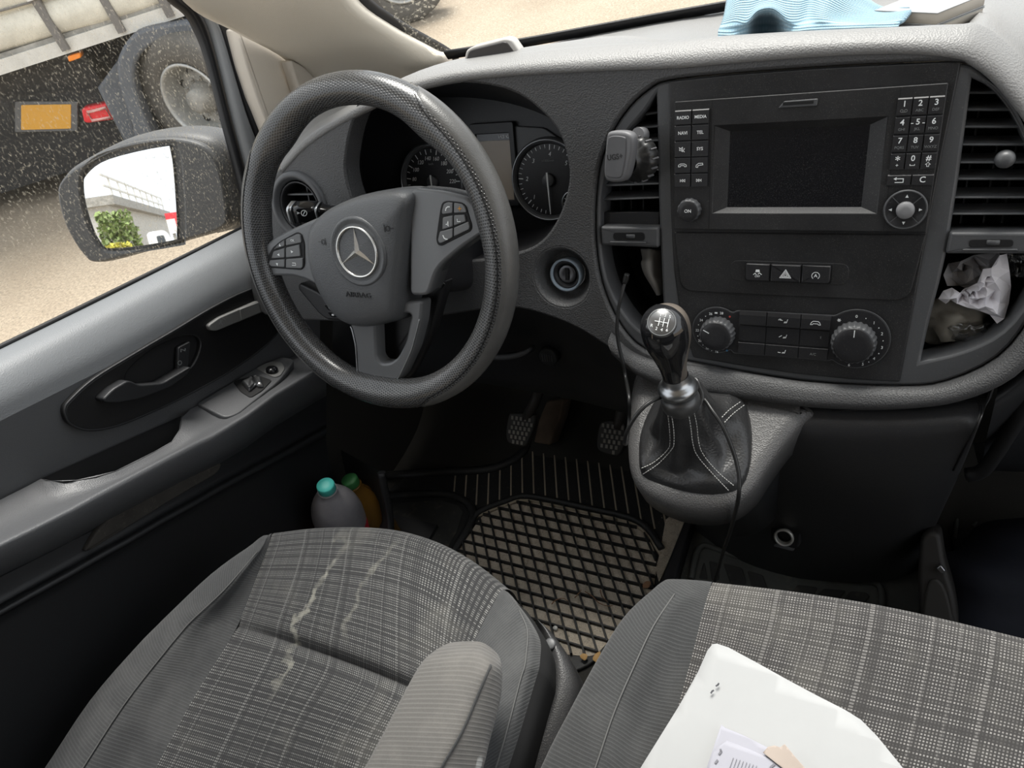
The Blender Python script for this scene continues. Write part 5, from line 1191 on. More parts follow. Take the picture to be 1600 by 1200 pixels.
loft('side_shroud', [A, [a.lerp(b, .45) + V3((0, 0, .007)) for a, b in zip(A, B)], [a.lerp(b, .8) + V3((0, 0, .004)) for a, b in zip(A, B)], [b + V3((.004, 0, -.012)) for b in B], [b + V3((.006, .002, -.08)) for b in B], [b + V3((-.01, 0, -.20)) for b in B]], 'shroud_plastic', ds, 4, 3)
sc = Frame(DS.px(860, 1006, -.0265), (1, 0, 0), DS.n); lathe('cover_screw', sc, [(.006, -.004), (.006, .001), (.0045, .002), (0, .0018)], 'bezel_grey', ds, 16)
mb = MB(); mb.box(WX, -.70, -.30, -.22, .24, .445, .70); mb.build('seat_base', 'side_cloth', ds, False)
mb = MB(); mb.box(WX, -.262, -.250, -.2, .50, .445, .47); mb.build('seat_rail', 'dark_metal', ds, False)
def back(par, x0, x1, m, m2, x_in0, x_in1):
    rows = []
    for z, y, d in ((.76, -.13, .10), (.95, -.165, .11), (1.2, -.215, .11), (1.38, -.25, .10), (1.42, -.27, .06)):
        rows.append([V3((x0+.02, y-d, z)), V3((x0, y-d*.4, z)), V3((x0+.02, y+.03, z)), V3((x0+.06, y+.02, z)), V3(((x0+x1)/2, y, z)), V3((x1-.06, y+.02, z)), V3((x1-.02, y+.03, z)), V3((x1, y-d*.4, z)), V3((x1-.02, y-d, z))])
    loft('backrest', rows, m, par, 4, 4, cu=True, cap=True)
back(ds, -.76, -.29, 'bolster_grey', 0, 0, 0)
# armrest
AR = Frame((-.29, .15, .955), (1, 0, 0), (0, -.04, 1))
ak = [((691, 1010), (742, 1008), (768, 1020), (783, 1036)), ((667, 1029), (735, 1026), (768, 1040), (784, 1056)), ((645, 1064), (712, 1066), (752, 1076), (780, 1090)), ((608, 1135), (672, 1140), (722, 1146), (762, 1156)), ((573, 1200), (635, 1206), (684, 1212), (742, 1220)), ((500, 1340), (560, 1350), (605, 1360), (670, 1375)), ((420, 1500), (480, 1515), (520, 1525), (590, 1550))]
rows = []
for i, (a, b, c, d) in enumerate(ak):
    e = (.75, 1, 1, 1, 1, 1, 1)[i]; w = (-.012, .0, .002, .003, .003, .003, .003)[i]
    A_, B_, C_, D_ = AR.px(*a, w), AR.px(*b, w+.004), AR.px(*c, w), AR.px(*d, -.028)
    rows.append([A_, B_, C_, D_, D_ + V3((-.010, 0, -.022)), (A_+D_)/2 + V3((0, 0, -.045)), A_ + V3((-.002, 0, -.034)), A_ + V3((-.004, 0, -.014))])
c0 = sum(rows[0], V3((0, 0, 0)))/8
rows = [[p.lerp(c0, .65) + V3((0, .008, -.001)) for p in rows[0]], [p.lerp(c0, .25) + V3((0, .007, 0)) for p in rows[0]]] + rows
loft('armrest', rows, 'armrest_rib', ds, 5, 4, cu=True, cap=True)
tube('armrest_seam', [r[2] + AR.n*.0016 for r in rows[3:]], .0011, 'bolster_dark', ds, 5, 4)

# ------------------------------------------------------------------ passenger bench
PS = seatframe((0, .38, .866))
ps = thing('passenger_seat', 'grey plaid passenger bench with papers on it', 'seat', (.2, .15, .44))
pi = [[(1114, 910, -.012), (1250, 926, -.006), (1400, 951, -.006), (1600, 998, -.006), (1800, 1050, -.012)],
      [(1108, 924, -.002), (1246, 944, .004), (1398, 970, .005), (1600, 1018, .004), (1810, 1075, -.002)],
      [(1098, 958, .0), (1238, 985, .006), (1390, 1015, .007), (1595, 1065, .006), (1815, 1130, .0)],
      [(1082, 1022, 0), (1215, 1060, .006), (1370, 1100, .007), (1580, 1150, .006), (1815, 1220, .0)],
      [(1059, 1105, 0), (1190, 1150, .006), (1345, 1195, .007), (1560, 1255, .006), (1800, 1340, .0)],
      [(1030, 1200, 0), (1160, 1260, .006), (1310, 1315, .007), (1530, 1390, .006), (1790, 1480, .0)],
      [(970, 1400, 0), (1100, 1470, .006), (1260, 1550, .007), (1480, 1640, .006), (1770, 1750, .0)]]
R = rowsOf(PS, pi); R = [r + [V3((max(.55, r[-1].x+.2), r[-1].y, r[-1].z)), V3((.74, r[-1].y-.01, r[-1].z-.02))] for r in R]; fr0 = R[0]
loft('seat_insert', [[p + V3((0, -.03, -.14)) for p in fr0], [p + V3((0, .004, -.075)) for p in fr0], [p + V3((0, .010, -.030)) for p in fr0]] + R, 'plaid_bench', ps, 6, 4)
pl_ = [[(1114, 910, -.012), (1090, 907, -.010), (1060, 905, -.012), (1042, 908, -.018)],
       [(1108, 924, -.002), (1085, 924, .004), (1054, 928, .008), (1018, 924, .000)],
       [(1098, 958, .0), (1064, 962, .009), (1021, 978, .020), (981, 961, .012)],
       [(1082, 1022, 0), (1042, 1035, .010), (994, 1034, .025), (944, 1021, .018)],
       [(1059, 1105, 0), (1010, 1113, .010), (960, 1112, .026), (900, 1103, .018)],
       [(1030, 1200, 0), (982, 1203, .010), (930, 1200, .026), (854, 1196, .018)],
       [(970, 1400, 0), (920, 1405, .010), (860, 1400, .026), (770, 1400, .018)]]
L_ = rowsOf(PS, pl_); L_ = [r + [r[-1] + V3((-.010, -.002, -.03)), r[-1] + V3((-.008, -.002, -.10)), r[-1] + V3((.01, 0, -.17))] for r in L_]
f0 = L_[0]; loft('bolster', [[p + V3((0, -.03, -.14)) for p in f0], [p + V3((0, .008, -.06)) for p in f0]] + L_, 'bolster_dark', ps, 5, 4)
tube('piping', [PS.px(x, y, w+.001) for x, y, w in [r[2] for r in pl_[1:]]], .0008, 'thread', ps, 5, 4)
mb = MB(); mb.box(WX, -.15, .75, -.22, .30, .445, .72); mb.build('seat_base', 'side_cloth', ps, False)
back(ps, -.21, .74, 'bolster_dark', 0, 0, 0)

# ------------------------------------------------------------------ floor mats
plain('mat_rubber', (.018, .018, .0175), .55, dust=.35, dustcol=(.16, .14, .11), dscale=160)
plain('mat_tray', (.030, .030, .028), .6, dust=.8, dustcol=(.13, .115, .09), dscale=45, wear=.4)
plain('mat_grey', (.066, .068, .062), .7, dust=.5, dustcol=(.14, .13, .105), dscale=60, wear=.3)
plain('groove_dirt', (.34, .29, .22), .95, wear=.3)
def dirt_mat():
    m, nt, b, out = nodes_of('mat_dirt'); tc = N(nt, 'TexCoord').outputs['Object']
    n1 = noise(nt, tc, 60, 6, .75); n2 = noise(nt, tc, 420, 3, .7); n3 = noise(nt, tc, 9, 3, .6)
    c = ramp(nt, n1, [(.25, (.28, .235, .18)), (.5, (.52, .45, .36)), (.75, (.64, .57, .47))])
    c = mixc(nt, ramp(nt, n2, [(.58, (0, 0, 0)), (.70, (1, 1, 1))]), c, (.68, .61, .50)); c = mixc(nt, ramp(nt, n2, [(.30, (1, 1, 1)), (.38, (0, 0, 0))]), c, (.13, .105, .08))
    nt.links.new(c, b.inputs['Base Color']); b.inputs['Roughness'].default_value = .95
    bp = N(nt, 'Bump', Strength=.8, Distance=.002); nt.links.new(n2, bp.inputs['Height']); nt.links.new(bp.outputs[0], b.inputs['Normal'])
dirt_mat()
FZ = .447
MFr = Frame((-.45, .6, FZ), (1, 0, 0), (0, 0, 1))
mat = thing('floor_mat', 'black rubber driver floor mat with a dirt filled diamond grid', 'floor mat', (-.45, .6, FZ))
mo = [(640, 740), (720, 735), (790, 727), (818, 708), (832, 692), (880, 700), (1010, 718), (1080, 740), (1085, 800), (1060, 850), (1030, 915), (925, 1040), (860, 1060), (560, 1080), (560, 800)]
slab('mat_body', MFr, rounded(P2(MFr, mo, .006), .03), .006, .0, 'mat_rubber', mat, .002)
gpoly = [(752, 806), (790, 791), (816, 783), (850, 786), (915, 800), (978, 815), (1005, 831), (1022, 856), (1026, 885), (1020, 930), (928, 1026), (878, 1022), (800, 1010), (640, 990), (690, 880), (716, 860)]
g2 = rounded(P2(MFr, gpoly, .008), .012)
slab('dirt_bed', MFr, g2, .0075, .002, 'mat_dirt', mat, .0005)
ae = onz(1021, 863, FZ+.01) - onz(746, 801, FZ+.01); ae = V3((ae.x, ae.y, 0)).normalized()
be = onz(950, 995, FZ+.01) - onz(887, 802, FZ+.01); be = V3((be.x, be.y, 0)).normalized()
o0 = onz(887, 868, FZ+.01)
la = (onz(928, 877.5, FZ+.01) - onz(887, 868, FZ+.01)).length/2; lb_ = (onz(900, 907, FZ+.01) - onz(887, 868, FZ+.01)).length/2
def clip(p, d, poly):
    """longest inside span of a line through p along d, in a 2-D polygon"""
    ts = []
    for i in range(len(poly)):
        a, b = poly[i-1], poly[i]; ex, ey = b[0]-a[0], b[1]-a[1]; den = d[0]*ey - d[1]*ex
        if abs(den) < 1e-12: continue
        t = ((a[0]-p[0])*ey - (a[1]-p[1])*ex)/den; s = ((a[0]-p[0])*d[1] - (a[1]-p[1])*d[0])/den
        if 0 <= s < 1: ts.append(t)
    ts.sort(); return (ts[0], ts[-1]) if len(ts) > 1 else None
def rib(p, d, w, h, z0, name='rib', m='mat_rubber', par=mat, poly=g2):
    q = (p.x-MFr.p.x, p.y-MFr.p.y); c = clip(q, (d.x, d.y), poly)
    if not c or c[1]-c[0] < .01: return
    mb = MB(); A, B = p + d*c[0], p + d*c[1]; s = V3((-d.y, d.x, 0))*w/2; Vs = []
    for e in (A, B):
        for sg, hz in ((-1.25, z0), (-.75, z0+h), (.75, z0+h), (1.25, z0)): Vs.append(V3((e.x, e.y, hz)) + s*sg)
    mb.add(Vs, [(0, 1, 5, 4), (1, 2, 6, 5), (2, 3, 7, 6), (3, 0, 4, 7), (3, 2, 1, 0), (4, 5, 6, 7)], True); mb.build(name, m, par, False)
for i in range(-14, 16): rib(o0 + ae*(la*i), be, .0034, .0085, FZ+.006)
for i in range(-9, 18): rib(o0 + be*(lb_*i), ae, .0034, .0083, FZ+.006)
bord = [V3(q) for q in cr([MFr.to3(*MFr.to2(x, y, .01), .010) for x, y in [(690, 900), (716, 848), (738, 812), (752, 798), (790, 783), (816, 775), (850, 779), (915, 793), (982, 808), (1012, 826), (1034, 858)]], 3)]
tube('grid_border', bord, .0062, 'mat_rubber', mat, 8, 1)
tube('grid_border', [p + V3((.000, -.009, -.003)) for p in bord], .0032, 'groove_dirt', mat, 6, 1)
# straight grooves of the heel area
up2 = P2(MFr, [(700, 738), (790, 730), (822, 709), (838, 697), (1000, 722), (1075, 745), (1072, 800), (1040, 846), (1020, 822), (985, 802), (915, 787), (850, 773), (814, 769), (788, 777), (752, 792), (722, 778), (704, 770)], .008)
gd = (onz(1016, 808, FZ) - onz(1000, 720, FZ)); gd = V3((gd.x, gd.y, 0)).normalized()
for i in range(-16, 6):
    p = onz(958+17.6*i, 760, FZ); p.z = 0; rib(V3((p.x, p.y, 0)), gd, .0028, .0016, FZ+.0058, 'groove_line', 'groove_dirt', mat, up2)
lob = cr([MFr.to3(*MFr.to2(x, y, .01), .010) for x, y in [(600, 775), (690, 772), (722, 780), (738, 797), (733, 822), (712, 856), (680, 905)]], 3); tube('tray_border', lob, .008, 'mat_rubber', mat, 8, 1)
slab('tray_lobe', MFr, P2(MFr, [(560, 790), (690, 782), (716, 790), (724, 800), (715, 830), (680, 890), (600, 960), (520, 900)], .006), .0075, .002, 'mat_tray', mat, .001)
rimp = cr([MFr.to3(*MFr.to2(x, y, .01), .008) for x, y in [(600, 742), (700, 737), (762, 733), (795, 722), (815, 707), (828, 690)]], 3); tube('mat_rim', rimp, .009, 'mat_rubber', mat, 8, 1)
tube('mat_rim', [MFr.to3(*MFr.to2(x, y, .01), .006) for x, y in [(828, 690), (880, 699), (940, 708), (1010, 720), (1070, 740)]], .005, 'mat_rubber', mat, 8, 3)
slab('dirt_strip', MFr, P2(MFr, [(1040, 812), (1068, 790), (1078, 796), (1052, 860), (1030, 910), (1024, 890), (1032, 858)], .007), .0078, .002, 'mat_dirt', mat, .001)
# loose crumbs in the cells: uncountable
mb = MB(); k = 0
while k < 900:
    x, y = random.uniform(700, 1075), random.uniform(785, 1030); u, v = MFr.to2(x, y, .008)
    if not (in_poly((u, v), g2) or (x > 1025 and random.random() < .5)): continue
    k += 1; s = random.uniform(.0006, .0022); c = MFr.to3(u, v, .0078); P = [c + V3((random.uniform(-s, s), random.uniform(-s, s), random.uniform(0, s*1.2))) for _ in range(4)]
    mb.add(P, [(0, 1, 2), (0, 2, 3), (0, 3, 1), (1, 3, 2)], True)
plain('crumb', (.60, .53, .41), .9, wear=.5)
o = mb.build('crumbs', 'crumb', mat, False); o['kind'] = 'stuff'
plain('twig_brown', (.24, .13, .07), .8); plain('leaf_tan', (.45, .27, .10), .7)
def zf(x, y, h=.013): return onz(x, y, FZ+h)
for i, (pts, lab) in enumerate(((([(862, 944), (868, 938), (880, 935), (888, 940)]), 'short curled brown twig on the mat grid nearest the driver seat'), (([(898, 934), (906, 925), (908, 921)]), 'tiny straight brown twig between two longer ones on the mat grid'), (([(914, 924), (926, 932), (936, 942), (950, 947), (958, 946)]), 'long forked brown twig on the mat grid'), (([(938, 922), (941, 932), (950, 941)]), 'bent brown twig at the right end of the mat litter'))):
    t = tube('twig', [zf(x, y, .015) for x, y in pts], [.0010, .0008, .0005], 'twig_brown', None, 5, 4); tag(t, lab, 'twig', 'twigs on the floor mat')
def leaf(pts, lab, m='leaf_tan'):
    fr = Frame(zf(*pts[0], .016), (1, 0, 0), (.1, -.2, 1)); P = P2(fr, pts); o = slab('leaf', fr, cr(P, 3, True), .0006, .0, m, None, .0002, dome=.003); tag(o, lab, 'leaf', 'dry leaves on the floor mat')
leaf([(926, 1030), (930, 1022), (938, 1018), (937, 1027), (933, 1035)], 'tan dry leaf at the seat end of the floor mat')
leaf([(906, 1026), (911, 1021), (918, 1024), (914, 1032)], 'orange dry leaf left of the tan leaf on the mat', 'leaf_tan')
leaf([(1004, 914), (1010, 908), (1017, 910), (1014, 918), (1006, 919)], 'brown dry leaf at the right edge of the mat grid', 'twig_brown')
plain('pebble_white', (.66, .65, .60), .8)
pb_ = lathe('pebble', Frame(zf(868, 982, .010), (1, 0, 0), (0, 0, 1)), [(.0, -.001), (.0035, .0), (.0042, .002), (.003, .004), (0, .005)], 'pebble_white', None, 10); tag(pb_, 'small white pebble lying in the mat grid near the driver seat', 'pebble')
# sill strip and passenger mat
cs = slab('trim_6', MFr, P2(MFr, [(1030, 912), (1074, 802), (1086, 806), (1054, 910), (1020, 985), (1000, 985)], .03), .032, 0, 'hard_black', None, .004); struct(cs, 'black plastic strip between the floor mats')
pm = thing('floor_mat', 'grey rubber passenger floor mat with chevron grooves below the console', 'floor mat', (.0, .6, FZ))
pmo = [(1054, 930), (1092, 800), (1120, 800), (1420, 860), (1440, 880), (1436, 1020), (1050, 1010)]
slab('mat_body', MFr, rounded(P2(MFr, pmo, .006), .02), .006, .0, 'mat_grey', pm, .002)
pb2 = [(1080, 905), (1088, 866), (1098, 853), (1112, 855), (1160, 872), (1230, 892), (1320, 905), (1362, 909), (1377, 922), (1378, 960), (1370, 1000)]
tube('mat_rim', [MFr.to3(*MFr.to2(x, y, .008), .008) for x, y in pb2], .005, 'mat_grey', pm, 8, 4)
ch = [[(1130, 880), (1160, 888), (1166, 913), (1142, 912)], [(1168, 892), (1192, 899), (1200, 922), (1174, 916)], [(1245, 914), (1278, 918), (1270, 932), (1238, 930)], [(1288, 920), (1322, 923), (1308, 940), (1272, 934)], [(1330, 924), (1352, 926), (1360, 932), (1344, 950), (1312, 942)], [(1100, 878), (1106, 905), (1092, 904)], [(1108, 876), (1122, 880), (1124, 906), (1112, 906)]]
for q in ch: slab('chevron_pad', MFr, rounded(P2(MFr, q, .007), .004), .0085, .004, 'mat_tray', pm, .0012)
plain('far_mat', (.010, .010, .0095), .8, dust=.5, dustcol=(.09, .08, .06))
fm = thing('floor_mat', 'black ribbed mat in the dark far passenger footwell', 'floor mat', (.3, .8, FZ))
slab('mat_body', MFr, rounded(P2(MFr, [(1480, 740), (1640, 735), (1760, 900), (1500, 900), (1478, 800)], .006), .02), .006, 0, 'far_mat', fm, .002)
for a, b in (((1494, 790), (1540, 762)), ((1520, 820), (1562, 782)), ((1547, 842), (1575, 810)), ((1575, 858), (1590, 838)), ((1492, 840), (1504, 752))): tube('mat_rib', [MFr.to3(*MFr.to2(*a, .01), .007), MFr.to3(*MFr.to2(*b, .01), .007)], .003, 'mat_grey', fm, 6, 1)

# ------------------------------------------------------------------ pedals
plain('pedal_rubber', (.030, .028, .025), .7); plain('pedal_worn', (.20, .185, .16), .7, wear=.4); plain('pedal_arm', (.035, .030, .026), .6, dust=.6, dustcol=(.12, .08, .05), dscale=80)
def pedal(px, Y, n, lab, armpx, pads):
    fr = Frame(ony(*px, Y), (1, 0, 0), n); t = thing('pedal', lab, 'pedal', fr.p, 'foot pedals')
    slab('pedal_pad', fr, cr(P2(fr, pads), 3, True), .006, -.010, 'pedal_rubber', t, .003)
    q = P2(fr, pads, .006); cx = sum(a for a, b in q)/len(q); cy = sum(b for a, b in q)/len(q)
    for i in range(-5, 6):
        for j in range(-6, 7):
            u, v = cx+i*.0085+(j % 2)*.0042, cy+j*.0088
            if in_poly((cx+(u-cx)*1.18, cy+(v-cy)*1.12), q): mb = MB(); mb.box(fr, u-.0022, u+.0022, v-.0032, v+.0032, .005, .0075); mb.build('stud', 'pedal_worn', t, False)
    tube('pedal_arm', [ony(*armpx[0], Y+.012), ony(*armpx[1], Y+.03), ony(*armpx[2], Y+.07)], .010, 'pedal_arm', t, 8, 4)
pedal((817, 669), .745, (.02, -.80, .6), 'left foot pedal with a rounded studded pad beside the brown bracket', [(822, 655), (838, 622), (846, 590)], [(797, 648), (803, 645), (832, 647), (838, 651), (836, 668), (826, 693), (818, 697), (800, 693), (793, 685), (793, 665)])
pedal((957, 684), .745, (.02, -.80, .6), 'right foot pedal with a studded pad next to the gear console', [(965, 668), (972, 640), (976, 610)], [(937, 668), (941, 660), (952, 656), (974, 659), (979, 668), (979, 690), (970, 710), (960, 711), (942, 706), (934, 696)])
plain('rusty_brown', (.105, .072, .048), .85, wear=.5)
BK = Frame(ony(860, 650, .86), (1, 0, 0), (-.1, -.8, .55)); bk = slab('pedal_bracket', BK, rounded(P2(BK, [(858, 625), (886, 622), (880, 650), (864, 694), (838, 690), (846, 655)]), .006), .012, -.02, 'rusty_brown', None, .004); tag(bk, 'rust brown flat bracket on the floor between the two foot pedals', 'bracket')
from mathutils.bvhtree import BVHTree
# ------------------------------------------------------------------ gear lever
plain('boot_leather', (.024, .024, .0245), .36, grain=.35, gscale=420, wear=.25, gdist=.0007)
plain('stitch', (.50, .50, .48), .7)
plain('knob_shell', (.12, .103, .087), .38, wear=.35)
plain('knob_gloss', (.014, .014, .015), .08, coat=.5)
plain('badge_grey', (.16, .16, .16), .25, metal=.6)
plain('ring_dark', (.10, .10, .10), .4, metal=.6)
gl = thing('gear_lever', 'gear lever with a glossy shift knob and stitched leather boot', 'gear lever', TF.px(1080, 700))
base_px = [(1002, 742), (998, 715), (999, 690), (1006, 660), (1018, 640), (1032, 626), (1060, 617), (1100, 615), (1140, 618), (1160, 626), (1172, 650), (1176, 690), (1172, 730), (1162, 758), (1148, 768), (1120, 774), (1085, 772), (1050, 764), (1022, 755)]
bp = [TF.to2(x, y, .0) for x, y in base_px]
lev0 = V3((-.1675, .514, .955)); axis = V3((-.085, .045, 1)).normalized()
base3 = resample([TF.to3(u, v, -.002) for u, v in cr(bp, 4, True)], 40, True)
cb = sum(base3, V3((0, 0, 0)))/40
topc = lev0 + axis*.012
LFm = Frame(topc, (1, 0, 0), axis)
top3 = [LFm.to3(.0165*math.cos(a), .0165*math.sin(a), 0) for a in [0]]
def ringat(c, r): 
    out = []
    for p in base3:
        d = p - cb; a = math.atan2(d.y, d.x); out.append(c + V3((r*math.cos(a), r*math.sin(a), 0)))
    return out
tr_ = ringat(topc, .0185)
rows = [base3]
for f, lift, sq in ((.06, .010, 1.0), (.22, .016, .98), (.42, .020, .90), (.60, .034, .84), (.78, .055, .9), (.92, .072, 1), (1.0, None, 1)):
    r = []
    for i, (b, t) in enumerate(zip(base3, tr_)):
        th = 2*math.pi*i/40; q = b.lerp(t, f); q2 = cb + (q-cb)*1.0
        if lift is not None:
            zb = b.z + lift; q.z = zb
            fold = .0045*math.sin(5*th+2.2*f*3)*math.sin(math.pi*min(1, f*1.15)) + .003*math.sin(9*th+1.3)*math.sin(math.pi*f)
            d = V3((q.x-topc.x, q.y-topc.y, 0)); q = q + d.normalized()*(fold - (1-sq)*d.length*.55)
            q.z += .004*math.sin(4*th+.7)*math.sin(math.pi*f)
        r.append(q)
    rows.append(r)
boot = loft('gear_boot', rows, 'boot_leather', gl, 1, 4, cu=True)
def bvh_of(o):
    off = world_loc(o); return BVHTree.FromPolygons([v.co + off for v in o.data.vertices], [tuple(p.vertices) for p in o.data.polygons])
BT = bvh_of(boot)
def hit(bv, x, y, lift=.0008, fb=None):
    d = ray(x, y).normalized(); h = bv.ray_cast(CAM, d)
    return (h[0] - d*lift) if h[0] is not None else fb
mb = MB()
def stitch_line(pts, px=4.2):
    P = [V3((x, y, 0)) for x, y in pts]; P = [V3(q) for q in cr(P, 6)]; L = 0; prev = P[0]; acc = []
    S = resample(P, 200); tot = sum((b-a).length for a, b in zip(S, S[1:])); n = int(tot/px)
    for i in range(n):
        a, b = S[int(i*199/n)], S[int((i+.62)*199/n)]; A, B = hit(BT, a.x, a.y), hit(BT, b.x, b.y)
        if A and B: tube('', [A, B], .00045, None, None, 5, 1, mb=mb)
stitch_line([(1041, 628), (1045, 660), (1047, 690), (1043, 703), (1022, 722), (997, 734)]); stitch_line([(1045, 629), (1052, 665), (1053, 692), (1049, 703), (1028, 725), (1003, 742)])
stitch_line([(1073, 631), (1079, 665), (1083, 695), (1091, 714), (1115, 742), (1140, 768)]); stitch_line([(1080, 628), (1088, 660), (1092, 692), (1100, 712), (1122, 738), (1148, 760)])
stitch_line([(1128, 652), (1140, 640), (1158, 627)]); stitch_line([(1132, 660), (1146, 646), (1164, 632)])
mb.build('stitching', 'stitch', gl, False)
CO = Frame(lev0 + axis*.008, (1, 0, 0), axis)
lathe('boot_ring', CO, [(.0185, -.002), (.0200, .003), (.0205, .010), (.0185, .015), (.014, .017)], 'ring_dark', gl, 32, sub=2)
lathe('collar', CO, [(.012, .016), (.0165, .018), (.0200, .022), (.0205, .027), (.0180, .031), (.0145, .034), (.013, .042)], 'satin_metal', gl, 36, sub=2)
KF_ = Frame(CO.to3(0, 0, .041), (1, 0, 0), axis)
kp = [(.0125, 0), (.0130, .006), (.0145, .016), (.0185, .030), (.0228, .044), (.0245, .056), (.0235, .067), (.0190, .076), (.0110, .0815), (.004, .0832), (0, .0834)]
prof = cr(kp, 4)
facing = (V3((-.25, -.80, .30))).normalized()
n = 48; shell = MB(); V = []; F = []
for (r, h) in prof:
    for j in range(n):
        a = 2*math.pi*j/n; V.append(KF_.to3(r*.95*math.cos(a), r*math.sin(a)*1.02, h))
for i in range(len(prof)-1):
    for j in range(n): F.append((i*n+j, i*n+(j+1) % n, (i+1)*n+(j+1) % n, (i+1)*n+j))
shell.add(V, F); shell.build('knob_shell', 'knob_shell', gl)
fm_ = MB(); fm_.add([KF_.to3((r*.95+.0009*(r > 1e-5))*math.cos(2*math.pi*j/n), (r*1.02+.0009*(r > 1e-5))*math.sin(2*math.pi*j/n), h+.0009*(h > .06)) for r, h in prof for j in range(n)], F)
g = fm_.build('knob_face', 'knob_gloss', gl)
bm = bmesh.new(); bm.from_mesh(g.data); bmesh.ops.remove_doubles(bm, verts=bm.verts, dist=1e-6)
bmesh.ops.bisect_plane(bm, geom=bm.verts[:]+bm.edges[:]+bm.faces[:], plane_co=KF_.to3(0, .006, .0834)-world_loc(gl), plane_no=V3((-.30, -.90, .17)).normalized(), clear_inner=True)
bm.to_mesh(g.data); bm.free()
for p_ in g.data.polygons: p_.use_smooth = True
solidify(g, .0007)
GT = bvh_of(g); bc = hit(GT, 1034, 504, 0) or KF_.to3(-.006, -.020, .066)
bn = ((bc - KF_.to3(0, 0, .052)).normalized()*.75 + (CAM-bc).normalized()*.45).normalized()
BF = Frame(bc + bn*.0002, (1, -.1, 0), bn)
bd = lathe('badge', BF, [(.0138, -.006), (.0138, .0006), (.0130, .0012), (0, .0018)], 'badge_grey', gl, 36)
stroke('legend', BF, [[(-.0062, 0), (.0062, 0)], [(-.0022, .0040), (-.0022, -.0040)], [(.0020, .0040), (.0020, -.0040)], [(.0062, .0040), (.0062, -.0040)]], .0006, 'legend_white', bd, .0022)
for s, u, v in (('1', -.0022, .0066), ('3', .002, .0066), ('5', .0064, .0062), ('R', -.0082, -.0050), ('2', -.0032, -.0070), ('4', .0018, -.0072), ('6', .0066, -.0066)): text('legend', s, BF, u, v, .0042, 'legend_white', bd, .0018)
stroke('legend', BF, [circ(.0022, 12)+[(.0022, 0)], circ(.0128, 30)+[(.0128, 0)]], .0004, 'legend_dim', bd, .0018)

# ------------------------------------------------------------------ charging cable
plain('cable_black', (.012, .012, .012), .4)
cab = thing('charging_cable', 'thin black charging cable looping round the gear lever to the floor', 'cable', RF.px(970, 520, .03))
tube('cord', [RF.px(977, 440, .012), RF.px(971, 462, .020), RF.px(966, 485, .024), RF.px(964, 515, .027), RF.px(967, 540, .028), RF.px(973, 565, .030), RF.px(978, 592, .034), dep(983, 622, .775), dep(983, 655, .79), dep(979, 690, .775), dep(976, 692, .752), dep(979, 676, .735), dep(990, 655, .725), dep(1005, 637, .722), dep(1022, 625, .724), dep(1040, 619, .735), dep(1070, 612, .755), dep(1098, 622, .735), dep(1112, 640, .722), dep(1127, 662, .715), dep(1140, 690, .712), dep(1150, 720, .712), dep(1155, 748, .712), dep(1154, 775, .716), dep(1149, 800, .745), dep(1141, 830, .80), dep(1130, 862, .845), dep(1122, 890, .87), dep(1112, 925, .885)], .0021, 'cable_black', cab, 8, 5)
tube('plug', [RF.px(980, 428, .012), RF.px(978, 436, .012), RF.px(976, 443, .013)], [.0030, .0034, .0028], 'cable_black', cab, 10, 3)

# ------------------------------------------------------------------ phone holder
plain('holder_grey', (.14, .14, .145), .5, dust=.1); plain('holder_black', (.018, .018, .018), .35, dust=.2); plain('holder_pad', (.105, .105, .11), .55, wear=.2)
ph = thing('phone_holder', 'grey magnetic phone holder clipped to the vent left of the radio', 'phone holder', RF.px(985, 250, .02))
HF = Frame(RF.px(964, 246, .048), (1, .30, 0), (-.30, -1, .34))
pts = [(950, 207), (960, 205), (976, 206), (986, 212), (988, 226), (986, 245), (981, 268), (976, 280), (968, 285), (950, 284), (944, 277), (943, 262), (945, 235), (947, 215)]
o2 = cr(P2(HF, pts), 3, True)
slab('plate_shell', HF, o2, .0, -.010, 'holder_grey', ph, .003, seg=3)
slab('plate_pad', HF, cr(P2(HF, [(953, 214), (962, 212), (976, 214), (978.5, 220), (978, 242), (974, 266), (970, 277), (957, 277.5), (948, 274), (946.5, 262), (949, 232), (951, 218)]), 3, True), .0012, -.002, 'holder_pad', ph, .0008)
q = HF.to2(961, 245.5, .001); text('lettering', 'UGS+', HF, q[0], q[1], .0075, 'holder_black', ph, .0013, sx=1.05, bold=.0002)
NR = Frame(RF.px(1000, 247, .014), (1, .2, 0), (-.42, -1, .30))
lathe('clamp_nut', NR, [(.012, -.004), (.0225, -.003), (.0235, .0), (.0235, .008), (.0205, .012), (.014, .0135), (.012, .020)], 'holder_black', ph, 60, ripple=lambda j, i: 1.0 if j % 4 else .94 if 1 <= i <= 4 else 1)
for k in range(15):
    a = 2*math.pi*k/15; mb = MB(); fr = Frame(NR.to3(.0232*math.cos(a), .0232*math.sin(a), .004), NR.ex*(-math.sin(a)) + NR.ey*math.cos(a), NR.ex*math.cos(a) + NR.ey*math.sin(a)); mb.box(fr, -.0006, .0006, -.0045, .0045, -.001, .0012); mb.build('grip_rib', 'holder_grey', ph, False)
tube('ball_stem', [NR.to3(0, 0, .015), HF.p - HF.n*.010], [.010, .008], 'holder_black', ph, 14, 1)
tube('vent_clip', [NR.to3(.002, .022, -.004), NR.to3(.004, .024, .006)], [.0085, .0075], 'holder_grey', ph, 14, 2)

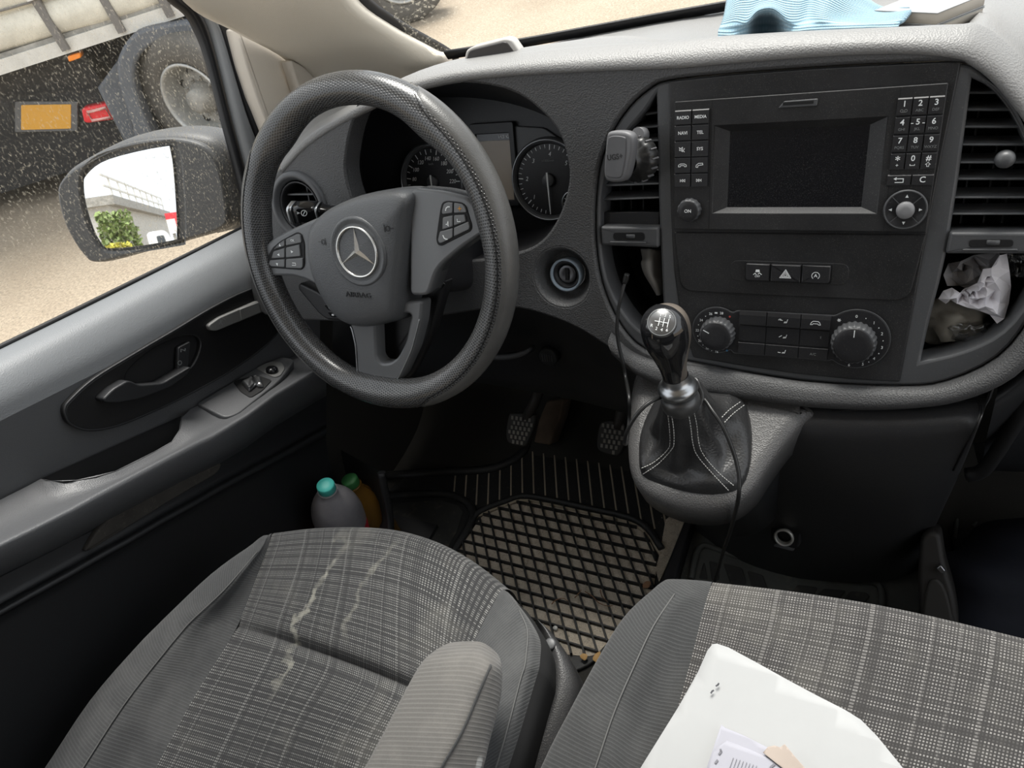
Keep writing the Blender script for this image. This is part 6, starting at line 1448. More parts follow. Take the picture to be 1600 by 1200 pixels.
# ------------------------------------------------------------------ power socket
plain('socket_metal', (.46, .45, .42), .4, metal=.5)
so = thing('power_socket', 'round grey power socket low on the console panel', 'socket', ony(1228, 836, .62))
pc = bvh_of([o for o in dash.children if o.name == 'console_panel'][0]); sp_ = hit(pc, 1228, 832, 0) or ony(1228, 832, .63)
SOF = Frame(sp_, (1, 0, 0), (-.05, -.80, .42))
sm_ = [hit(pc, x, y, .0004) for x, y in [(1300, 642), (1360, 640), (1420, 637), (1480, 631), (1522, 626), (1532, 636), (1526, 662), (1508, 700), (1490, 735)]]
tube('panel_seam', [p for p in sm_ if p is not None], .0011, 'recess_black', dash, 6, 3)
slab('socket_plate', SOF, rrect(-.020, .020, -.020, .024, .010, 6), .004, -.014, 'hard_black', so, .003)
lathe('socket_sleeve', SOF, [(.0095, .0), (.0100, .010), (.0100, .013)], 'hard_black', so, 28)
lathe('socket_ring', SOF, [(.0095, .012), (.0125, .013), (.0132, .0155), (.0125, .018), (.0105, .0185), (.0096, .015), (.0094, -.004)], 'socket_metal', so, 36, sub=2)
lathe('socket_well', SOF, [(.0094, .010), (.0090, -.006), (0, -.006)], 'recess_black', so, 24)
slab('scuff', SOF, rounded([(-.014, -.023), (.012, -.024), (.014, -.020), (-.012, -.018)], .002), .0052, .0, 'bezel_grey', so, .001)

# ------------------------------------------------------------------ things on top of the dash
plain('pale_shell', (.50, .48, .45), .45); plain('smoke_panel', (.050, .046, .046), .3)
tb = thing('toll_box', 'small pale box with a dark face standing on the dash', 'toll box', RF.px(768, 95, -.02))
TBF = Frame(RF.px(768, 90, -.030), RF.ex, (0, -1, .15))
slab('box_shell', TBF, rounded(P2(TBF, [(722, 108), (728, 79), (738, 73), (789, 60), (799, 62), (814, 84), (814, 98), (722, 112)]), .004), .0, -.014, 'pale_shell', tb, .002)
slab('dark_face', TBF, rounded(P2(TBF, [(726, 104), (733, 80), (740, 77), (788, 65), (793, 67), (808, 87), (808, 98), (726, 110)]), .003), .0012, -.004, 'smoke_panel', tb, .001)
def knit(name, col, lo):
    m, nt, b, out = nodes_of(name); uvn = N(nt, 'UVMap').outputs[0]; sep = N(nt, 'SeparateXYZ'); nt.links.new(uvn, sep.inputs[0])
    wob = noise(nt, uvn, 20, 2, .5); d = mathn(nt, 'ADD', mathn(nt, 'DIVIDE', sep.outputs[1], .0030), mathn(nt, 'MULTIPLY', wob, .8)); f = mathn(nt, 'FRACT', d)
    k = ramp(nt, f, [(.0, (0, 0, 0)), (.45, (1, 1, 1)), (1.0, (0, 0, 0))]); g2 = mathn(nt, 'FRACT', mathn(nt, 'DIVIDE', sep.outputs[0], .0026)); k2 = ramp(nt, g2, [(.0, (.6, .6, .6)), (.5, (1, 1, 1)), (1, (.6, .6, .6))])
    k = mathn(nt, 'MULTIPLY', k, k2); nt.links.new(mixc(nt, k, lo, col), b.inputs['Base Color']); b.inputs['Roughness'].default_value = .95; b.inputs['Sheen Weight'].default_value = .3
    bp_ = N(nt, 'Bump', Strength=.7, Distance=.0015); nt.links.new(k, bp_.inputs['Height']); nt.links.new(bp_.outputs[0], b.inputs['Normal'])
knit('microfibre_blue', (.40, .56, .64), (.20, .35, .45))
cx = [(1122, 58), (1146, 58), (1168, 57), (1185, 56), (1205, 55), (1226, 53), (1240, 52), (1262, 50), (1288, 49), (1320, 48), (1360, 47), (1405, 45)]
arch = {3, 4}
rows = [[RF.px(x, y+(10 if i in (2, 5) else 14 if i in arch else 4), -.11 if i in arch else -.05 if i in (2, 5) else -.030) for i, (x, y) in enumerate(cx)],
        [RF.px(x, {2: 40, 3: 34, 4: 33, 5: 38}.get(i, y-9), -.10 if i in arch else -.045 if i in (2, 5) else -.034) for i, (x, y) in enumerate(cx)],
        [RF.px(x, y, w) for x, y, w in [(1126, 38, -.040), (1148, 34, -.036), (1167, 36, -.034), (1184, 20, -.040), (1207, 17, -.040), (1228, 32, -.034), (1243, 34, -.036), (1262, 30, -.045), (1284, 30, -.036), (1320, 34, -.046), (1362, 36, -.040), (1415, 28, -.040)]],
        [RF.px(x, y, w) for x, y, w in [(1131, 22, -.050), (1151, 12, -.046), (1172, 10, -.046), (1190, 4, -.050), (1208, 2, -.048), (1228, 8, -.044), (1248, 10, -.050), (1266, 6, -.062), (1288, 12, -.048), (1322, 24, -.058), (1366, 26, -.052), (1424, 16, -.05)]],
        [RF.px(x, y, w) for x, y, w in [(1134, 4, -.070), (1156, -18, -.064), (1180, -22, -.064), (1196, -24, -.068), (1212, -28, -.066), (1230, -24, -.064), (1252, -20, -.070), (1274, -22, -.082), (1300, -16, -.068), (1334, 4, -.074), (1372, 18, -.066), (1422, 15, -.06)]],
        [RF.px(x, y, w) for x, y, w in [(1138, -14, -.100), (1162, -36, -.096), (1186, -44, -.10), (1202, -46, -.10), (1218, -48, -.10), (1236, -44, -.10), (1258, -40, -.105), (1284, -40, -.11), (1312, -30, -.10), (1348, -8, -.10), (1380, 12, -.085), (1420, 14, -.07)]]]
last = rows[-1]; rows.append([V3((p.x, p.y+.05, 1.20)) for p in last])
cl_o = loft('microfibre_cloth', rows, 'microfibre_blue', None, 5, 5); solidify(cl_o, .003); tag(cl_o, 'crumpled light blue knitted cleaning cloth lying in the dash tray', 'cloth')
plain('paper_white', (.345, .35, .352), .75, wear=.03); plain('paper_cool', (.33, .33, .37), .8); plain('paper_beige', (.36, .305, .265), .8); plain('paper_edge', (.50, .46, .40), .85); plain('paper_pink', (.46, .33, .28), .85)
zz = 1.2115
for i, (z0, z1, lab) in enumerate(((1.212, 1.2235, 'bottom booklet of the white stack beside the blue cloth on the dash'), (1.2240, 1.2355, 'middle booklet of the white stack beside the blue cloth on the dash'), (1.2360, 1.2470, 'top booklet of the white stack beside the blue cloth on the dash'))):
    A = V3((.022, .762, 0)); B = V3((.060, .800, 0)); D = V3((-.030, .782+.003*i, 0)); Cc = B + (D-A)
    BFm = Frame(V3((0, 0, 0)), (1, 0, 0), (0, 0, 1)); P = [(p.x, p.y) for p in (A, B, Cc, D)]
    t = thing('booklet', lab, 'booklet', (A+B+Cc+D)/4 + V3((0, 0, z0)), 'white booklets on the dash')
    slab('pages', BFm, inset2(P if area2(P) > 0 else P[::-1], .0006), z1-.0008, z0+.0008, 'paper_edge', t, .0002)
    slab('cover', BFm, P, z1, z1-.0009, 'paper_white', t, .0002); slab('cover', BFm, P, z0+.0009, z0, 'paper_pink' if i == 1 else 'paper_white', t, .0002)
plain('blue_plastic', (.10, .26, .62), .25, trans=.3); plain('blue_clear', (.42, .58, .80), .15, trans=.55); plain('cap_blue', (.05, .14, .50), .35)
bt = thing('water_bottle', 'small clear blue plastic bottle lying behind the booklets', 'bottle', RF.px(1480, 15, -.05))
b0, b1 = RF.px(1458, 22, -.10), RF.px(1497, 10, -.085); BX = Frame(b0, (0, 0, 1), (b1-b0)); bl = (b1-b0).length
lathe('bottle_body', BX, [(0, 0), (.006, .0005), (.0068, .004), (.0068, bl*.55), (.0062, bl*.70), (.0055, bl*.82), (.0050, bl*.86)], 'blue_clear', bt, 20, sub=2)
lathe('bottle_cap', BX, [(.0062, bl*.86), (.0064, bl*.88), (.0064, bl*.98), (.0055, bl), (0, bl)], 'cap_blue', bt, 20)

# ------------------------------------------------------------------ pocket contents
def crumple(name, px, w, amp, m, seed, n=7, lab=None, cat='paper', th=.0004, depth_k=0):
    """a creased sheet: facets pushed in and out along the view of the pocket"""
    rnd = random.Random(seed); P = P2(RF, px, w); cxx = sum(a for a, b in P)/len(P); cy = sum(b for a, b in P)/len(P)
    pts = [Vector(p) for p in P]; ed = [(i, (i+1) % len(P)) for i in range(len(P))]
    for a, b in P: 
        for s in (.75, .5, .28): pts.append(Vector((cxx+(a-cxx)*s*rnd.uniform(.85, 1.1), cy+(b-cy)*s*rnd.uniform(.85, 1.1))))
    vs, es, fs, *_ = delaunay_2d_cdt(pts, ed, [], 1, 1e-7)
    V = [RF.to3(v.x, v.y, w + rnd.uniform(-amp, amp) + depth_k*(v.y-cy)) for v in vs]
    o = obj(name, V, [tuple(f) for f in fs], m, None, False); solidify(o, th); tag(o, lab, cat); return o
plain('tissue_brown', (.20, .185, .155), .9, wear=.4); plain('paper_grey', (.46, .45, .46), .8); plain('paper_bright', (.72, .70, .73), .75)  # the back sheet is grey paper, the front one white
crumple('crumpled_paper', [(1474, 428), (1482, 414), (1500, 406), (1522, 398), (1560, 396), (1572, 410), (1560, 440), (1530, 455), (1500, 450), (1480, 444)], -.035, .010, 'paper_grey', 3, lab='grey crumpled sheet at the back of the right pocket')
crumple('crumpled_paper', [(1466, 466), (1474, 456), (1488, 452), (1500, 456), (1515, 452), (1528, 444), (1536, 420), (1548, 416), (1562, 398), (1574, 398), (1576, 420), (1581, 450), (1578, 478), (1570, 500), (1558, 506), (1548, 496), (1530, 488), (1512, 482), (1496, 474), (1486, 472), (1478, 476)], -.012, .009, 'paper_bright', 11, lab='white crumpled paper at the front of the right pocket')
def blob(name, px, w, r, m, seed, lab, cat, squash=(1, 1, 1), amp=.25):
    rnd = random.Random(seed); bm = bmesh.new(); bmesh.ops.create_icosphere(bm, subdivisions=3, radius=1); c = RF.px(*px, w); V = []
    ph_ = [(rnd.uniform(2, 6), rnd.uniform(0, 6), V3((rnd.uniform(-1, 1), rnd.uniform(-1, 1), rnd.uniform(-1, 1)))) for _ in range(8)]
    for v in bm.verts:
        k = 1 + amp*sum(math.sin(f*(v.co @ d)*2+p) for f, p, d in ph_)/4; V.append(c + V3((v.co.x*squash[0], v.co.y*squash[1], v.co.z*squash[2]))*r*k)
    F = [tuple(x.index for x in f.verts) for f in bm.faces]; bm.free(); o = obj(name, V, F, m); tag(o, lab, cat); return o
blob('tissue_ball', (1484, 502), -.038, .024, 'tissue_brown', 5, 'brownish crumpled tissue at the bottom left of the right pocket', 'tissue', (1.25, .8, 1.0), .35)
m, nt, b, out = nodes_of('clear_film'); nt.nodes.remove(b)
tr0 = N(nt, 'BsdfTransparent'); tr0.inputs[0].default_value = (.86, .86, .86, 1); g0 = N(nt, 'BsdfGlossy'); g0.inputs['Roughness'].default_value = .12; fr0_ = N(nt, 'LayerWeight'); fr0_.inputs['Blend'].default_value = .35; mx0 = N(nt, 'MixShader')
nt.links.new(fr0_.outputs['Facing'], mx0.inputs[0]); nt.links.new(tr0.outputs[0], mx0.inputs[1]); nt.links.new(g0.outputs[0], mx0.inputs[2]); nt.links.new(mx0.outputs[0], out.inputs[0])
blob('plastic_wrapper', (1516, 514), -.024, .013, 'clear_film', 9, 'clear crinkled plastic wrapper below the white crumpled paper', 'wrapper', (1.3, .8, .9), .5)
blob('plastic_wrapper', (1588, 410), -.024, .014, 'clear_film', 14, 'clear plastic wrapper at the right end of the right pocket', 'wrapper', (.7, .8, 1.2), .5)
plain('cloth_grey', (.22, .21, .195), .95)
gc = loft('glove', [[RF.px(x, y, w) for x, y, w in [(1003, 388, -.03), (1012, 389, -.018), (1022, 390, -.018), (1032, 391, -.03)]], [RF.px(x, y, w) for x, y, w in [(1006, 405, -.03), (1014, 400, -.012), (1022, 402, -.018), (1032, 405, -.03)]], [RF.px(x, y, w) for x, y, w in [(1004, 412, -.022), (1013, 411, -.006), (1022, 414, -.016), (1033, 420, -.03)]], [RF.px(x, y, w) for x, y, w in [(1009, 428, -.022), (1016, 430, -.008), (1023, 432, -.018), (1034, 436, -.03)]], [RF.px(x, y, w) for x, y, w in [(1020, 446, -.020), (1024, 445, -.010), (1028, 444, -.018), (1035, 444, -.03)]], [RF.px(x, y, w) for x, y, w in [(1028, 460, -.024), (1030, 460, -.016), (1032, 460, -.02), (1036, 458, -.03)]]], 'cloth_grey', None, 4, 4); solidify(gc, .002); tag(gc, 'grey rolled cloth glove tucked in the pocket left of the switches', 'glove')

# ------------------------------------------------------------------ bottles in the door
plain('bottle_frost', (.30, .29, .31), .45, wear=.25, trans=.15); plain('cap_teal', (.07, .52, .46), .45, dust=.3, dustcol=(.5, .75, .7)); plain('cap_green', (.035, .17, .05), .45); plain('amber_drink', (.22, .11, .02), .12, trans=.35); plain('clear_pet', (.30, .24, .15), .12, trans=.7); plain('label_red', (.55, .02, .04), .5)
def pet(x, y, ztop, r, body, cap, lab, extra=None, lean=(0, 0, 1)):
    t = thing('drink_bottle', lab, 'bottle', (x, y, .46), 'bottles in the door pocket'); fr = Frame((x, y, ztop), (1, 0, 0), lean); z = 0
    lathe('bottle_body', fr, [(0, z-.26), (r*.9, z-.259), (r, z-.25), (r, z-.11), (r*.98, z-.085), (r*.86, z-.060), (r*.60, z-.038), (.0145, z-.024), (.0132, z-.016)], body, t, 36, sub=3)
    lathe('neck_ring', fr, [(.0132, z-.018), (.0165, z-.0175), (.0165, z-.0160), (.0132, z-.0155)], body, t, 28)
    lathe('cap', fr, [(.0142, z-.0150), (.0146, z-.0145), (.0146, z-.002), (.0132, z-.0002), (.004, z), (0, z)], cap, t, 60, ripple=lambda j, i: 1 if j % 2 else .975)
    if extra: lathe('label', fr, [(r*1.012, z-.20), (r*1.015, z-.125), (r*1.004, z-.120)], extra, t, 36)
pb1 = dep(508, 757, 1.135); pet(pb1.x, pb1.y, pb1.z, .0435, 'bottle_frost', 'cap_teal', 'frosted plastic bottle with a teal cap in the door pocket', 'label_red', (.24, -.04, 1))
pb3 = dep(545, 748, 1.21); pet(pb3.x, pb3.y, pb3.z, .034, 'amber_drink', 'cap_green', 'amber drink bottle with a dark green cap in the door pocket')
tube('pocket_edge', [onx(x, y, -.715) for x, y in [(596, 738), (600, 762), (607, 795), (610, 822), (606, 850)]], .007, 'door_black', door, 8, 4)
obj('door_pocket', [onx(596, 738, -.715), onx(600, 762, -.715), onx(607, 795, -.715), onx(610, 822, -.715), onx(606, 850, -.715), onx(606, 850, -.715)+V3((-.11, .02, 0)), onx(610, 822, -.715)+V3((-.11, .03, 0)), onx(607, 795, -.715)+V3((-.11, .03, 0)), onx(600, 762, -.715)+V3((-.11, .03, 0)), onx(596, 738, -.715)+V3((-.11, .03, 0))], [(0, 1, 8, 9), (1, 2, 7, 8), (2, 3, 6, 7), (3, 4, 5, 6)], 'door_black', door)
mb = MB(); mb.box(WX, -.835, -.70, .20, .60, .445, .463); mb.build('pocket_floor', 'door_black', door, False)

# ------------------------------------------------------------------ passenger footwell
plain('bag_navy', (.010, .012, .020), .85, wear=.3); plain('housing_dark', (.022, .020, .018), .6, dust=.3, dustcol=(.10, .09, .07))
rows = []
bagc = onz(1556, 890, .52)
bm = bmesh.new(); bmesh.ops.create_icosphere(bm, subdivisions=4, radius=1); V = []
for v in bm.verts:
    q = v.co; k = 1 + .10*math.sin(4*q.x+1)*math.sin(3*q.y) + .06*math.sin(9*q.y+5*q.z); V.append(V3((bagc.x+.06 + q.x*.135*k, bagc.y-.03 + q.y*.12*k, max(FZ+.006, .52 + q.z*.085*k))))
F = [tuple(x.index for x in f.verts) for f in bm.faces]; bm.free(); o = obj('bag', V, F, 'bag_navy'); tag(o, 'dark navy soft bag lying in the passenger footwell', 'bag')
hs = thing('seat_housing', 'dark plastic housing with an oval cover right of the console', 'housing', onz(1460, 930, FZ))
HH = Frame(ony(1458, 900, .60), (1, .1, 0), (-.1, -.75, .66))
slab('housing_body', HH, rounded(P2(HH, [(1438, 840), (1450, 826), (1470, 832), (1477, 880), (1492, 930), (1500, 985), (1440, 985), (1434, 900)]), .012), .006, -.05, 'housing_dark', hs, .006, seg=3)
slab('oval_cover', HH, cr(P2(HH, [(1444, 985), (1443, 950), (1450, 910), (1464, 902), (1478, 920), (1488, 960), (1492, 990)]), 3, True), .010, .002, 'pedal_rubber', hs, .003)
slab('latch', HH, rounded(P2(HH, [(1463, 884), (1470, 878), (1478, 888), (1472, 892)]), .002), .016, .004, 'satin_metal', hs, .001)

# ------------------------------------------------------------------ papers on the bench
def sheet(name, px, w, m, lab, bend=None, cat='paper', th=.0005, group=None):
    P = P2(PS, px, w); cxx = sum(a for a, b in P)/len(P); cyy = sum(b for a, b in P)/len(P); pts = [Vector(p) for p in P]; ed = [(i, (i+1) % len(P)) for i in range(len(P))]
    x0, x1, y0, y1 = min(p[0] for p in P), max(p[0] for p in P), min(p[1] for p in P), max(p[1] for p in P)
    for i in range(1, 16):
        for j in range(1, 16):
            q = (x0+(x1-x0)*i/16, y0+(y1-y0)*j/16)
            if in_poly(q, P): pts.append(Vector(q))
    vs, es, fs, *_ = delaunay_2d_cdt(pts, ed, [], 1, 1e-7)
    f = bend or (lambda u, v: 0)
    o = obj(name, [PS.to3(v.x, v.y, w + f((v.x-x0)/(x1-x0), (v.y-y0)/(y1-y0))) for v in vs], [tuple(q) for q in fs], m, None, True); solidify(o, th); tag(o, lab, cat, group); return o
big = [(1113, 1006), (1120, 1005), (1138, 1011), (1184, 1036), (1230, 1062), (1276, 1087), (1320, 1110), (1345, 1126), (1370, 1152), (1408, 1200), (1480, 1310), (1200, 1420), (880, 1400), (1001, 1200), (1060, 1104), (1090, 1050), (1105, 1016)]
bigo = sheet('paper_sheet', big, .014, 'paper_white', 'large blank white sheet lying on the passenger bench', lambda u, v: .006*max(0, u-.55)**2*8 + .0012*math.sin(7*u+3*v))
fp = PS.off(.0165)
mb = MB(); 
for a, b in (((1111, 1083), (1113, 1080)), ((1113, 1080), (1115, 1079)), ((1119, 1072), (1122, 1070)), ((1122, 1070), (1123, 1068))): stroke('', fp, [[fp.to2(*a), fp.to2(*b)]], .0014, None, None, .0004, mb=mb)
plain('ink', (.05, .05, .06), .7); mb.build('pen_marks', 'ink', bigo, False)
sheet('receipt', [(1127, 1132), (1133, 1137), (1160, 1148), (1200, 1168), (1262, 1202), (1300, 1250), (1180, 1290), (1090, 1270), (1104, 1200)], .0185, 'paper_cool', 'pale lilac folded slip lying under the printed slip', None, 'paper')
r2 = sheet('receipt', [(1107, 1198), (1115, 1172), (1136, 1157), (1170, 1170), (1220, 1192), (1262, 1222), (1300, 1270), (1200, 1330), (1080, 1300)], .0205, 'paper_cool', 'printed slip with faint text lines on top of the white sheet', None, 'paper')
f3 = PS.off(.0212); mb = MB(); rnd = random.Random(4)
for k in range(9):
    a = (1140+k*5.2, 1186+k*1.8); 
    if k < 8: stroke('', f3, [[f3.to2(a[0]+6, a[1]-2), f3.to2(a[0]-2-rnd.random()*3, a[1]+22)]], .0004, None, None, .0003, mb=mb)
for a, b in (((1118, 1192), (1121, 1188)), ((1124, 1178), (1127, 1174)), ((1127, 1174), (1126, 1171)), ((1204, 1199), (1210, 1194))): stroke('', f3, [[f3.to2(*a), f3.to2(*b)]], .0016, None, None, .0003, mb=mb)
plain('faint_ink', (.16, .16, .18), .8); mb.build('print', 'faint_ink', r2, False)
sheet('torn_paper', [(1192, 1176), (1200, 1167), (1210, 1165), (1219, 1168), (1226, 1163), (1232, 1170), (1240, 1180), (1256, 1198), (1268, 1215), (1230, 1206)], .0225, 'paper_beige', 'torn beige paper scrap beside the printed slip', lambda u, v: .004*v*u, 'paper')
# ------------------------------------------------------------------ the truck outside
W0 = dep(296, 156, 4.5)
TR = Frame(W0, (.81, .585, 0), (.585, -.81, 0))
trk = thing('truck', 'cream curtain sided truck parked left of the van', 'truck', (W0.x, W0.y, 0))
def tz(u, z, w=0): return V3((TR.p.x, TR.p.y, 0)) + TR.ex*u + V3((0, 0, z)) + TR.n*w
ZB = .84
rows = []
for z, w in ((ZB+.10, .0), (ZB+.125, .03), (ZB+.20, .045), (ZB+.27, .02), (ZB+.285, .005), (ZB+.31, .03), (ZB+.40, .05), (ZB+.50, .02), (ZB+.52, .01), (ZB+.9, .03), (ZB+1.4, .02), (ZB+1.9, .02)):
    rows.append([tz(u, z + .012*math.sin(u*2.3+z*5), w + .012*math.sin(u*5.1+z*9)) for u in [-4.0+.221*i for i in range(21)]])
loft('side_curtain', rows, 'tarp_cream', trk, 1, 3)
boxw = MB(); boxw.box(Frame(V3((TR.p.x, TR.p.y, 0)), TR.ex, (0, 0, 1)), -4.0, 0.42, .06, 2.3, ZB+.02, ZB+1.9); boxw.build('cargo_body', 'tarp_cream', trk, False)
def tbox(name, u0, u1, z0, z1, w0, w1, m, par=trk):
    F_ = Frame(V3((TR.p.x, TR.p.y, 0)), TR.ex, TR.n); mb = MB(); mb.box(F_, u0, u1, z0, z1, w0, w1); return mb.build(name, m, par, False)
tbox('side_rail', -4.0, 0.42, ZB, ZB+.075, -.04, .035, 'rail_white'); tbox('side_rail', -4.0, 0.42, ZB+.075, ZB+.10, -.05, .02, 'rim_dirty')
tube('tension_rope', [tz(u, ZB+.30+.012*math.sin(u*4), .045) for u in [-4+.368*i for i in range(13)]], .006, 'lamp_orange' if False else 'strap_grey', trk, 6, 2)
for px_, in (((68, 5),), ((168, -2),), ((258, 2),)):
    u = TR.to2(px_[0]+20, px_[1]+38)[0]; s = tbox('strap', u-.022, u+.022, ZB+.02, ZB+.9, .03, .065, 'strap_grey')
    tbox('buckle', u-.032, u+.032, ZB+.30, ZB+.42, .06, .085, 'rail_white', s); tbox('buckle_bar', u-.036, u+.036, ZB+.345, ZB+.365, .08, .10, 'strap_grey', s)
tbox('chassis', -4.0, 0.42, .14, ZB, -2.2, -.35, 'underbody'); tbox('axle_beam', -.25, .25, .28, .46, -2.0, -.2, 'underbody')
tbox('rear_bar', -1.5, -.50, .16, ZB, -.6, -.18, 'underbody')
o = tbox('marker_lamp', 0, .01, 0, .01, 0, .01, 'lamp_orange'); bpy.data.objects.remove(o)
slab('marker_lamp', TR, rounded(P2(TR, [(106, 87), (126, 81), (128, 89), (109, 96)]), .01), .02, -.05, 'lamp_orange', trk, .006)
PLF = TR.off(-.16)
pl = slab('number_plate', PLF, rounded(P2(PLF, [(24, 158), (122, 158), (122, 204), (24, 206)]), .01), .012, -.02, 'plate_grey', trk, .004)
slab('plate_face', PLF, rounded(P2(PLF, [(34, 163), (112, 162), (112, 200), (34, 202)]), .008), .016, .006, 'plate_yellow', pl, .003)
tl = slab('tail_lamp', PLF, rounded(P2(PLF, [(130, 168), (134, 165), (171, 157), (182, 156), (190, 174), (183, 183), (140, 189), (134, 187)]), .014), .05, -.05, 'lamp_red', trk, .012, seg=3)
ring_ = [PLF.to3(*PLF.to2(x, y), .054) for x, y in [(140, 171), (168, 164), (176, 179), (147, 184)]]; tube('lamp_frame', ring_, .010, 'lamp_red_pale', tl, 6, 1, closed=True)
mg = [(182, 104), (186, 86), (197, 66), (213, 50), (236, 42), (266, 37), (300, 33), (340, 36), (370, 50), (370, 72), (340, 64), (300, 57), (280, 58), (240, 70), (218, 88), (210, 112), (213, 140), (220, 165), (232, 195), (244, 225), (214, 225), (206, 196), (196, 165), (186, 135)]
MG = TR.off(.10); slab('mudguard', MG, cr(P2(MG, mg), 2, True), .0, -.45, 'mudguard', trk, .02)
slab('side_plate', TR, P2(TR, [(150, 140), (182, 96), (200, 150), (216, 226), (196, 232)]), -.02, -.30, 'mudguard', trk, .02)
def wheel(par, name, pos, axis, R, rr, nb=10):
    fr = Frame(pos, V3((0, 0, 1)).cross(axis), axis); t = bpy.data.objects.new(name, None); COL.objects.link(t); t.parent = par; t.location = pos - world_loc(par)
    lathe('tyre', fr, [(rr*1.02, -.16), (R*.90, -.17), (R*.985, -.14), (R, -.08), (R, .05), (R*.985, .085), (R*.95, .105), (R*.84, .118), (rr*1.20, .112), (rr*1.05, .090), (rr*1.0, .07)], 'tyre', t, 64, sub=2)
    lathe('rim', fr, [(rr*1.03, .088), (rr*1.045, .098), (rr*1.0, .104), (rr*.95, .094), (rr*.93, .06), (rr*.91, -.03), (rr*.85, -.06)], 'rim_silver', t, 56, sub=2)
    lathe('wheel_disc', fr, [(rr*.86, -.06), (rr*.78, -.030), (rr*.62, -.012), (rr*.46, -.010), (rr*.40, -.02)], 'rim_dirty', t, 48, sub=2)
    lathe('hub', fr, [(rr*.42, -.02), (rr*.40, .03), (rr*.33, .05), (rr*.30, .09), (rr*.18, .10), (0, .10)], 'rim_dirty', t, 32)
    for k in range(8):
        a = 2*math.pi*k/8 + .2; f2 = Frame(fr.to3(rr*.69*math.cos(a), rr*.69*math.sin(a), -.022), fr.ex, fr.n); lathe('hand_hole', f2, [(.026, .000), (.026, .006), (.020, .006), (.020, -.004), (0, -.004)], 'underbody', t, 14)
    for k in range(nb):
        a = 2*math.pi*k/nb; f2 = Frame(fr.to3(rr*.50*math.cos(a), rr*.50*math.sin(a), -.012), fr.ex, fr.n); lathe('wheel_nut', f2, [(.013, 0), (.013, .016), (.007, .018), (.007, .03), (0, .03)], 'rim_dirty', t, 6)
    return t
wp = W0.copy(); wp.z = .395
wheel(trk, 'wheel', wp + TR.n*.05 + TR.ex*.11, V3((.08, -.997, 0)).normalized(), .395, .232)
q = onz(622, -50, .42); pv = thing('parked_vehicle', 'dark vehicle and wheel at the top left corner of the windscreen', 'vehicle', (q.x, q.y, 0))
Fv = Frame(V3((q.x, q.y, 0)), (.83, .55, 0), (.55, -.83, 0)); mb = MB(); mb.box(Fv, -.55, .3, .32, 1.5, -.9, -.12); mb.build('body_side', 'underbody', pv, False)
wheel(pv, 'wheel', V3((q.x, q.y, .42)), V3((.55, -.83, 0)).normalized(), .42, .25)

# ------------------------------------------------------------------ what the mirror shows, behind the van
def mpt(x, y, dist):
    """point seen in the mirror at a measured direction, `dist` away"""
    d = ray(x, y).normalized(); t = ((MF.p-CAM) @ MF.n)/(d @ MF.n); h = CAM + d*t; r = d - MF.n*2*(d @ MF.n); return h + r*dist
def mz(x, y, dist, z): p = mpt(x, y, dist); return V3((p.x, p.y, z))
def upright(A, B):
    e = B-A; L = e.length; e.normalize(); n = V3((-e.y, e.x, 0)); n = n if n @ (CAM-A) > 0 else -n
    f = Frame(A, e, n)
    return (f, L) if f.ey.z > 0 else (Frame(B, -e, n), L)
bl_ = thing('depot_building', 'pale flat roofed depot building with a roof railing behind the van', 'building', mz(215, 340, 34, 0))
A, B = mz(178, 350, 26, 0), mz(262, 350, 40, 0); BFr, L0 = upright(A, B)
za, zb_ = mpt(178, 329, 26).z, mpt(262, 346, 40).z; zt = max(3.0, (za+zb_)/2)
mb = MB(); mb.box(BFr, 0, L0, 0, zt, -8, 0); mb.build('wall', 'concrete', bl_, False)
mb = MB(); mb.box(BFr, -.2, L0+.2, zt, zt+.3, -8.2, .25); mb.build('roof_edge', 'rim_dirty', bl_, False)
for k in range(int(L0/1.6)+1): mb = MB(); mb.box(BFr, k*1.6-.04, k*1.6+.04, zt+.3, zt+1.0, .0, .05); mb.build('railing_post', 'rail_white', bl_, False)
for h in (.65, 1.0): mb = MB(); mb.box(BFr, 0, L0, zt+h-.03, zt+h+.03, .0, .06); mb.build('railing_bar', 'rail_white', bl_, False)
for k in range(3): mb = MB(); mb.box(BFr, 3+k*4.2, 5+k*4.2, .0, 1.6, -.05, .04); mb.build('window', 'window_dark', bl_, False)
sg = thing('sign_board', 'red and white sign board behind the van seen in the mirror', 'sign', mz(275, 350, 20, 0))
SA, SB_ = mz(260, 340, 20, 0), mz(281, 340, 20, 0); SGF, w2 = upright(SA, SB_)
z1_, z0_ = mpt(275, 331, 20).z, mpt(275, 341, 20).z; zq = mpt(275, 364, 20).z
for nm, a, b, mt in (('red_panel', z0_, z1_, 'sign_red'), ('white_panel', max(.2, zq), z0_, 'white_paint')): mb = MB(); mb.box(SGF, 0, w2, a, b, 0, .1); mb.build(nm, mt, sg, False)
mb = MB(); mb.box(SGF, w2*.12, w2*.34, max(.4, zq+.15), z0_, .1, .13); mb.build('red_stripe', 'sign_red', sg, False)
for u in (.1, w2-.1): mb = MB(); mb.box(SGF, u-.04, u+.04, 0, z0_, .02, .08); mb.build('post', 'rim_dirty', sg, False)
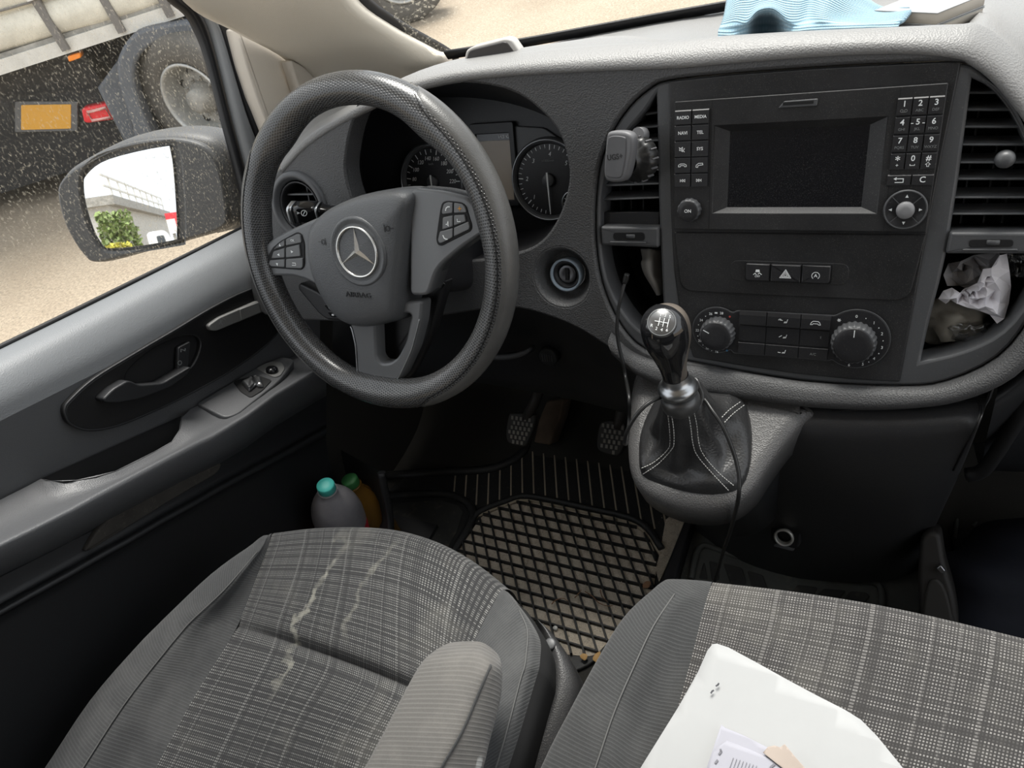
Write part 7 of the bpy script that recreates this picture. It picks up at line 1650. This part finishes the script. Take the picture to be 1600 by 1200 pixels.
vn = thing('parked_van', 'white parked van behind seen in the mirror', 'van', mz(248, 366, 24, 0))
VA, VB = mz(230, 368, 24, 0), mz(272, 368, 24, 0); VFm, w3 = upright(VA, VB); h3 = min(2.2, max(1.6, mpt(248, 360, 24).z))
slab('van_body', VFm, rounded([(0, .35), (w3, .35), (w3, h3), (w3*.25, h3), (0, h3*.6)], .15), 0, -1.8, 'white_paint', vn, .08)
slab('van_window', VFm, rounded([(w3*.30, h3*.62), (w3*.65, h3*.62), (w3*.65, h3*.92), (w3*.36, h3*.92)], .05), .02, -.02, 'window_dark', vn, .01)
for u in (w3*.2, w3*.8): lathe('van_wheel', Frame(VFm.to3(u, .34, -.05), VFm.ex, VFm.n), [(.34, -.1), (.34, .05), (.2, .08), (0, .08)], 'tyre', vn, 24)
bs_ = thing('shrub', 'green and yellow shrub left of the depot seen in the mirror', 'shrub', mz(192, 375, 12, 0))
random.seed(3)
def foliage(cx, cy, z0, z1, rw, n, m, par):
    mb = MB()
    for i in range(n):
        a, b = random.uniform(0, 6.28), random.uniform(0, 1); r = rw*math.sqrt(random.random())*(1-.3*b); c = V3((cx+r*math.cos(a), cy+r*math.sin(a), z0+(z1-z0)*b)); s = random.uniform(.03, .075)
        d1 = V3((random.uniform(-1, 1), random.uniform(-1, 1), random.uniform(-1, 1))).normalized()*s; d2 = d1.cross(V3((random.uniform(-1, 1), random.uniform(-1, 1), random.uniform(-1, 1)))).normalized()*s*.6
        mb.add([c-d1, c+d2, c+d1, c-d2], [(0, 1, 2, 3)], True)
    o = mb.build('foliage', m, par, False); o['kind'] = 'stuff'; return o
p = mz(190, 372, 12, 0); zt2 = mpt(175, 331, 12).z; plain('foliage_yellow', (.36, .33, .04), .8, wear=.4)
foliage(p.x, p.y, .1, zt2, .38, 2600, 'foliage', bs_); q = mz(184, 376, 11.5, 0); foliage(q.x, q.y, .2, zt2*.72, .24, 800, 'foliage_yellow', bs_)
tube('stem', [V3((p.x, p.y, 0)), V3((p.x+.05, p.y, zt2*.6))], [.05, .03], 'bark', bs_, 8, 2)
